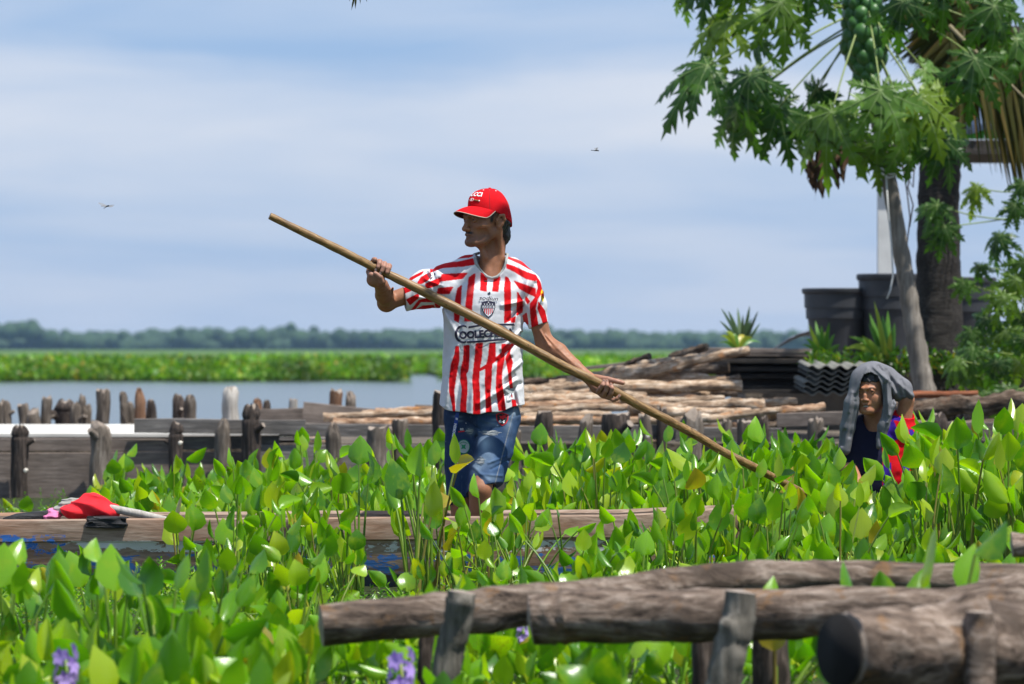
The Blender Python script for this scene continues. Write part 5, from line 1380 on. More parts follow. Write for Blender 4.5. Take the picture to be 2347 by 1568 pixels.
m = MB(); m.tube([brim_pt(i, NW, 0) for i in range(0, NB + 1)], .0019, 6); world_child('brim_edging', m.mesh('brim_edging', M_TRIM), man)
def cap_at(a, v, off): 
    p = loc2w(crown_pt(a, v)); c = loc2w((0, CC[1], .04)); d = (p - c) / np.linalg.norm(p - c); return Vector(p + d * off)
# seams, eyelets, button
for a in (R(0), R(60), R(120), R(180), R(240), R(300)):
    m = MB(); m.tube([cap_at(a, v_, .0002) for v_ in np.linspace(.0, .98, 14)], .0009, 5); world_child('seam', m.mesh('seam', M_CAPU), man)
for a in (R(32), R(90), R(-32), R(150)):
    m = MB(); c = cap_at(a, .70, .0012); d = (c - Vector(loc2w((0, CC[1], .04)))).normalized(); m.tube([c, c + d * .0012], [.0028, .0024], 10); world_child('eyelet', m.mesh('eyelet', M_WHT), man)
m = MB(); c = Vector(loc2w((0, CC[1], .1235))); m.tube([c, c + Vector((0, 0, .004))], [.006, .004], 12); world_child('button', m.mesh('button', M_CAP), man)

def text_mesh(s, bold=0.0, shear=0.0):
    cu = bpy.data.curves.new('t', 'FONT'); cu.body = s; cu.size = 1.0; cu.offset = bold; cu.shear = shear; cu.align_x = 'CENTER'; cu.align_y = 'CENTER'; cu.resolution_u = 3
    ob = bpy.data.objects.new('t', cu); COL.objects.link(ob); dg = bpy.context.evaluated_depsgraph_get(); dg.update()
    me = bpy.data.meshes.new_from_object(ob.evaluated_get(dg)); bpy.data.objects.remove(ob); bpy.data.curves.remove(cu)
    bm = bmesh.new(); bm.from_mesh(me); bpy.data.meshes.remove(me); return bm
def cap_text(s, a0, v0, size, mat, name, bold=.02, spread=1.0):
    bm = text_mesh(s, bold); bmesh.ops.triangulate(bm, faces=bm.faces)
    for v in bm.verts:
        x, y = v.co.x * size * spread, v.co.y * size
        v.co = cap_at(a0 + x / .085, v0 + y / .135, .0014)
    me = bpy.data.meshes.new(name); bm.to_mesh(me); bm.free(); me.materials.append(mat); world_child(name, me, man)
cap_text('GUCCI', R(6), .47, .033, M_WHT, 'lettering', .03, .92)
for a in (-.0045, .0045):
    pts = [cap_at(R(6) + (a + math.cos(q) * .0065) / .085, .255 + math.sin(q) * .0062 / .135, .0016) for q in np.linspace(0, 6.283, 17)]
    m = MB(); m.tube(pts, .0010, 5, cap=False); world_child('emblem', m.mesh('emblem', M_WHT), man)
m = MB(); m.tube([cap_at(R(6) + q / .085, .25 - q * .6, .0014) for q in (.014, .022, .030, .036)], [.0028, .0026, .0026, .0026], 6); world_child('emblem_bar', m.mesh('emblem_bar', simple('olive_thread', (.19, .13, .05), .8, .2, 200)), man)
m = MB(); m.tube([cap_at(R(6) + q / .085, .232, .0016) for q in (.036, .040)], [.0032, .0030], 8); world_child('emblem_ring', m.mesh('emblem_ring', M_WHT), man)

# -- shirt
PYK = np.array([600, 640, 700, 760, 830, 880, 930, 960]); LK = np.array([1040, 1026, 1015, 1012, 1011, 1011, 1006, 1002]); RK = np.array([1205, 1218, 1201, 1196, 1195, 1199, 1204, 1207]); DK = np.array([.085, .10, .115, .118, .118, .122, .128, .130])
CRE = [ # folds: (x0, y0, x1, y1, width px, amplitude m), in pixels of the photograph
 (1182, 872, 1095, 925, 5, .006), (1190, 880, 1110, 935, 6, -.006), (1178, 862, 1128, 905, 4, -.005), (1192, 760, 1150, 800, 5, .004), (1190, 775, 1140, 830, 6, -.005), (1195, 830, 1150, 870, 5, .005),
 (1196, 700, 1165, 735, 4, -.006), (1200, 690, 1150, 700, 5, .005), (1188, 700, 1175, 760, 4, .005), (1020, 700, 1060, 740, 6, -.005), (1018, 715, 1050, 775, 6, .005), (1015, 690, 1045, 715, 5, .005),
 (1030, 860, 1020, 930, 6, .005), (1055, 850, 1045, 945, 6, -.005), (1085, 880, 1078, 948, 6, .005), (1118, 900, 1120, 948, 5, -.004), (1150, 880, 1160, 940, 6, .006), (1175, 890, 1185, 935, 5, -.005),
 (990, 610, 1000, 690, 6, -.005), (975, 640, 1010, 655, 4, .005), (965, 660, 1005, 680, 5, -.005), (950, 680, 1010, 690, 4, .005), (960, 650, 940, 690, 5, .004), (1005, 640, 1012, 700, 5, -.006),
 (1225, 650, 1205, 690, 5, -.006), (1232, 680, 1212, 720, 4, .005), (1240, 700, 1218, 745, 5, -.004), (1210, 640, 1198, 690, 5, .005), (1060, 600, 1040, 640, 5, -.003), (1180, 600, 1195, 640, 5, -.003),
 (1120, 730, 1090, 800, 8, .003), (1050, 790, 1030, 850, 7, .005), (1075, 800, 1060, 870, 7, -.004), (1140, 820, 1110, 880, 7, .004), (1170, 820, 1150, 860, 5, -.005)]
def shirt_raw(p):
    px, py = toP(p); z = p[:, 2]
    l = np.interp(py, PYK, LK); r = np.interp(py, PYK, RK); dk = np.interp(py, PYK, DK)
    cx = ((l + r) / 2 - 1173) * KM; hx = (r - l) / 2 * KM
    q = np.sqrt(((p[:, 0] - cx) / hx) ** 2 + ((p[:, 1] - 17.958) / dk) ** 2) - 1
    d = q * np.minimum(hx, dk) * .85
    top = 648 - py; d = smax(d, top * KM * .9, .04)
    t2 = chain(p, [Q(1122, 618, 17.975), Q(1075, 628, 17.972), Q(1022, 650, 17.968)], [.062, .072, .074], .02)
    t3 = chain(p, [Q(1122, 618, 17.975), Q(1170, 630, 17.972), Q(1203, 655, 17.968)], [.062, .066, .060], .02)
    d = smin(smin(d, t2, .035), t3, .035)
    d = smin(d, chain(p, [Q(1018, 655, 17.966), Q(980, 662, 17.958), Q(927, 688, 17.945)], [.078, .074, .044], .02), .025)
    d = smin(d, chain(p, [Q(1203, 660, 17.966), Q(1222, 700, 17.958), Q(1236, 752, 17.952)], [.056, .048, .0385], .02), .02)
    return d
def shirt_fn(p):
    d = shirt_raw(p); px, py = toP(p)
    m = np.abs(d) < .05
    if m.any():
        x, y = px[m], py[m]; f = np.zeros(m.sum())
        for (x0, y0, x1, y1, w, amp) in CRE:
            ax, ay = x1 - x0, y1 - y0; t = np.clip(((x - x0) * ax + (y - y0) * ay) / (ax * ax + ay * ay), 0, 1)
            dd = (x - x0 - t * ax) ** 2 + (y - y0 - t * ay) ** 2; f += amp * 2.1 * np.exp(-dd / (w * w)) * np.sin(np.clip(t, .08, .92) * math.pi) ** .4
        f += .0045 * vnoise(p[m] * (1, 1, .6), 14, 3) + .0022 * vnoise(p[m] * (1, 1, .45), 30, 6) + .0007 * vnoise(p[m], 75, 9)
        d[m] -= f
    hem = np.interp(px, [1000, 1020, 1060, 1100, 1150, 1203, 1215], [926, 938, 946, 949, 942, 926, 920]) + 1.5 * np.sin(px / 9)
    d = smax(d, (py - hem) * KM, .002)
    # sleeve ends cut square, openings hollow
    a = Q(927, 688, 17.945); ax = Q(980, 668, 17.958) - a; ax /= np.linalg.norm(ax); ax = ax + np.array((0, 0, -.22)); ax /= np.linalg.norm(ax)
    cut = -(p - a) @ ax; near_s = np.linalg.norm(p - a, axis=1) < .12
    d = np.where(near_s, smax(d, cut, .002), d)
    d = smax(d, -cone(p, a - ax * .06, a + ax * .02, .037, .034), .002)
    b = Q(1235, 746, 17.952); bx = Q(1218, 700, 17.958) - b; bx /= np.linalg.norm(bx)
    cut = -(p - b) @ bx; near_s = np.linalg.norm(p - b, axis=1) < .09
    d = np.where(near_s, smax(d, cut, .002), d)
    d = smax(d, -cone(p, b - bx * .06, b + bx * .02, .0345, .032), .002)
    # neck opening and hollow hem
    d = smax(d, -chain(p, [Q(1126, 520, 18.0), Q(1124, 584, 17.955), Q(1127, 603, 17.905)], [.052, .060, .056], .005), .002)
    d = smax(d, -ell(p, Q(1105, 950, 17.958), (.145, .112, .035)), .002)
    return d
V, F = nets(shirt_fn, Q(905, 560, 17.80), Q(1270, 965, 18.12), .0025)
def Z2(pts): return [((1350 + x / 2.24) * .5893, (950 + y / 2.24) * .5893) for x, y in pts]
RED = [
 [(943,890),(972,890),(975,1010),(945,1180),(930,1280),(938,1400),(940,1500),(922,1490),(915,1400),(890,1290),(888,1180),(903,1045),(935,960)],
 [(1015,883),(1065,880),(1062,1000),(1055,1100),(1035,1130),(1045,1200),(1045,1300),(1035,1400),(1040,1500),(985,1500),(985,1400),(1000,1260),(985,1180),(990,1080),(1012,1000)],
 [(1120,866),(1180,860),(1170,1000),(1150,1100),(1148,1200),(1155,1300),(1158,1500),(1098,1500),(1100,1300),(1090,1180),(1098,1100),(1110,1000)],
 [(1240,863),(1290,858),(1290,990),(1262,1040),(1255,1180),(1245,1300),(1258,1470),(1210,1480),(1205,1300),(1200,1200),(1205,1080),(1228,980)],
 [(1345,870),(1418,872),(1365,940),(1370,1000),(1350,1100),(1345,1200),(1360,1290),(1380,1450),(1320,1450),(1295,1250),(1300,1150),(1310,1000),(1345,940)],
 [(1415,880),(1445,858),(1415,945),(1440,1030),(1425,1120),(1440,1250),(1480,1440),(1442,1440),(1430,1320),(1410,1200),(1400,1100),(1378,990),(1405,930)],
 [(1440,862),(1350,940),(1300,985),(1205,1052),(1150,1088),(1155,1105),(1215,1075),(1310,1005),(1370,950),(1448,880)],
 [(960,385),(996,358),(985,560),(970,682),(932,662),(930,560),(945,450)],
 [(1058,290),(1115,252),(1100,400),(1085,560),(1083,670),(1020,672),(1030,540),(1045,400)],
 [(1163,245),(1217,280),(1214,413),(1160,403)], [(1276,290),(1332,280),(1314,413),(1264,411)],
 [(1378,280),(1400,290),(1421,335),(1425,500),(1423,663),(1367,688),(1371,500),(1367,380)], [(1482,413),(1527,490),(1526,592),(1474,622),(1478,520)], [(1430,645),(1467,630),(1460,682),(1428,682)],
 [(800,150),(830,118),(900,98),(1000,90),(1090,55),(1092,98),(1060,112),(960,120),(870,125),(825,150)],
 [(720,212),(830,152),(960,153),(1095,122),(1107,176),(1010,192),(880,200),(822,206),(720,245)],
 [(822,262),(1047,249),(1003,300),(803,324)], [(790,384),(922,371),(888,434),(778,432)],
 [(525,300),(665,232),(650,257),(548,314)], [(608,340),(640,288),(722,243),(722,292),(690,322),(640,347)], [(678,345),(817,288),(805,332),(790,357),(690,387)],
 [(470,385),(522,373),(562,400),(498,428)], [(513,482),(620,429),(622,467),(545,528)], [(552,575),(620,490),(740,459),(792,470),(760,502),(640,502),(590,562)], [(600,565),(660,535),(750,530),(760,560),(620,572)],
 [(758,512),(842,545),(812,560),(770,548)],
 [(1380,85),(1420,112),(1500,138),(1600,183),(1645,232),(1600,222),(1500,167),(1385,117)], [(1384,170),(1440,185),(1560,240),(1642,265),(1642,322),(1560,302),(1460,242),(1388,207)],
 [(1453,318),(1642,385),(1637,458),(1560,422),(1500,387)], [(1642,268),(1682,330),(1702,412),(1662,470),(1640,560),(1667,735),(1608,730),(1595,600),(1590,520),(1632,470),(1662,380)],
 [(1665,500),(1722,580),(1750,712),(1715,720),(1690,640),(1658,560)], [(1555,450),(1592,500),(1572,522),(1550,480)], [(1528,620),(1562,598),(1578,700),(1540,680)]]
RED = [Z2(q) for q in RED]
px_, py_ = toP(V)
isred = np.zeros(len(V))
for ox, oy in ((-1.3, -.4), (1.3, .4), (-.4, 1.3), (.4, -1.3), (0, 0)):
    h_ = np.zeros(len(V), bool)
    for q in RED: h_ |= inpoly(px_ + ox, py_ + oy, q)
    isred += h_ / 2
isred = isred.clip(0, 1)
C = np.array((.62, .62, .645)) * (1 - isred[:, None]) + np.array((.56, .004, .008)) * isred[:, None]
C *= (1 + .04 * vnoise(V, 16, 8)[:, None]); C = blend(C, np.clip(vnoise(V, 9, 5) - .45, 0, 1) * .5, (.42, .40, .36))
t = NT('jersey'); a = t.attr(); v = t.coord('Object'); n = t.noise(v, 900, 2, .5); n2 = t.noise(v, 30, 4, .6)
t.bsdf(a.outputs['Color'], .72, t.bump(t.math('ADD', n, t.math('MULTIPLY', n2, 1.5)), .35, .002), .12); M_JER = t.m
me = mesh_from('shirt', V, F, M_JER); set_color(me, C); shirt = world_child('shirt', me, man)
sh_bvh = BVHTree.FromPolygons([tuple(v) for v in V], [tuple(f) for f in F])
def flat_mat(name, c): return simple(name, c, .75, .06, 120, .1, bd=.001)
M_NAVY = flat_mat('navy_print', (.018, .018, .045)); M_PWH = flat_mat('white_print', (.72, .72, .75)); M_PRED = flat_mat('red_print', (.60, .012, .02)); M_GRN = flat_mat('green_print', (.02, .20, .09)); M_GREY = flat_mat('grey_print', (.33, .36, .37)); M_YEL = flat_mat('yellow_print', (.75, .48, .02)); M_RBLUE = flat_mat('blue_ribbon', (.02, .06, .30)); M_LACE = flat_mat('grey_trim', (.30, .32, .31))
def project(bm, bvh, off, name, mat, parent, y0=17.2):
    bmesh.ops.triangulate(bm, faces=bm.faces)
    for v in bm.verts:   # x, y hold photograph pixels
        o_ = Vector(((v.co.x - 1173) * KM, y0, CAM_H + (800 - v.co.y) * KM)); h, n, i, d = bvh.ray_cast(o_, Vector((0, 1, 0)))
        v.co = (h if h is not None else Vector((o_.x, 17.9, o_.z))) + Vector((0, -off, 0)) + (n * off * .4 if n is not None and n.y < 0 else Vector())
    me = bpy.data.meshes.new(name); bm.to_mesh(me); bm.free(); me.materials.append(mat); return world_child(name, me, parent)
def poly_decal(pts, bvh, off, name, mat, parent=None, cuts=1):
    bm = bmesh.new(); vs = [bm.verts.new((x, y, 0)) for x, y in pts]; bm.faces.new(vs); bmesh.ops.triangulate(bm, faces=bm.faces)
    for _ in range(cuts): bmesh.ops.subdivide_edges(bm, edges=[e for e in bm.edges if e.calc_length() > 4], cuts=1)
    return project(bm, bvh, off, name, mat, parent or man)
def text_decal(s, cx, cy, h, w, bvh, off, name, mat, rot=0.0, bold=.02, shear=0.0, parent=None, sub=False, curve=0.0):
    bm = text_mesh(s, bold, shear); xs = [v.co.x for v in bm.verts]; ys = [v.co.y for v in bm.verts]
    sx = w / (max(xs) - min(xs)); sy = h / (max(ys) - min(ys)); mx = (max(xs) + min(xs)) / 2; my = (max(ys) + min(ys)) / 2
    for v in bm.verts:
        x, y = (v.co.x - mx) * sx, -(v.co.y - my) * sy; y += curve * (x / w * 2) ** 2 * h
        v.co = Vector((cx + x * math.cos(rot) - y * math.sin(rot), cy + x * math.sin(rot) + y * math.cos(rot), 0))
    if sub:
        bmesh.ops.triangulate(bm, faces=bm.faces); bmesh.ops.subdivide_edges(bm, edges=[e for e in bm.edges if e.calc_length() > 6], cuts=1)
    return project(bm, bvh, off, name, mat, parent or man)
B = sh_bvh
text_decal('sodiun', 1119.5, 684, 9, 43, B, .0042, 'lettering', M_NAVY, R(3), .012, .25)
poly_decal([(1117, 674), (1118, 670), (1119.6, 672), (1120.6, 669), (1121.8, 672), (1123.5, 670), (1124, 674), (1120.5, 676)], B, .0012, 'emblem', M_NAVY, cuts=0)
shld = [(1103.5, 693), (1110, 691.5), (1119, 689.5), (1128, 691.5), (1134.5, 693), (1134.5, 706), (1131, 716), (1126, 723), (1119, 729), (1112, 723), (1107, 716), (1103.5, 706)]
crest = poly_decal(shld, B, .0030, 'crest', M_NAVY)
inn = [(1106, 706.5), (1132, 706.5), (1129.5, 714.5), (1125, 721), (1119, 726), (1113, 721), (1108.5, 714.5)]
def sub_decal(obj): obj.parent = crest; obj.location = (0, 0, 0); return obj
sub_decal(poly_decal(inn, B, .0036, 'crest_field', M_PWH))
for x in (1110.5, 1114.6, 1118.8, 1123, 1127.2):
    b = 723 - abs(x - 1119) * .75; sub_decal(poly_decal([(x - 1.0, 707), (x + 1.0, 707), (x + 1.0, b), (x - 1.0, b)], B, .0041, 'crest_stripe', M_PRED, cuts=0))
sub_decal(poly_decal([(1105.5, 701), (1132.5, 701), (1132.5, 707), (1105.5, 707)], B, .0044, 'crest_band', M_PWH)); sub_decal(text_decal('JUNIOR', 1119, 704, 4.4, 24, B, .0052, 'lettering', M_NAVY, 0, .04))
def star(cx, cy, r): return [(cx + (r if i % 2 == 0 else r * .42) * math.sin(i * math.pi / 5), cy - (r if i % 2 == 0 else r * .42) * math.cos(i * math.pi / 5)) for i in range(10)]
for (x, y) in ((1119, 693.2), (1110, 697.6), (1115.8, 697.6), (1122, 697.6), (1128, 697.6)): sub_decal(poly_decal(star(x, y, 2.0), B, .0038, 'star', M_PWH, cuts=0))
# chest wordmark: large C, letters between two bars
def arc(cx, cy, rx, ry, a0, a1, th, n=20): return [(cx + rx * math.cos(a), cy + ry * math.sin(a)) for a in np.linspace(R(a0), R(a1), n)] + [(cx + (rx - th) * math.cos(a), cy + (ry - th) * math.sin(a)) for a in np.linspace(R(a1), R(a0), n)]
poly_decal(arc(1062.5, 766, 20, 21, 325, 45, 5) if False else [(1061 + 19 * math.cos(R(a)), 766 + 21 * math.sin(R(a))) for a in range(62, 304, 11)] + [(1062.5 + 15 * math.cos(R(a)), 766 + 16.5 * math.sin(R(a))) for a in range(300, 62, -11)], B, .0028, 'lettering', M_NAVY)
text_decal('OOLECHERA', 1115, 765, 18.5, 126, B, .0030, 'lettering', M_NAVY, R(-3.5), .055, 0, None, True)
poly_decal([(1074, 748), (1100, 744), (1140, 742), (1178, 742), (1179, 746.5), (1140, 746.5), (1100, 748.5), (1073, 753)], B, .0028, 'lettering_bar', M_NAVY)
poly_decal([(1070, 782), (1100, 780.5), (1140, 777), (1176, 776), (1176, 780.5), (1140, 781.5), (1100, 785), (1070, 786.5)], B, .0028, 'lettering_bar', M_NAVY)
poly_decal([(1156, 893), (1176, 889), (1180, 916), (1160, 920)], B, .0026, 'hem_label', M_GREY); 
poly_decal([(1158, 895), (1174.5, 891.5), (1178, 914), (1161.5, 917.5)], B, .0034, 'hem_label', M_PWH)
for k in range(5): poly_decal([(1167 + 5.8 * math.cos(a) , 903 + 6.5 * math.sin(a)) for a in (k * 1.2566 - .35, k * 1.2566 + .35)] + [(1167 + 3.4 * math.cos(k * 1.2566), 903 + 3.8 * math.sin(k * 1.2566))], B, .0042, 'ball_print', M_NAVY, cuts=0)
poly_decal(star(1167, 903, 2.6), B, .0044, 'ball_print', M_GREY, cuts=0)
# sleeve prints
text_decal('HERA', 984, 631, 8, 21, B, .0010, 'sleeve_print', M_NAVY, R(64), .04)
poly_decal([(990, 618), (992.5, 617), (1001, 637), (998.5, 638)], B, .0010, 'sleeve_print', M_NAVY, cuts=1)
poly_decal([(1240.5, 662), (1246, 668), (1247, 682), (1244.5, 693), (1239.5, 684), (1239, 670)], B, .0014, 'sleeve_badge', M_YEL)
poly_decal([(1240, 672), (1246, 674), (1246, 680), (1240, 679)], B, .0018, 'sleeve_badge', M_PRED, cuts=0)
poly_decal([(921, 662), (924, 660.5), (925, 666), (922.5, 668)], B, .0012, 'sleeve_print', M_PWH, cuts=0)
# collar trim
def on_shirt(x, y, off=.001):
    h, n, i, d = B.ray_cast(Vector(((x - 1173) * KM, 17.2, CAM_H + (800 - y) * KM)), Vector((0, 1, 0)))
    return (h if h is not None else Vector(((x - 1173) * KM, 17.93, CAM_H + (800 - y) * KM))) + Vector((0, -off, 0))
front = [(1088.5, 594), (1091, 604), (1097, 615), (1106, 626), (1116, 634), (1127, 637.5), (1139, 634), (1149, 625), (1156, 613), (1159.5, 602), (1160, 594)]
pts = [on_shirt(x, y) for x, y in front]
yf = [float(q.y) for q in pts]
for k in range(1, len(pts) - 1):
    if abs(pts[k].y - (pts[k-1].y + pts[k+1].y) / 2) > .03: pts[k].y = (pts[k-1].y + pts[k+1].y) / 2
ring = [Vector(Q(1163, 584, 17.985)[:]), Vector(Q(1152, 580, 18.02)[:]), Vector(Q(1124, 579, 18.035)[:]), Vector(Q(1098, 580, 18.02)[:]), Vector(Q(1086, 584, 17.985)[:])]
m = MB(); m.tube(pts + ring + [pts[0]], .0058, 8, cap=False); world_child('collar', m.mesh('collar', M_LACE), man)

# -- denim shorts
def shorts_fn(p):
    px, py = toP(p)
    d = ell(p, Q(1106, 950, 17.965), (.142, .105, .10))
    r = chain(p, [Q(1066, 955, 17.975), Q(1062, 1060, 17.95), Q(1063, 1165, 17.925)], [.083, .073, .066], .01)
    l = chain(p, [Q(1143, 960, 17.955), Q(1127, 1030, 17.91), Q(1105, 1138, 17.825)], [.082, .079, .066], .01)
    d = smin(smin(d, r, .03), l, .022)
    d -= .0030 * vnoise(p * (1, 1, .8), 20, 3) + .0018 * vnoise(p, 48, 5)
    for (x0, y0, x1, y1, w, amp) in ((1092, 1000, 1080, 1060, 4, -.006), (1160, 1045, 1120, 1060, 3, .004), (1165, 1055, 1125, 1075, 3, -.004), (1150, 1090, 1100, 1085, 3, .003), (1120, 955, 1165, 950, 4, -.004), (1100, 960, 1140, 975, 4, .004), (1070, 965, 1100, 985, 3, -.003), (1050, 1040, 1075, 1050, 3, .003), (1085, 1070, 1120, 1100, 4, .003), (1175, 960, 1160, 1040, 3, .003)):
        ax, ay = x1 - x0, y1 - y0; t = np.clip(((px - x0) * ax + (py - y0) * ay) / (ax * ax + ay * ay), 0, 1)
        d -= amp * np.exp(-((px - x0 - t * ax) ** 2 + (py - y0 - t * ay) ** 2) / w / w) * (np.abs(d) < .03)
    # hem of the bent leg
    a = np.array(P(1105, 1122, 17.835)[:]); n = np.array((.30, -.25, -.92)); n /= np.linalg.norm(n)
    isl = ((px > 1088) | (p[:, 1] < 17.895)) & (np.linalg.norm(p - a, axis=1) < .15)
    d = np.where(isl, smax(d, (p - a) @ n, .002), d)
    d = smax(d, -cone(p, a + n * .10, a - n * .004, .057, .055), .002) if True else d
    d = smax(d, (py - 1158) * KM, .002)
    return d
V, F = nets(shorts_fn, Q(1000, 890, 17.74), Q(1210, 1175, 18.12), .0028)
px_, py_ = toP(V)
n1 = vnoise(V, 30, 1); n2 = vnoise(V, 9, 2); n3 = vnoise(V * (1, 1, .3), 300, 4)
C = np.repeat(np.array((.016, .036, .090))[None], len(V), 0)
w = .35 + .25 * n2 + .12 * n1
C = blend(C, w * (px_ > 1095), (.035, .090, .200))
def gb(cx, cy, rx, ry): return np.exp(-((px_ - cx) / rx) ** 2 - ((py_ - cy) / ry) ** 2)
for (cx, cy, rx, ry, a) in ((1112, 1015, 14, 22, .75), (1100, 1062, 16, 18, .65), (1165, 975, 10, 30, .3), (1120, 1095, 22, 9, .35), (1180, 945, 8, 12, .5), (1128, 972, 14, 6, .4), (1125, 1035, 12, 30, .3), (1076, 988, 8, 8, .7), (1048, 955, 10, 3, .5), (1052, 965, 9, 2.5, .4), (1155, 948, 24, 2.5, .6), (1135, 962, 10, 3, .5)):
    C = blend(C, gb(cx, cy, rx, ry) * a * (1 + .5 * n1), (.28, .37, .46))
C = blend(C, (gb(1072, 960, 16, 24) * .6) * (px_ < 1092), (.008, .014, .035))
C = blend(C, np.clip(n3 - .55, 0, 1) * .5, (.22, .30, .42))
C = blend(C, (vnoise(V, 110, 9) > .93) * 1.0 * (px_ < 1100), (.6, .62, .65))
seam = np.abs(px_ - np.interp(py_, [930, 1120], [1180, 1131])) < 1.1; C = blend(C, seam * .5, (.30, .30, .28))
hemy = 1114 + (px_ - 1069) * .36; C = blend(C, (np.abs(py_ - hemy + 5) < 1.2) * .6 * (px_ > 1066), (.05, .07, .14))
M_DEN = attr_mat('denim', .85, 700, .22, .3, .2, .001)
me = mesh_from('shorts', V, F, M_DEN); set_color(me, C); world_child('shorts', me, man)
S = BVHTree.FromPolygons([tuple(v) for v in V], [tuple(f) for f in F])
rl = random.Random(3)
M_RIP = flat_mat('white_denim_threads', (.42, .43, .42)); M_HOLE = flat_mat('rip_lining', (.10, .13, .17))
def rip(cx, cy, w, h, n):
    o = poly_decal([(cx + w/2 * math.cos(a) * (1 + .2 * rl.uniform(-1, 1)), cy + h/2 * math.sin(a) * (1 + .3 * rl.uniform(-1, 1))) for a in np.linspace(0, 6.1, 14)], S, .0010, 'rip', M_HOLE)
    for i in range(int(n * 1.7)):
        y = cy - h/2 + h * rl.random(); ww = w * math.sqrt(max(.05, 1 - ((y - cy) / (h/2)) ** 2)) * rl.uniform(.45, 1.2); q = rl.uniform(-.2, .2) * w; t1 = rl.uniform(-1.6, 1.6); b1 = rl.uniform(-1.6, 1.6)
        poly_decal([(cx - ww/2 + q, y - .3 + t1), (cx + q, y - .45 + b1), (cx + ww/2 + q, y - .25 - t1), (cx + ww/2 + q, y + .3 - t1), (cx + q, y + .45 + b1), (cx - ww/2 + q, y + .3 + t1)], S, rl.uniform(.0020, .0032), 'thread', M_RIP, o, 0).location = (0, 0, 0)
rip(1122, 991, 38, 12, 6); rip(1101, 1055, 20, 18, 6); rip(1076, 988, 15, 12, 4)
# ribbon, patches
rb = poly_decal([(1044.5, 945), (1052.5, 946), (1043, 1008), (1034, 1007)], S, .0022, 'ribbon', M_RBLUE, None, 3)
text_decal('BROKEN', 1041.6, 986, 6.2, 31, S, .0062, 'lettering', M_PWH, R(-80), .04, 0, None, True); text_decal('#', 1047, 960, 5.5, 5, S, .0062, 'lettering', M_PWH, R(-80), .02)
text_decal('02', 1058, 984, 5, 8, S, .0012, 'lettering', M_PWH, R(-4)); poly_decal([(1050, 988.5), (1064, 987), (1064, 989.5), (1050, 991)], S, .0012, 'stitch', M_PRED, cuts=0)
sh64 = [(1136, 950), (1142, 947), (1150, 945.5), (1158, 947.5), (1165, 951), (1164.5, 961), (1160, 970), (1151, 976), (1143, 971), (1137.5, 962)]
def scale_poly(p_, f): cx = sum(q[0] for q in p_) / len(p_); cy = sum(q[1] for q in p_) / len(p_); return [(cx + (x - cx) * f, cy + (y - cy) * f) for x, y in p_]
pt = poly_decal(sh64, S, .0016, 'patch', M_PRED); poly_decal(scale_poly(sh64, .84), S, .0024, 'patch', flat_mat('black_patch', (.012, .012, .016)))
leafp = [(1151, 948), (1153, 952), (1158, 951), (1156.5, 955), (1160, 957.5), (1155, 959), (1152, 963), (1149, 959.5), (1144, 961), (1146, 957), (1142.5, 954), (1147.5, 953.5), (1148, 950)]
poly_decal(leafp, S, .0032, 'leaf_emblem', M_PRED, cuts=0); text_decal('64', 1149.5, 966, 7, 14, S, .0032, 'lettering', M_PWH, R(6), .03)
circ = lambda cx, cy, rx, ry, n=20: [(cx + rx * math.cos(2*math.pi*i/n), cy + ry * math.sin(2*math.pi*i/n)) for i in range(n)]
poly_decal(circ(1062, 1024, 14.5, 16.5), S, .0016, 'patch', M_GRN); poly_decal(circ(1062, 1024, 12.8, 14.6), S, .0022, 'patch', M_GREY)
poly_decal([(1062 + (7.5 if i % 2 else 3.5) * math.cos(i * .785), 1024 + (8 if i % 2 else 4) * math.sin(i * .785)) for i in range(8)], S, .0030, 'leaf_emblem', M_GRN, cuts=0)
text_decal('BROKEN', 1062, 1013.5, 3.6, 17, S, .0030, 'lettering', M_GRN, 0, .03, curve=1.0)
p18 = [(1043, 1057), (1057, 1051.5), (1072, 1052.5), (1073, 1065), (1058, 1065), (1046, 1075)]
poly_decal(p18, S, .0016, 'patch', M_PWH); poly_decal(scale_poly(p18, .87), S, .0024, 'patch', M_PRED); text_decal('1864', 1058.5, 1059, 6.5, 21, S, .0032, 'lettering', M_PWH, R(-7), .02)

# -- pole
t = NT('pole_wood'); v = t.coord('Object', (1, 1, 1), rot=(0, R(-26), 0)); 
mp = t.node('ShaderNodeMapping'); mp.inputs['Scale'].default_value = (.06, 1, 1); t.l.new(v, mp.inputs['Vector'])
g = t.noise(mp.outputs['Vector'], 130, 5, .65, .3); b = t.noise(t.coord('Object'), 7, 3, .6)
c = t.ramp(g, [(.3, (.060, .028, .008)), (.5, (.21, .115, .034)), (.72, (.40, .25, .10))]); c = t.mix(t.ramp(b, [(.45, (0, 0, 0)), (.75, (.6,) * 3)]), c, (.20, .11, .035))
sp = t.noise(t.coord('Object'), 55, 2, .5); c = t.mix(t.ramp(sp, [(.70, (0, 0, 0)), (.74, (.9,) * 3)]), c, (.03, .018, .008))
t.bsdf(c, .42, t.bump(g, .5, .003), .45); M_POLE = t.m
def smoothpts(pts, rads, k=6):
    P3 = [Vector(p) for p in pts]; out_ = []; ro = []
    for i in range(len(P3) - 1):
        p0 = P3[max(i-1, 0)]; p1 = P3[i]; p2 = P3[i+1]; p3 = P3[min(i+2, len(P3)-1)]
        for j in range(k):
            t_ = j / k; out_.append(.5 * ((2 * p1) + (-p0 + p2) * t_ + (2*p0 - 5*p1 + 4*p2 - p3) * t_ * t_ + (-p0 + 3*p1 - 3*p2 + p3) * t_ ** 3)); ro.append(rads[i] + (rads[i+1] - rads[i]) * t_)
    return out_ + [P3[-1]], ro + [rads[-1]]
pp, pr = smoothpts([P(*q) for q in POLE], PR); m = MB(); c0 = P(1100, 735, 17.73)
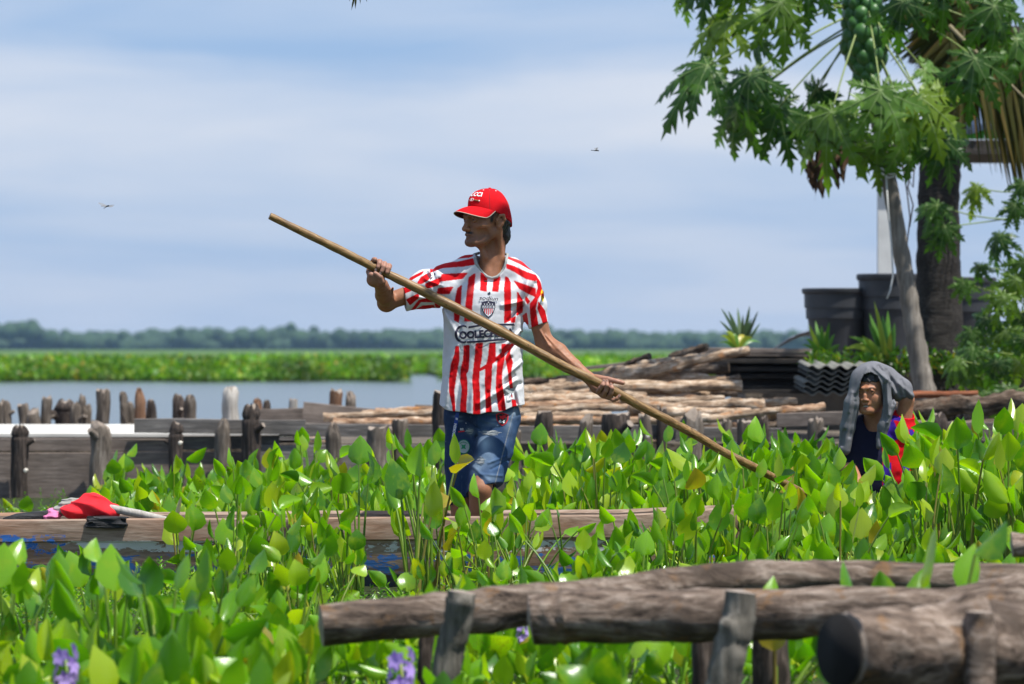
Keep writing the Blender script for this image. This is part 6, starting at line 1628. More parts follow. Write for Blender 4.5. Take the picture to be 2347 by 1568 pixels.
pr = [r * (1 + .07 * mnoise.noise(Vector((i * .5, 0, 0)))) for i, r in enumerate(pr)]
m.tube([q - c0 for q in pp], pr, 18, wob=.07, seed=2)
pole = link('pole', m.mesh('pole', M_POLE), None, c0); sharp(pole.data, 50); tag(pole, 'long golden wooden pole held across the man and pushed into the plants', 'pole')
# ------------------------------------------------------------ the boy with a cloth over his head
YB = 20.2; KB = YB / FPX
def QB(px, py, y=YB): return np.array(P(px, py, y)[:])
def toPB(V): return 1173 + V[:, 0] / KB, 800 - (V[:, 2] - CAM_H) / KB
BHC = QB(1997, 894, 20.22); BM, _ = headframe(R(24), BHC, R(4))
def bface(l): return face(l * 1.04, .35, .0042, True) / 1.04
def b_head(p): return bface((p - BHC) @ BM)
def b_torso(p):
    d = chain(p, [QB(2003, 945, 20.26), QB(2006, 985, 20.28)], [.046, .050], .01)
    d = smin(d, ell(p, QB(2010, 1055, 20.29), (.145, .085, .17)), .05)
    return smin(d, ell(p, QB(2010, 1190, 20.29), (.12, .085, .16)), .04)
def b_arm(p):
    d = chain(p, [QB(2064, 985, 20.27), QB(2077, 918, 20.25)], [.044, .034], .01)
    d = smin(d, chain(p, [QB(2077, 916, 20.25), QB(2050, 890, 20.36), QB(2030, 872, 20.36)], [.031, .027, .024], .01), .015)
    for k in range(4): d = smin(d, chain(p, [QB(2034, 876, 20.36), QB(2018 - k * 1.5, 860 + k * 7, 20.35), QB(2008 - k * 1.5, 863 + k * 7, 20.335)], [.012, .009, .008], .004), .005)
    d = smin(d, chain(p, [QB(2036, 884, 20.35), QB(2026, 892, 20.33), QB(2018, 893, 20.32)], [.012, .010, .009], .004), .005)
    return d
def b_arm2(p):
    return chain(p, [QB(1958, 985, 20.27), QB(1944, 1070, 20.24), QB(1972, 1125, 20.08), QB(1984, 1135, 20.02)], [.044, .036, .026, .022], .012)
def b_legs(p):
    d = None
    for x in (1978, 2042):
        e = chain(p, [QB(x, 1230, 20.29), QB(x, 1370, 20.27), QB(x, 1520, 20.3)], [.075, .052, .036], .012); e = smin(e, chain(p, [QB(x, 1530, 20.32), QB(x, 1542, 20.18)], [.036, .022]), .02)
        d = e if d is None else np.minimum(d, e)
    return d
BB = [part(b_head, [BHC - .115, BHC + .115], .05), part(b_torso, [QB(1935, 940, 20.2), QB(2090, 1280, 20.38)], .05, .02), part(b_arm, [QB(2095, 1000, 20.2), QB(2000, 850, 20.4)], .06, .02),
      part(b_arm2, [QB(1940, 980, 20.0), QB(1990, 1140, 20.3)], .06, .02), part(b_legs, [QB(1970, 1220, 20.2), QB(2050, 1545, 20.35)], .09, .02)]
V, F = nets(lambda p: union_parts(p, BB), QB(1915, 825, 19.95), QB(2130, 1560, 20.48), .0037)
boy = empty('person', tuple(QB(2010, 1545, 20.29)), 'boy among the plants with a grey cloth draped over his head', 'person')
C = np.repeat(np.array((.38, .165, .088))[None], len(V), 0) * (1 + .08 * vnoise(V, 35, 2)[:, None])
L = (V - BHC) @ BM; hd = np.linalg.norm(L, axis=1) < .17
for s_ in (-1, 1):
    C = blend(C, hd * near(L, (s_*.030, -.084, .016), (.020, .016, .0045)), (.012, .008, .007))
    C = blend(C, hd * near(L, (s_*.030, -.082, -.0015), (.0095, .006, .0022)), (.26, .22, .20))
    C = blend(C, hd * (np.linalg.norm((L - np.array((s_*.030, -.083, -.0012))) * (1, .4, 1), axis=1) < .0044), (.008, .005, .004))
    C = blend(C, hd * near(L, (s_*.030, -.081, .0035), (.013, .006, .0022)) * .8, (.03, .015, .01))
C = blend(C, hd * near(L, (0, -.090, -.0600), (.021, .012, .0055)) * .6, (.20, .060, .045))
C = blend(C, hd * near(L, (0, -.090, -.0755), (.019, .012, .0065)) * .7, (.24, .075, .055))
C = blend(C, hd * near(L, (0, -.086, -.0670), (.015, .012, .0030)) * 1.0, (.03, .008, .007))
me = mesh_from('body', V, F, M_SKIN); set_color(me, C); world_child('body', me, boy)
m = MB()
for k in range(5): m.box(tuple(BHC + BM @ np.array((-.0085 + k * .0043, -.0880 + .0006 * (k - 2) ** 2, -.0655))), (.0039, .003, .0050), Matrix.Rotation(-R(24), 3, 'Z'))
o = world_child('teeth', m.mesh('teeth', simple('teeth', (.42, .40, .36), .3, .03, 30, 0)), boy); o['kind'] = 'stuff'
def b_hair(p):
    l = (p - BHC) @ BM; d = ell(l, (0, .016, .030), (.076, .095, .094)) - .0035 * vnoise(l * (1, 1, .4), 160, 4)
    lim = -(l[:, 2] - np.where(l[:, 1] < -.03, .040 + .004 * vnoise(l, 90, 8), np.where(l[:, 1] < .01, .012, -.03)))
    return smax(d, lim, .006)
V, F = nets(b_hair, BHC - .14, BHC + .15, .0035); world_child('hair', mesh_from('hair', V, F, M_HAIR), boy)
# football shirt, red with blue
def b_shirt(p):
    d = ell(p, QB(2010, 1075, 20.29), (.168, .105, .215))
    d = smin(d, chain(p, [QB(2006, 982, 20.285), QB(2048, 978, 20.28), QB(2072, 994, 20.27)], [.060, .058, .056], .01), .03)
    d = smin(d, chain(p, [QB(2006, 982, 20.285), QB(1975, 980, 20.28), QB(1956, 996, 20.27)], [.060, .056, .054], .01), .03)
    d = smin(d, chain(p, [QB(2066, 990, 20.27), QB(2078, 1040, 20.265)], [.060, .058], .01), .02)
    d = smin(d, chain(p, [QB(2060, 990, 20.27), QB(2070, 958, 20.262)], [.056, .050], .01), .02)
    d = smin(d, chain(p, [QB(1958, 992, 20.27), QB(1945, 1060, 20.25)], [.056, .048], .01), .02)
    d -= .003 * vnoise(p, 22, 5) + .002 * vnoise(p, 45, 6)
    d = smax(d, -chain(p, [QB(2003, 930, 20.26), QB(2004, 968, 20.25)], [.055, .053], .005), .003)
    d = smax(d, -cone(p, QB(2080, 925, 20.24), QB(2074, 946, 20.25), .044, .042), .003)
    return smax(d, (p[:, 2] * 0 + (toPB(p)[1] - 1215)) * KB, .003)
V, F = nets(b_shirt, QB(1915, 925, 20.1), QB(2125, 1230, 20.45), .0036)
px_, py_ = toPB(V); RD = np.array((.62, .006, .012)); BL = np.array((.050, .018, .30))
C = np.repeat(RD[None], len(V), 0)
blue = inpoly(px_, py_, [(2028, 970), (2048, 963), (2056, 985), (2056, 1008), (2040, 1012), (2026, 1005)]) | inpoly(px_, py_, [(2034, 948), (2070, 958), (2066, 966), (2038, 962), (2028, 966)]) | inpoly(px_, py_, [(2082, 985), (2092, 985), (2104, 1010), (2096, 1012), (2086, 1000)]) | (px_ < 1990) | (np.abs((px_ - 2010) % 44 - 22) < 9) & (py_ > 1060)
C[blue] = BL; C[px_ < 2022] = (.012, .012, .035); C = C * (1 + .05 * vnoise(V, 20, 1)[:, None])  # front of the shirt painted near-black navy for its shadow
me = mesh_from('shirt', V, F, M_JER); set_color(me, C); world_child('shirt', me, boy)
# grey cloth over head and raised elbow
OPEN = [(1992, 853), (1977, 858), (1970, 872), (1966, 893), (1968, 942), (1964, 980), (1950, 1045), (2006, 1045), (2003, 981), (2016, 958), (2020, 935), (2021, 913), (2017, 885), (2008, 862)]
BCR = [(2000, 842, 2028, 870, 4, .006), (2012, 840, 2040, 872, 4, -.006), (2020, 845, 2050, 900, 5, .007), (2030, 850, 2064, 905, 5, -.006), (2028, 870, 2032, 950, 4, .007), (2040, 880, 2042, 925, 4, -.007), (2048, 925, 2030, 968, 4, .006), (2024, 880, 2024, 960, 3, -.006), (2060, 880, 2088, 905, 4, .005), (1985, 845, 1958, 900, 4, .005),
       (1950, 900, 1934, 980, 4, .006), (1957, 920, 1944, 1000, 4, -.005), (1940, 950, 1928, 1020, 4, -.005), (2012, 990, 2018, 1030, 3, -.005), (2066, 872, 2080, 920, 4, -.005)]
def cloth_fn(p):
    l = (p - BHC) @ BM
    d = ell(l, (0, .012, .034), (.094, .112, .092))
    d = smin(d, chain(p, [QB(1972, 868, 20.20), QB(1952, 925, 20.17), QB(1942, 980, 20.18), QB(1934, 1030, 20.18)], [.030, .034, .034, .028], .01), .035)
    d = smin(d, chain(p, [QB(2028, 880, 20.17), QB(2035, 925, 20.15), QB(2024, 975, 20.15), QB(2015, 1020, 20.15)], [.036, .030, .026, .020], .01), .03)
    d = smin(d, chain(p, [QB(2030, 872, 20.28), QB(2064, 893, 20.25)], [.060, .052], .01), .04)
    d = smin(d, cone(p, QB(2064, 896, 20.24), QB(2087, 908, 20.22), .046, .016), .02)
    px, py = toPB(p)
    mm = np.abs(d) < .04
    if mm.any():
        x, y = px[mm], py[mm]; f = np.zeros(len(x))
        for (x0, y0, x1, y1, w, amp) in BCR:
            ax, ay = x1 - x0, y1 - y0; t = np.clip(((x - x0) * ax + (y - y0) * ay) / (ax * ax + ay * ay), 0, 1)
            f += amp * 1.5 * np.exp(-((x - x0 - t * ax) ** 2 + (y - y0 - t * ay) ** 2) / w / w) * (p[mm][:, 1] < 20.3)
        f += .0022 * vnoise(p[mm] * (1, 1, .5), 18, 3) + .0005 * vnoise(p[mm], 50, 4); d[mm] -= f
    # face opening, hollow inside
    inside = ell(l, (0, .016, .020), (.080, .098, .086)); d = smax(d, -inside, .003)
    dd = np.full(len(p), -1.0); ip = inpoly(px, py, OPEN) & (p[:, 1] < 20.27)
    d = np.where(ip, np.maximum(d, .012), d)
    d = smax(d, -cone(p, QB(2070, 932, 20.20), QB(2080, 945, 20.22), .040, .045), .003)
    d = smax(d, -((py - 918) * KM * -1 + 0 * px) if False else d - 1, .001)
    return d
V, F = nets(cloth_fn, QB(1905, 825, 20.02), QB(2110, 1060, 20.45), .0033)
t = NT('grey_towel'); v = t.coord('Object'); n = t.noise(v, 500, 3, .6); n2 = t.noise(v, 25, 4, .6)
t.bsdf(t.ramp(n2, [(.3, (.13, .13, .142)), (.7, (.175, .175, .19))]), .92, t.bump(n, .7, .002), .1)
cl = world_child('head_cloth', mesh_from('head_cloth', V, F, t.m), boy)
m = MB(); edge = [(2046, 922), (2062, 925), (2080, 921), (2093, 909), (2088, 900)]
# ------------------------------------------------------------ papaya tree, palm, shrubs
M_PAP = leaf_mat('papaya_leaf', .38, .42, True, [(0, (.026, .080, .010)), (.5, (.055, .135, .011)), (.85, (.11, .20, .011)), (1, (.18, .27, .014))], spots=False, veins=False)
M_PAPY = leaf_mat('papaya_leaf_mottled', .35, .42, True, [(0, (.06, .15, .015)), (1, (.10, .20, .02))], spots=False, veins=False)
M_PVEIN = simple('papaya_vein', (.26, .36, .12), .6, .1, 20, .1)
M_PETI = simple('papaya_petiole', (.19, .25, .06), .5, .25, 14, .1)
M_PFRUIT = simple('papaya_fruit', (.040, .125, .022), .42, .3, 12, .08, .5)
M_PTRUNK = wood('papaya_bark', (.10, .085, .068), (.26, .225, .185), (.42, .38, .33), 'z', 7, bump=.7)
M_DRY = simple('dry_leaf', (.085, .045, .022), .9, .4, 25, .4)
def lobed_leaf(seed, size, cup=.25, droop=.5, nl=9, mat=None, cut=1.0):
    """a hand shaped leaf: toothed lobes around the stalk, lying in x (across), -y (towards its tip)"""
    rl = random.Random(seed); m = MB(); vm = MB()
    angs = [0, 34, -34, 70, -70, 108, -108, 148, -148][:nl]; lens = [1, .96, .93, .80, .83, .55, .52, .30, .28]
    for q, (a, Ln) in enumerate(zip(angs, lens)):
        a = R(a + rl.uniform(-7, 7)); Ln *= size * rl.uniform(.88, 1.1); bend = rl.uniform(-.25, .25)
        prof = [(0, .02), (.10, .13), (.22, .12), (.28, .09), (.38, .20), (.40, .10), (.47, .25), (.50, .075), (.60, .15), (.62, .22), (.65, .06), (.75, .17), (.78, .045), (.87, .095), (.90, .04), (1.0, .0)]
        rows = []
        for (s, w) in prof:
            w = w * rl.uniform(.75, 1.25) * cut; rows.append((s, w))
        V = []; lift = .002 * (q % 3)
        tl = rl.uniform(-.12, .12)
        for (s, w) in rows:
            r = s * Ln; aa = a + bend * s * .5; cx, cy = math.sin(aa) * r, -math.cos(aa) * r
            for sd in (-1, 0, 1):
                fwd = (.09 * Ln if w > .16 and sd else 0)
                ww = w * Ln * sd; x = cx + math.cos(aa) * ww * .95 + math.sin(aa) * fwd; y = cy + math.sin(aa) * ww * .95 - math.cos(aa) * fwd
                rr2 = (x * x + y * y) / size
                z = -droop * rr2 * .9 - abs(sd) * w * Ln * cup * (-1 if q % 2 else 1) * .6 + lift + .02 * size * mnoise.noise(Vector((x * 9, y * 9, seed))) + tl * ww
                V.append((x, y, z))
        k = len(rows); F = []
        for i in range(k - 1):
            F += [[i*3, i*3+1, i*3+4, i*3+3], [i*3+1, i*3+2, i*3+5, i*3+4]]
        m.add(V, F, 0)
        vp = [Vector(V[i*3+1]) + Vector((0, 0, .0025)) for i in range(0, k - 2)]
        vm.tube(vp, [size * .0065 * (1 - .75 * i / k) for i in range(len(vp))], 4, cap=False)
    b = len(m.V); m.V += vm.V; m.F += [[i + b for i in f] for f in vm.F]; m.M += [1] * len(vm.F)
    return m.mesh('leaf', [mat or M_PAP, M_PVEIN])
PLV = [lobed_leaf(s, 1.0, .25 + .1 * (s % 3), .55 + .2 * (s % 4), 9) for s in range(8)]
PLY = [lobed_leaf(40 + s, 1.0, .3, .35, 9, M_PAPY) for s in range(2)]
def orient(right, up_tip, size):
    """frame: local -y points to the tip direction, z is the upper face"""
    y = -up_tip.normalized(); z = right.cross(y).normalized(); x = y.cross(z).normalized()
    M = Matrix((x, y, z)).transposed().to_4x4(); return M @ Matrix.Scale(size, 4)
def pap_leaf(root, hub, size, tipdir, facing, mesh, src, sag=.08, petr=.0065):
    hub = Vector(hub); tip = Vector(tipdir).normalized(); z = Vector(facing).normalized(); z = (z - tip * z.dot(tip)).normalized(); y = -tip; x = y.cross(z).normalized()
    M = Matrix((x, y, z)).transposed().to_4x4() @ Matrix.Scale(size, 4)
    o = link('leaf', mesh, root); M.translation = hub - Vector(root.location); o.matrix_local = M
    if src is not None:
        s_ = Vector(src); mid = s_.lerp(hub, .5) + Vector((0, 0, sag)); m = MB(); pts = []
        for k in range(9): t_ = k / 8; pts.append(s_ * (1 - t_) ** 2 + mid * 2 * t_ * (1 - t_) + hub * t_ * t_)
        m.tube([q - Vector(root.location) for q in pts], [petr * (1.15 - .4 * k / 8) for k in range(9)], 6); link('petiole', m.mesh('petiole', M_PETI), root)
    return o
YP = 29.0
pap = empty('papaya_tree', P(2132, 960, YP), 'papaya tree with a slim leaning grey trunk and a column of green fruit', 'tree')
m = MB(); tp = [(2136, 985), (2130, 950), (2110, 850), (2085, 700), (2062, 560), (2030, 372), (2008, 260), (1985, 120), (1972, -40), (1968, -190)]; tr = [30, 28, 24, 21, 19, 17, 17, 18, 17, 12]
pp_, pr_ = smoothpts([P(x, y, YP) for x, y in tp], [r / SC(YP) for r in tr], 8)
pr_ = [r * (1 + .05 * math.sin(i * 2.1) + .04 * mnoise.noise(Vector((i * .9, 0, 0)))) for i, r in enumerate(pr_)]
m.tube([q - Vector(pap.location) for q in pp_], pr_, 16, wob=.10, seed=3); link('trunk', m.mesh('trunk', M_PTRUNK), pap)
# fruit column
bm = bmesh.new(); bmesh.ops.create_uvsphere(bm, u_segments=14, v_segments=9, radius=1)
for v in bm.verts: v.co.z *= 1.28; v.co.x *= (1 + .12 * v.co.z); v.co.y *= (1 + .12 * v.co.z)
fme = bpy.data.meshes.new('fruit'); bm.to_mesh(fme); bm.free(); fme.materials.append(M_PFRUIT); fme.polygons.foreach_set('use_smooth', [True] * len(fme.polygons))
rl = random.Random(8); nf = 0
for row in range(13):
    py = -110 + row * 24; cx = 1972 + row * 1.1
    for k in range(7):
        a = k * 6.283 / 7 + row * .45; rad = (20 + min(row, 8) * 2.4 - max(0, row - 9) * 7) / SC(YP); c = P(cx, py + rl.uniform(-5, 5), YP) + Vector((math.cos(a) * rad, math.sin(a) * rad * .9, 0))
        s_ = (11 + min(row, 8) * 1.1) / SC(YP) * rl.uniform(.82, 1.12) * (.75 if row > 10 else 1); o = link('fruit', fme, pap); o.location = c - Vector(pap.location); o.scale = (s_, s_, s_); o.rotation_euler = (rl.uniform(-.3, .3), rl.uniform(-.3, .3), rl.uniform(0, 6))
TOP = lambda x, y: P(x, y, YP - .05)
HB = [ # hub px,py, depth, size(px), tip angle (0 = straight down, + = to the left), facing(y depth comp, x), petiole source
 (1789, 6, -.35, 105, -8, 1, (1935, 20)), (1672, 40, -.1, 104, 48, 1, (1940, -30)), (1622, 152, -.2, 112, 58, 1, (1940, 10)), (1719, 172, -.35, 100, 8, 1, (1942, 38)), (1690, 244, .15, 114, 12, 1, (1944, 60)),
 (1782, 250, -.1, 100, -14, 1, (1946, 80)), (1906, 257, -.5, 112, 22, 1, (1975, 40)), (2018, 207, -.6, 118, -4, 2, (1985, 5)), (2107, 223, -.5, 112, -22, 1, (1990, 20)), (2234, 134, -.5, 100, 4, 1, (2080, 42)),
 (2279, 14, -.4, 96, 0, 1, (2000, -40)), (2068, 4, -.5, 88, 5, 1, (1990, -40)), (2087, 300, -.2, 98, -4, 1, (1995, 90)), (2012, 330, -.1, 84, 10, 1, (1995, 110)), (2161, 318, -.3, 84, -16, 1, (1998, 60)),
 (1875, 208, .25, 84, 20, 1, (1965, 60)), (2117, 160, .1, 80, -60, 2, (1995, 40)), (1640, -62, -.1, 88, 28, 1, (1950, -90)), (1700, -55, -.2, 80, -10, 1, (1950, -90)), (1575, -55, 0, 74, 14, 1, (1950, -100)), (1830, 270, .3, 90, 4, 1, (1950, 90)), (1930, 300, .1, 78, -20, 1, (1975, 90)),
 (2330, 90, -.2, 90, -30, 1, (2000, -30)), (2300, -60, -.2, 100, -20, 1, (2000, -90)), (1860, -60, -.3, 90, 15, 1, (1960, -100)), (1750, 200, .3, 92, 30, 1, (1945, 70)), (1740, 90, .25, 80, 30, 1, (1945, 0)), (2160, -50, -.4, 90, -10, 1, (1990, -90)), (2060, 250, .2, 90, 12, 1, (1990, 80)),
 (1900, -90, .4, 100, 10, 1, (1960, -120)), (1800, -260, .1, 100, 20, 1, (1965, -180)), (1880, -330, -.2, 100, 10, 1, (1966, -185)), (2040, -330, -.1, 100, -10, 1, (1968, -185)), (2110, -240, .2, 100, -25, 1, (1968, -180)), (1960, -340, .2, 90, 0, 1, (1967, -188))]
rl = random.Random(19)
for i, (hx, hy, dy, sz, ang, kd, src) in enumerate(HB):
    a = R(ang); out_ = rl.uniform(-.35, -.05) if dy <= 0 else rl.uniform(0, .35)
    tip = Vector((-math.sin(a), out_, -math.cos(a))); fac = Vector((-math.sin(a) * .25 + rl.uniform(-.25, .25), -.75 if dy <= 0.1 else -.55, .75))
    mesh = (PLY if kd == 2 else PLV)[i % (2 if kd == 2 else 8)]
    pap_leaf(pap, P(hx, hy, YP + dy), 1.28 * sz / SC(YP), tip, fac, mesh, P(src[0], src[1], YP - .03 if dy <= 0 else YP + .05), .05)
# withered hanging leaves
for (x0, y0, n, w) in ((1862, 352, 5, 18), (1878, 345, 4, 16), (1918, 335, 4, 20), (1932, 322, 3, 16)):
    m = MB(); 
    for k in range(n):
        px = x0 + rl.uniform(-w, w) / 2; L_ = rl.uniform(60, 115); V = []; tw = rl.uniform(0, 3); pts = 9
        for j in range(pts):
            t_ = j / (pts - 1); c = P(px + 5 * math.sin(t_ * 5 + k), y0 + t_ * L_, YP - .1 + .03 * math.sin(t_ * 4 + k)); wd = (.05 * math.sin(math.pi * min(1, t_ * .9 + .1)) * (1 + .5 * math.sin(t_ * 14 + k))) * .6
            V += [c + Vector((math.cos(tw + t_ * 3) * wd, math.sin(tw + t_ * 3) * wd, 0)) - Vector(pap.location), c + Vector((0, -.012, 0)) - Vector(pap.location), c - Vector((math.cos(tw + t_ * 3) * wd, math.sin(tw + t_ * 3) * wd, 0)) - Vector(pap.location)]
        m.add(V, [[j*3+q, j*3+q+1, j*3+q+4, j*3+q+3] for j in range(pts - 1) for q in (0, 1)])
    link('withered_leaf', m.mesh('withered_leaf', M_DRY), pap)
# cord tied round the trunk
M_CORD = simple('white_cord', (.55, .55, .53), .7, .1, 30, .1)
m = MB(); m.tube([P(2018, 385, 28.85), P(2040, 400, 28.83), P(2052, 398, 28.85)], .006, 6); m.tube([P(2020, 397, 28.85), P(2036, 408, 28.83), P(2050, 404, 28.85)], .006, 6)
m.tube([P(2030, 400, 28.85), P(2034, 470, 28.82), P(2042, 560, 28.8), P(2046, 630, 28.8), P(2040, 665, 28.8), P(2032, 685, 28.8)], .0055, 6); o = link('cord', m.mesh('cord', M_CORD)); tag(o, 'pale cord tied round the papaya trunk and hanging down', 'cord')
# vines between the trunks
m = MB()
for (pts) in ([(2068, 380), (2078, 440), (2085, 500), (2078, 560), (2086, 640), (2080, 700)], [(2090, 370), (2080, 430), (2092, 470), (2084, 520)], [(2060, 370), (2074, 400), (2092, 430), (2096, 370)]):
    m.tube([P(x, y, 29.6) for x, y in pts], .005, 5)
o = link('vine', m.mesh('vine', M_POSTD)); tag(o, 'thin dark hanging vines between the papaya and the palm trunk', 'vine', kind='stuff')

# second papaya, low at the right
M_PAP2 = M_PAP
pap2 = empty('papaya_tree', P(2385, 960, 30.0), 'younger papaya shrub with arching stalks at the right edge', 'tree')
m = MB(); m.tube([P(2385, 985, 30) - Vector(pap2.location), P(2380, 800, 30) - Vector(pap2.location), P(2392, 560, 30) - Vector(pap2.location), P(2400, 380, 30) - Vector(pap2.location)], [.06, .055, .05, .04], 12, wob=.1); link('trunk', m.mesh('trunk', M_PTRUNK), pap2)
rl = random.Random(31)
HB2 = [(2148, 470, 62, 40, 0), (2165, 520, 60, 10, 0), (2240, 430, 52, 30, 0), (2290, 540, 62, 25, 0), (2325, 470, 56, -10, 0), (2208, 648, 46, 8, 1), (2330, 640, 70, 10, 0), (2262, 730, 66, 30, 0), (2305, 760, 66, 0, 0), (2230, 800, 60, 40, 0), (2340, 720, 70, -10, 0),
       (2285, 830, 64, 10, 0), (2335, 830, 64, 0, 0), (2215, 850, 52, 30, 0), (2255, 870, 56, 10, 0), (2310, 890, 60, -10, 0), (2350, 600, 60, 20, 0), (2225, 760, 50, 20, 0), (2195, 825, 46, 50, 0), (2245, 610, 40, 10, 0), (2345, 420, 56, 10, 0), (2300, 680, 60, 30, 0), (2260, 900, 44, 0, 1), (2350, 780, 70, 0, 0), (2320, 930, 60, 0, 0)]
for i, (hx, hy, sz, ang, kd) in enumerate(HB2):
    a = R(ang); Yh = 29.6 + rl.uniform(-.3, .35); tip = Vector((-math.sin(a), rl.uniform(-.3, .1), -math.cos(a))); fac = Vector((rl.uniform(-.4, .2), -.7, .7))
    sy = min(hy + rl.uniform(-50, 60), 900); pap_leaf(pap2, P(hx, hy, Yh), 1.2 * sz / SC(Yh), tip, fac, (PLY if kd else PLV)[i % (2 if kd else 8)], P(2390, sy, 30), rl.uniform(-.12, .02), .0045)

# ---- coconut palm
M_PALMT = wood('palm_trunk', (.012, .010, .009), (.034, .029, .025), (.10, .09, .08), 'x', 9, bump=.9, bd=.014)
M_FROND = leaf_mat('palm_leaflet', .3, .75, True, [(0, (.024, .032, .006)), (.45, (.042, .045, .008)), (.85, (.065, .055, .010)), (1, (.16, .10, .03))], spots=False, spec=.15, veins=False)
M_RACH = simple('palm_rib', (.16, .13, .06), .6, .25, 20, .2)
palm = empty('palm_tree', P(2155, 970, 31.0), 'coconut palm with a thick dark trunk and drooping brown green fronds', 'tree')
m = MB(); pts, rad = smoothpts([P(x, y, 31) for x, y in ((2158, 985), (2155, 900), (2152, 700), (2150, 500), (2158, 300), (2178, 60), (2200, -150))], [v / SC(31) for v in (66, 60, 52, 47, 45, 43, 42)], 12)
rad = [r * (1 + .035 * (i % 3 == 0)) for i, r in enumerate(rad)]
m.tube([q - Vector(palm.location) for q in pts], rad, 20, wob=.12, seed=5); link('trunk', m.mesh('trunk', M_PALMT), palm)
rl = random.Random(41)
def frond(path, Y0, n, llen, sides, spread=.9, drop=.8, t0=.1, w=.018):
    pts, rad = smoothpts([P(x, y, Y0 + d) for x, y, d in path], [.018 * (1 - .8 * i / len(path)) for i in range(len(path))], 10)
    base = Vector(palm.location); m = MB(); m.tube([q - base for q in pts], rad, 6); fr = link('frond', m.mesh('frond', M_RACH), palm)
    for k in range(n):
        t_ = t0 + (1 - t0) * k / n; f = t_ * (len(pts) - 1); i = int(f); p = pts[i].lerp(pts[min(i+1, len(pts)-1)], f - i); d = (pts[min(i+1, len(pts)-1)] - pts[i]).normalized()
        side = d.cross(Vector((0, -1, 0))).normalized()
        for s in sides:
            L_ = llen * (math.sin(math.pi * min(1, .25 + .75 * t_)) ** .6) * rl.uniform(.85, 1.1); dirv = (side * s * spread + d * .9 + Vector((0, rl.uniform(-.25, .25), 0))).normalized()
            V = []; q = p.copy(); hw = w * .5 * rl.uniform(.8, 1.2); nrm = Vector((rl.uniform(-.3, .3), -1, rl.uniform(-.2, .6))).normalized()
            for j in range(6):
                u = j / 5; dd = (dirv + Vector((0, 0, -drop * u))).normalized(); wd = dd.cross(nrm).normalized() * hw * (1 - u ** 2) * (1.0 if j else .4) * 1.3
                V += [q + wd, q + nrm * hw * .35, q - wd]; q = q + dd * L_ / 5
            me = mesh_from('leaflet', [tuple(v - base) for v in V], [[j*3+c, j*3+c+1, j*3+c+4, j*3+c+3] for j in range(5) for c in (0, 1)], M_FROND)
            link('leaflet', me, fr)
frond([(2330, -300, -.2), (2262, -120, -.3), (2218, 0, -.4), (2208, 70, -.4), (2210, 130, -.4)], 30.9, 46, .62, (1,), 1.0, .25, .15, .040)
frond([(2330, -300, .1), (2262, -120, 0), (2218, 0, -.1), (2208, 70, -.1), (2210, 130, -.1)], 30.8, 40, .72, (-1,), .8, .35, .25, .022)
frond([(2175, 60, -.2), (2225, 110, -.3), (2290, 170, -.35), (2360, 240, -.4), (2440, 330, -.4)], 30.5, 52, .86, (1,), .62, .22, .0, .026)
frond([(2215, 20, .1), (2270, 60, 0), (2340, 130, 0), (2420, 220, 0)], 30.9, 44, .90, (1,), .6, .30, .0, .026)
frond([(2206, 190, .1), (2203, 240, .1), (2198, 290, .1), (2200, 330, .1)], 30.3, 16, .11, (-1, 1), .9, .1, .0, .012)
frond([(2400, -200, .2), (2250, -160, .2), (2120, -60, .2), (2075, 40, .2)], 31.3, 30, .5, (-1, 1), .8, .9, .1, .026)
# frond tip hanging into the top of the view at the left
tipf = empty('palm_frond', P(830, -120, 16.5), 'tip of a palm frond hanging in at the upper edge of the sky', 'palm frond')
m = MB(); base = Vector(tipf.location); m.tube([P(980, -180, 16.5) - base, P(880, -90, 16.5) - base, P(830, -30, 16.5) - base, P(812, 0, 16.5) - base], [.010, .007, .004, .002], 6); link('rib', m.mesh('rib', M_RACH), tipf)
for (x0, y0, x1, y1) in ((812, -8, 805, 24), (815, -10, 814, 22), (822, -25, 826, 10), (830, -30, 841, 6), (806, -20, 800, 4)):
    a = P(x0, y0, 16.5) - base; b = P(x1, y1, 16.5) - base; w_ = Vector((.0035, 0, 0)); mid = a.lerp(b, .5)
    me = mesh_from('leaflet', [a - w_, a + w_, mid - w_, mid + w_, b, mid + Vector((0, -.003, 0))], [[0, 1, 3, 5], [0, 5, 2, 0][:3], [2, 5, 4], [5, 3, 4]], M_FROND); link('leaflet', me, tipf)

rp, _ = smoothpts([P(1700, -900, 17.5), P(1300, -520, 17.0), P(1050, -260, 16.6), P(980, -180, 16.5)], [1] * 4, 12)
m = MB(); m.tube([q - base for q in rp], [.020 - .010 * i / len(rp) for i in range(len(rp))], 6); link('rib', m.mesh('rib', M_RACH), tipf)
for i, q in enumerate(rp[2:18]):
    for s_ in (-1, 1):
        a = q - base; d_ = Vector((-.35 + .25 * s_, .5 * s_, -.8)).normalized() * .5; w_ = Vector((.010, 0, .004)); mid = a + d_ * .5
        me = mesh_from('leaflet', [a - w_, a + w_, mid - w_, mid + w_, a + d_ + Vector((0, 0, -.06))], [[0, 1, 3, 2], [2, 3, 4]], M_FROND); link('leaflet', me, tipf)

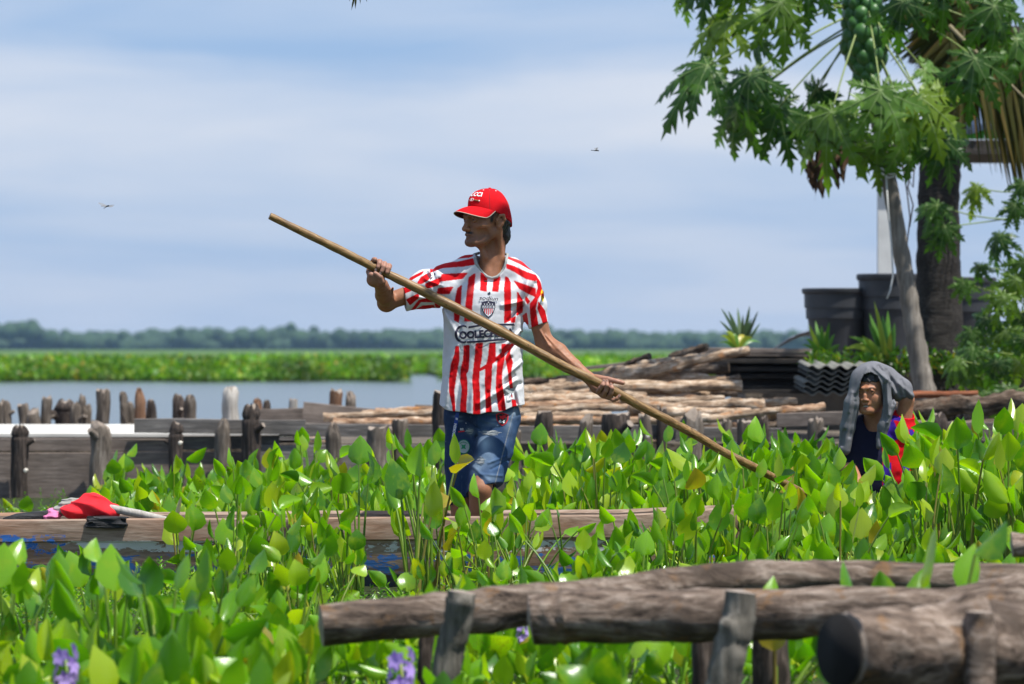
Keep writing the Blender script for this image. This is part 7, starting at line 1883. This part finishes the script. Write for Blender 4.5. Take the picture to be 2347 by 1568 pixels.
# ---- strap leaved plants on the bed
M_STRAP = leaf_mat('strap_leaf', .3, .4, True, [(0, (.06, .17, .03)), (.6, (.11, .25, .03)), (.9, (.28, .34, .03)), (1, (.42, .36, .05))], spots=False, veins=False)
M_SWORD = leaf_mat('sword_leaf', .1, .45, True, [(0, (.03, .07, .03)), (1, (.08, .14, .05))], spots=False, veins=False)
def strap_plant(px, py, Y, blades_, label, mat, name='strap_leaf_plant', cat='plant'):
    c = P(px, py, Y); root = empty(name, c, label, cat)
    for (tx, ty, w, bend) in blades_:
        d = P(tx, ty, Y + rl.uniform(-.12, .12)) - c; V = []; n = 8; side = Vector((1, 0, 0)) - d.normalized() * d.normalized().x; side.normalize()
        if side.length < .1: side = Vector((0, 1, 0))
        for j in range(n + 1):
            u = j / n; p = d * u + Vector((0, 0, bend * math.sin(u * math.pi))); hw = w / SC(Y) / 2 * (math.sin(math.pi * min(1, .18 + .82 * u)) ** .7 if u < 1 else .02)
            sd = (side + Vector((0, .4, 0))).normalized(); V += [p + sd * hw, p + Vector((0, -hw * .4, 0)), p - sd * hw]
        me = mesh_from('leaf', [tuple(v) for v in V], [[j*3+q, j*3+q+1, j*3+q+4, j*3+q+3] for j in range(n) for q in (0, 1)], mat); link('leaf', me, root)
strap_plant(1700, 800, 31.5, [(1652, 706, 9, .02), (1668, 712, 10, .02), (1680, 730, 9, 0), (1690, 705, 11, 0), (1702, 722, 10, 0), (1718, 700, 11, 0), (1722, 728, 9, 0), (1737, 712, 9, 0), (1742, 740, 8, 0), (1648, 735, 8, .02), (1665, 752, 8, 0), (1730, 760, 8, 0)], 'dark sword leaved plant standing behind the plank stack', M_SWORD, 'sword_leaf_plant')
strap_plant(1690, 805, 31.3, [(1650, 770, 12, .04), (1662, 760, 12, .04), (1680, 765, 14, .03), (1705, 768, 14, .04), (1725, 775, 12, .04), (1750, 790, 12, .05), (1640, 790, 10, .04)], 'low leafy green tuft at the foot of the sword leaved plant', M_STRAP, 'leafy_tuft')
strap_plant(1885, 832, 31.2, [(1852, 742, 12, .01), (1868, 735, 13, .01), (1882, 745, 13, 0), (1900, 738, 12, 0), (1846, 775, 11, .03), (1912, 765, 12, .02), (1835, 790, 11, .04), (1925, 790, 11, .03), (1890, 760, 14, 0), (1870, 770, 12, .01), (1908, 800, 10, .03)], 'bright green leafy plant before the lowest tub', M_STRAP, 'leafy_plant')
strap_plant(2035, 850, 30.6, [(1992, 718, 18, 0), (2008, 705, 16, 0), (2022, 722, 20, 0), (2034, 712, 18, 0), (2050, 740, 18, 0), (1975, 770, 16, .03), (1945, 772, 14, .06), (1935, 800, 20, .08), (1950, 826, 22, .06), (2060, 790, 16, .02), (2003, 690, 9, 0), (2040, 760, 16, 0), (1990, 740, 12, 0)], 'tall strap leaved plant with yellow edged leaves beside the papaya trunk', M_STRAP)
# moss and creeping weeds on the bed edge
rr = np.random.default_rng(8); n = 1500; px = rr.uniform(1850, 2350, n); py = 835 + rr.normal(size=n) * 12; Yv = 30.4 + rr.random(n) * .5
pos = np.array([tuple(P(a, b, c_)) for a, b, c_ in zip(px, py, Yv)]); up = rr.normal(size=(n, 3)) * .6 + (0, -.2, .5); sz = .03 + .03 * rr.random(n)
V, F, C = blades(pos, sz, up, sz * .5, tints(n, rr, GREENS * .45, .08), rr); me = mesh_from('creeping_weeds', V, F, M_LEAF); set_color(me, C); tag(link('creeping_weeds', me), 'creeping weeds over the corrugated sheets and bed edge', 'weeds', kind='stuff')

# ---- dragonflies
M_DBODY = simple('insect_body', (.012, .010, .010), .5, .3, 60, .1)
t = NT('insect_wing'); b = t.bsdf((.16, .13, .09), .5, None, .2, final=False); tp_ = t.node('ShaderNodeBsdfTransparent'); mx = t.node('ShaderNodeMixShader'); mx.inputs[0].default_value = .38
t.l.new(tp_.outputs[0], mx.inputs[1]); t.l.new(b.outputs[0], mx.inputs[2]); t.l.new(mx.outputs[0], t.out.inputs['Surface']); M_WING = t.m
def dragonfly(px, py, Y, body, wings, label):
    c = P(px, py, Y); root = empty('dragonfly', c, label, 'dragonfly', 'dragonflies in the sky'); k = 1 / SC(Y)
    m = MB(); pts = [Vector((x * k, d * k, -y * k)) for x, y, d, r in body]; m.tube(pts, [q[3] * k for q in body], 8); link('body', m.mesh('body', M_DBODY), root)
    for (x, y, d, w) in wings:
        a = Vector((0, 0, 0)); b_ = Vector((x * k, d * k, -y * k)); dr = b_.normalized(); sd = dr.cross(Vector((0.3, -.8, .5))).normalized(); V = []
        n_ = 8
        for j in range(n_ + 1):
            u = j / n_; hw = w * k * .5 * (.25 + .75 * math.sin(math.pi * min(1, u * .8 + .12))) * (1 if j < n_ else .4); V += [b_ * u + sd * hw, b_ * u - sd * hw]
        me = mesh_from('wing', V, [[j*2, j*2+1, j*2+3, j*2+2] for j in range(n_)], M_WING); link('wing', me, root)
dragonfly(245, 473, 16.5, [(-8, 5, 3, .5), (-4, 2.5, 2, .7), (0, 0, 0, 1.5), (3.5, -1.2, -1, 1.6), (5, -1.4, -2, 1.0)], [(-20, -8, 0, 7), (-15, -1, 6, 6), (17, -2.5, 0, 5), (14, 0, 6, 5)], 'dragonfly with spread clear wings in the left sky')
dragonfly(1366, 345, 16.5, [(-12, -.3, 0, .7), (-6, 0, 0, .8), (-3, .6, 0, 1.1), (1, 0, 0, 1.6), (4, .5, 0, 1.2), (6, .8, 0, 1.4)], [(-4, -6, 6, 4), (-1, -6, -6, 4), (4, -7, 5, 4), (2, -7, -5, 4)], 'dark dragonfly seen from the side, right of the cap in the sky')
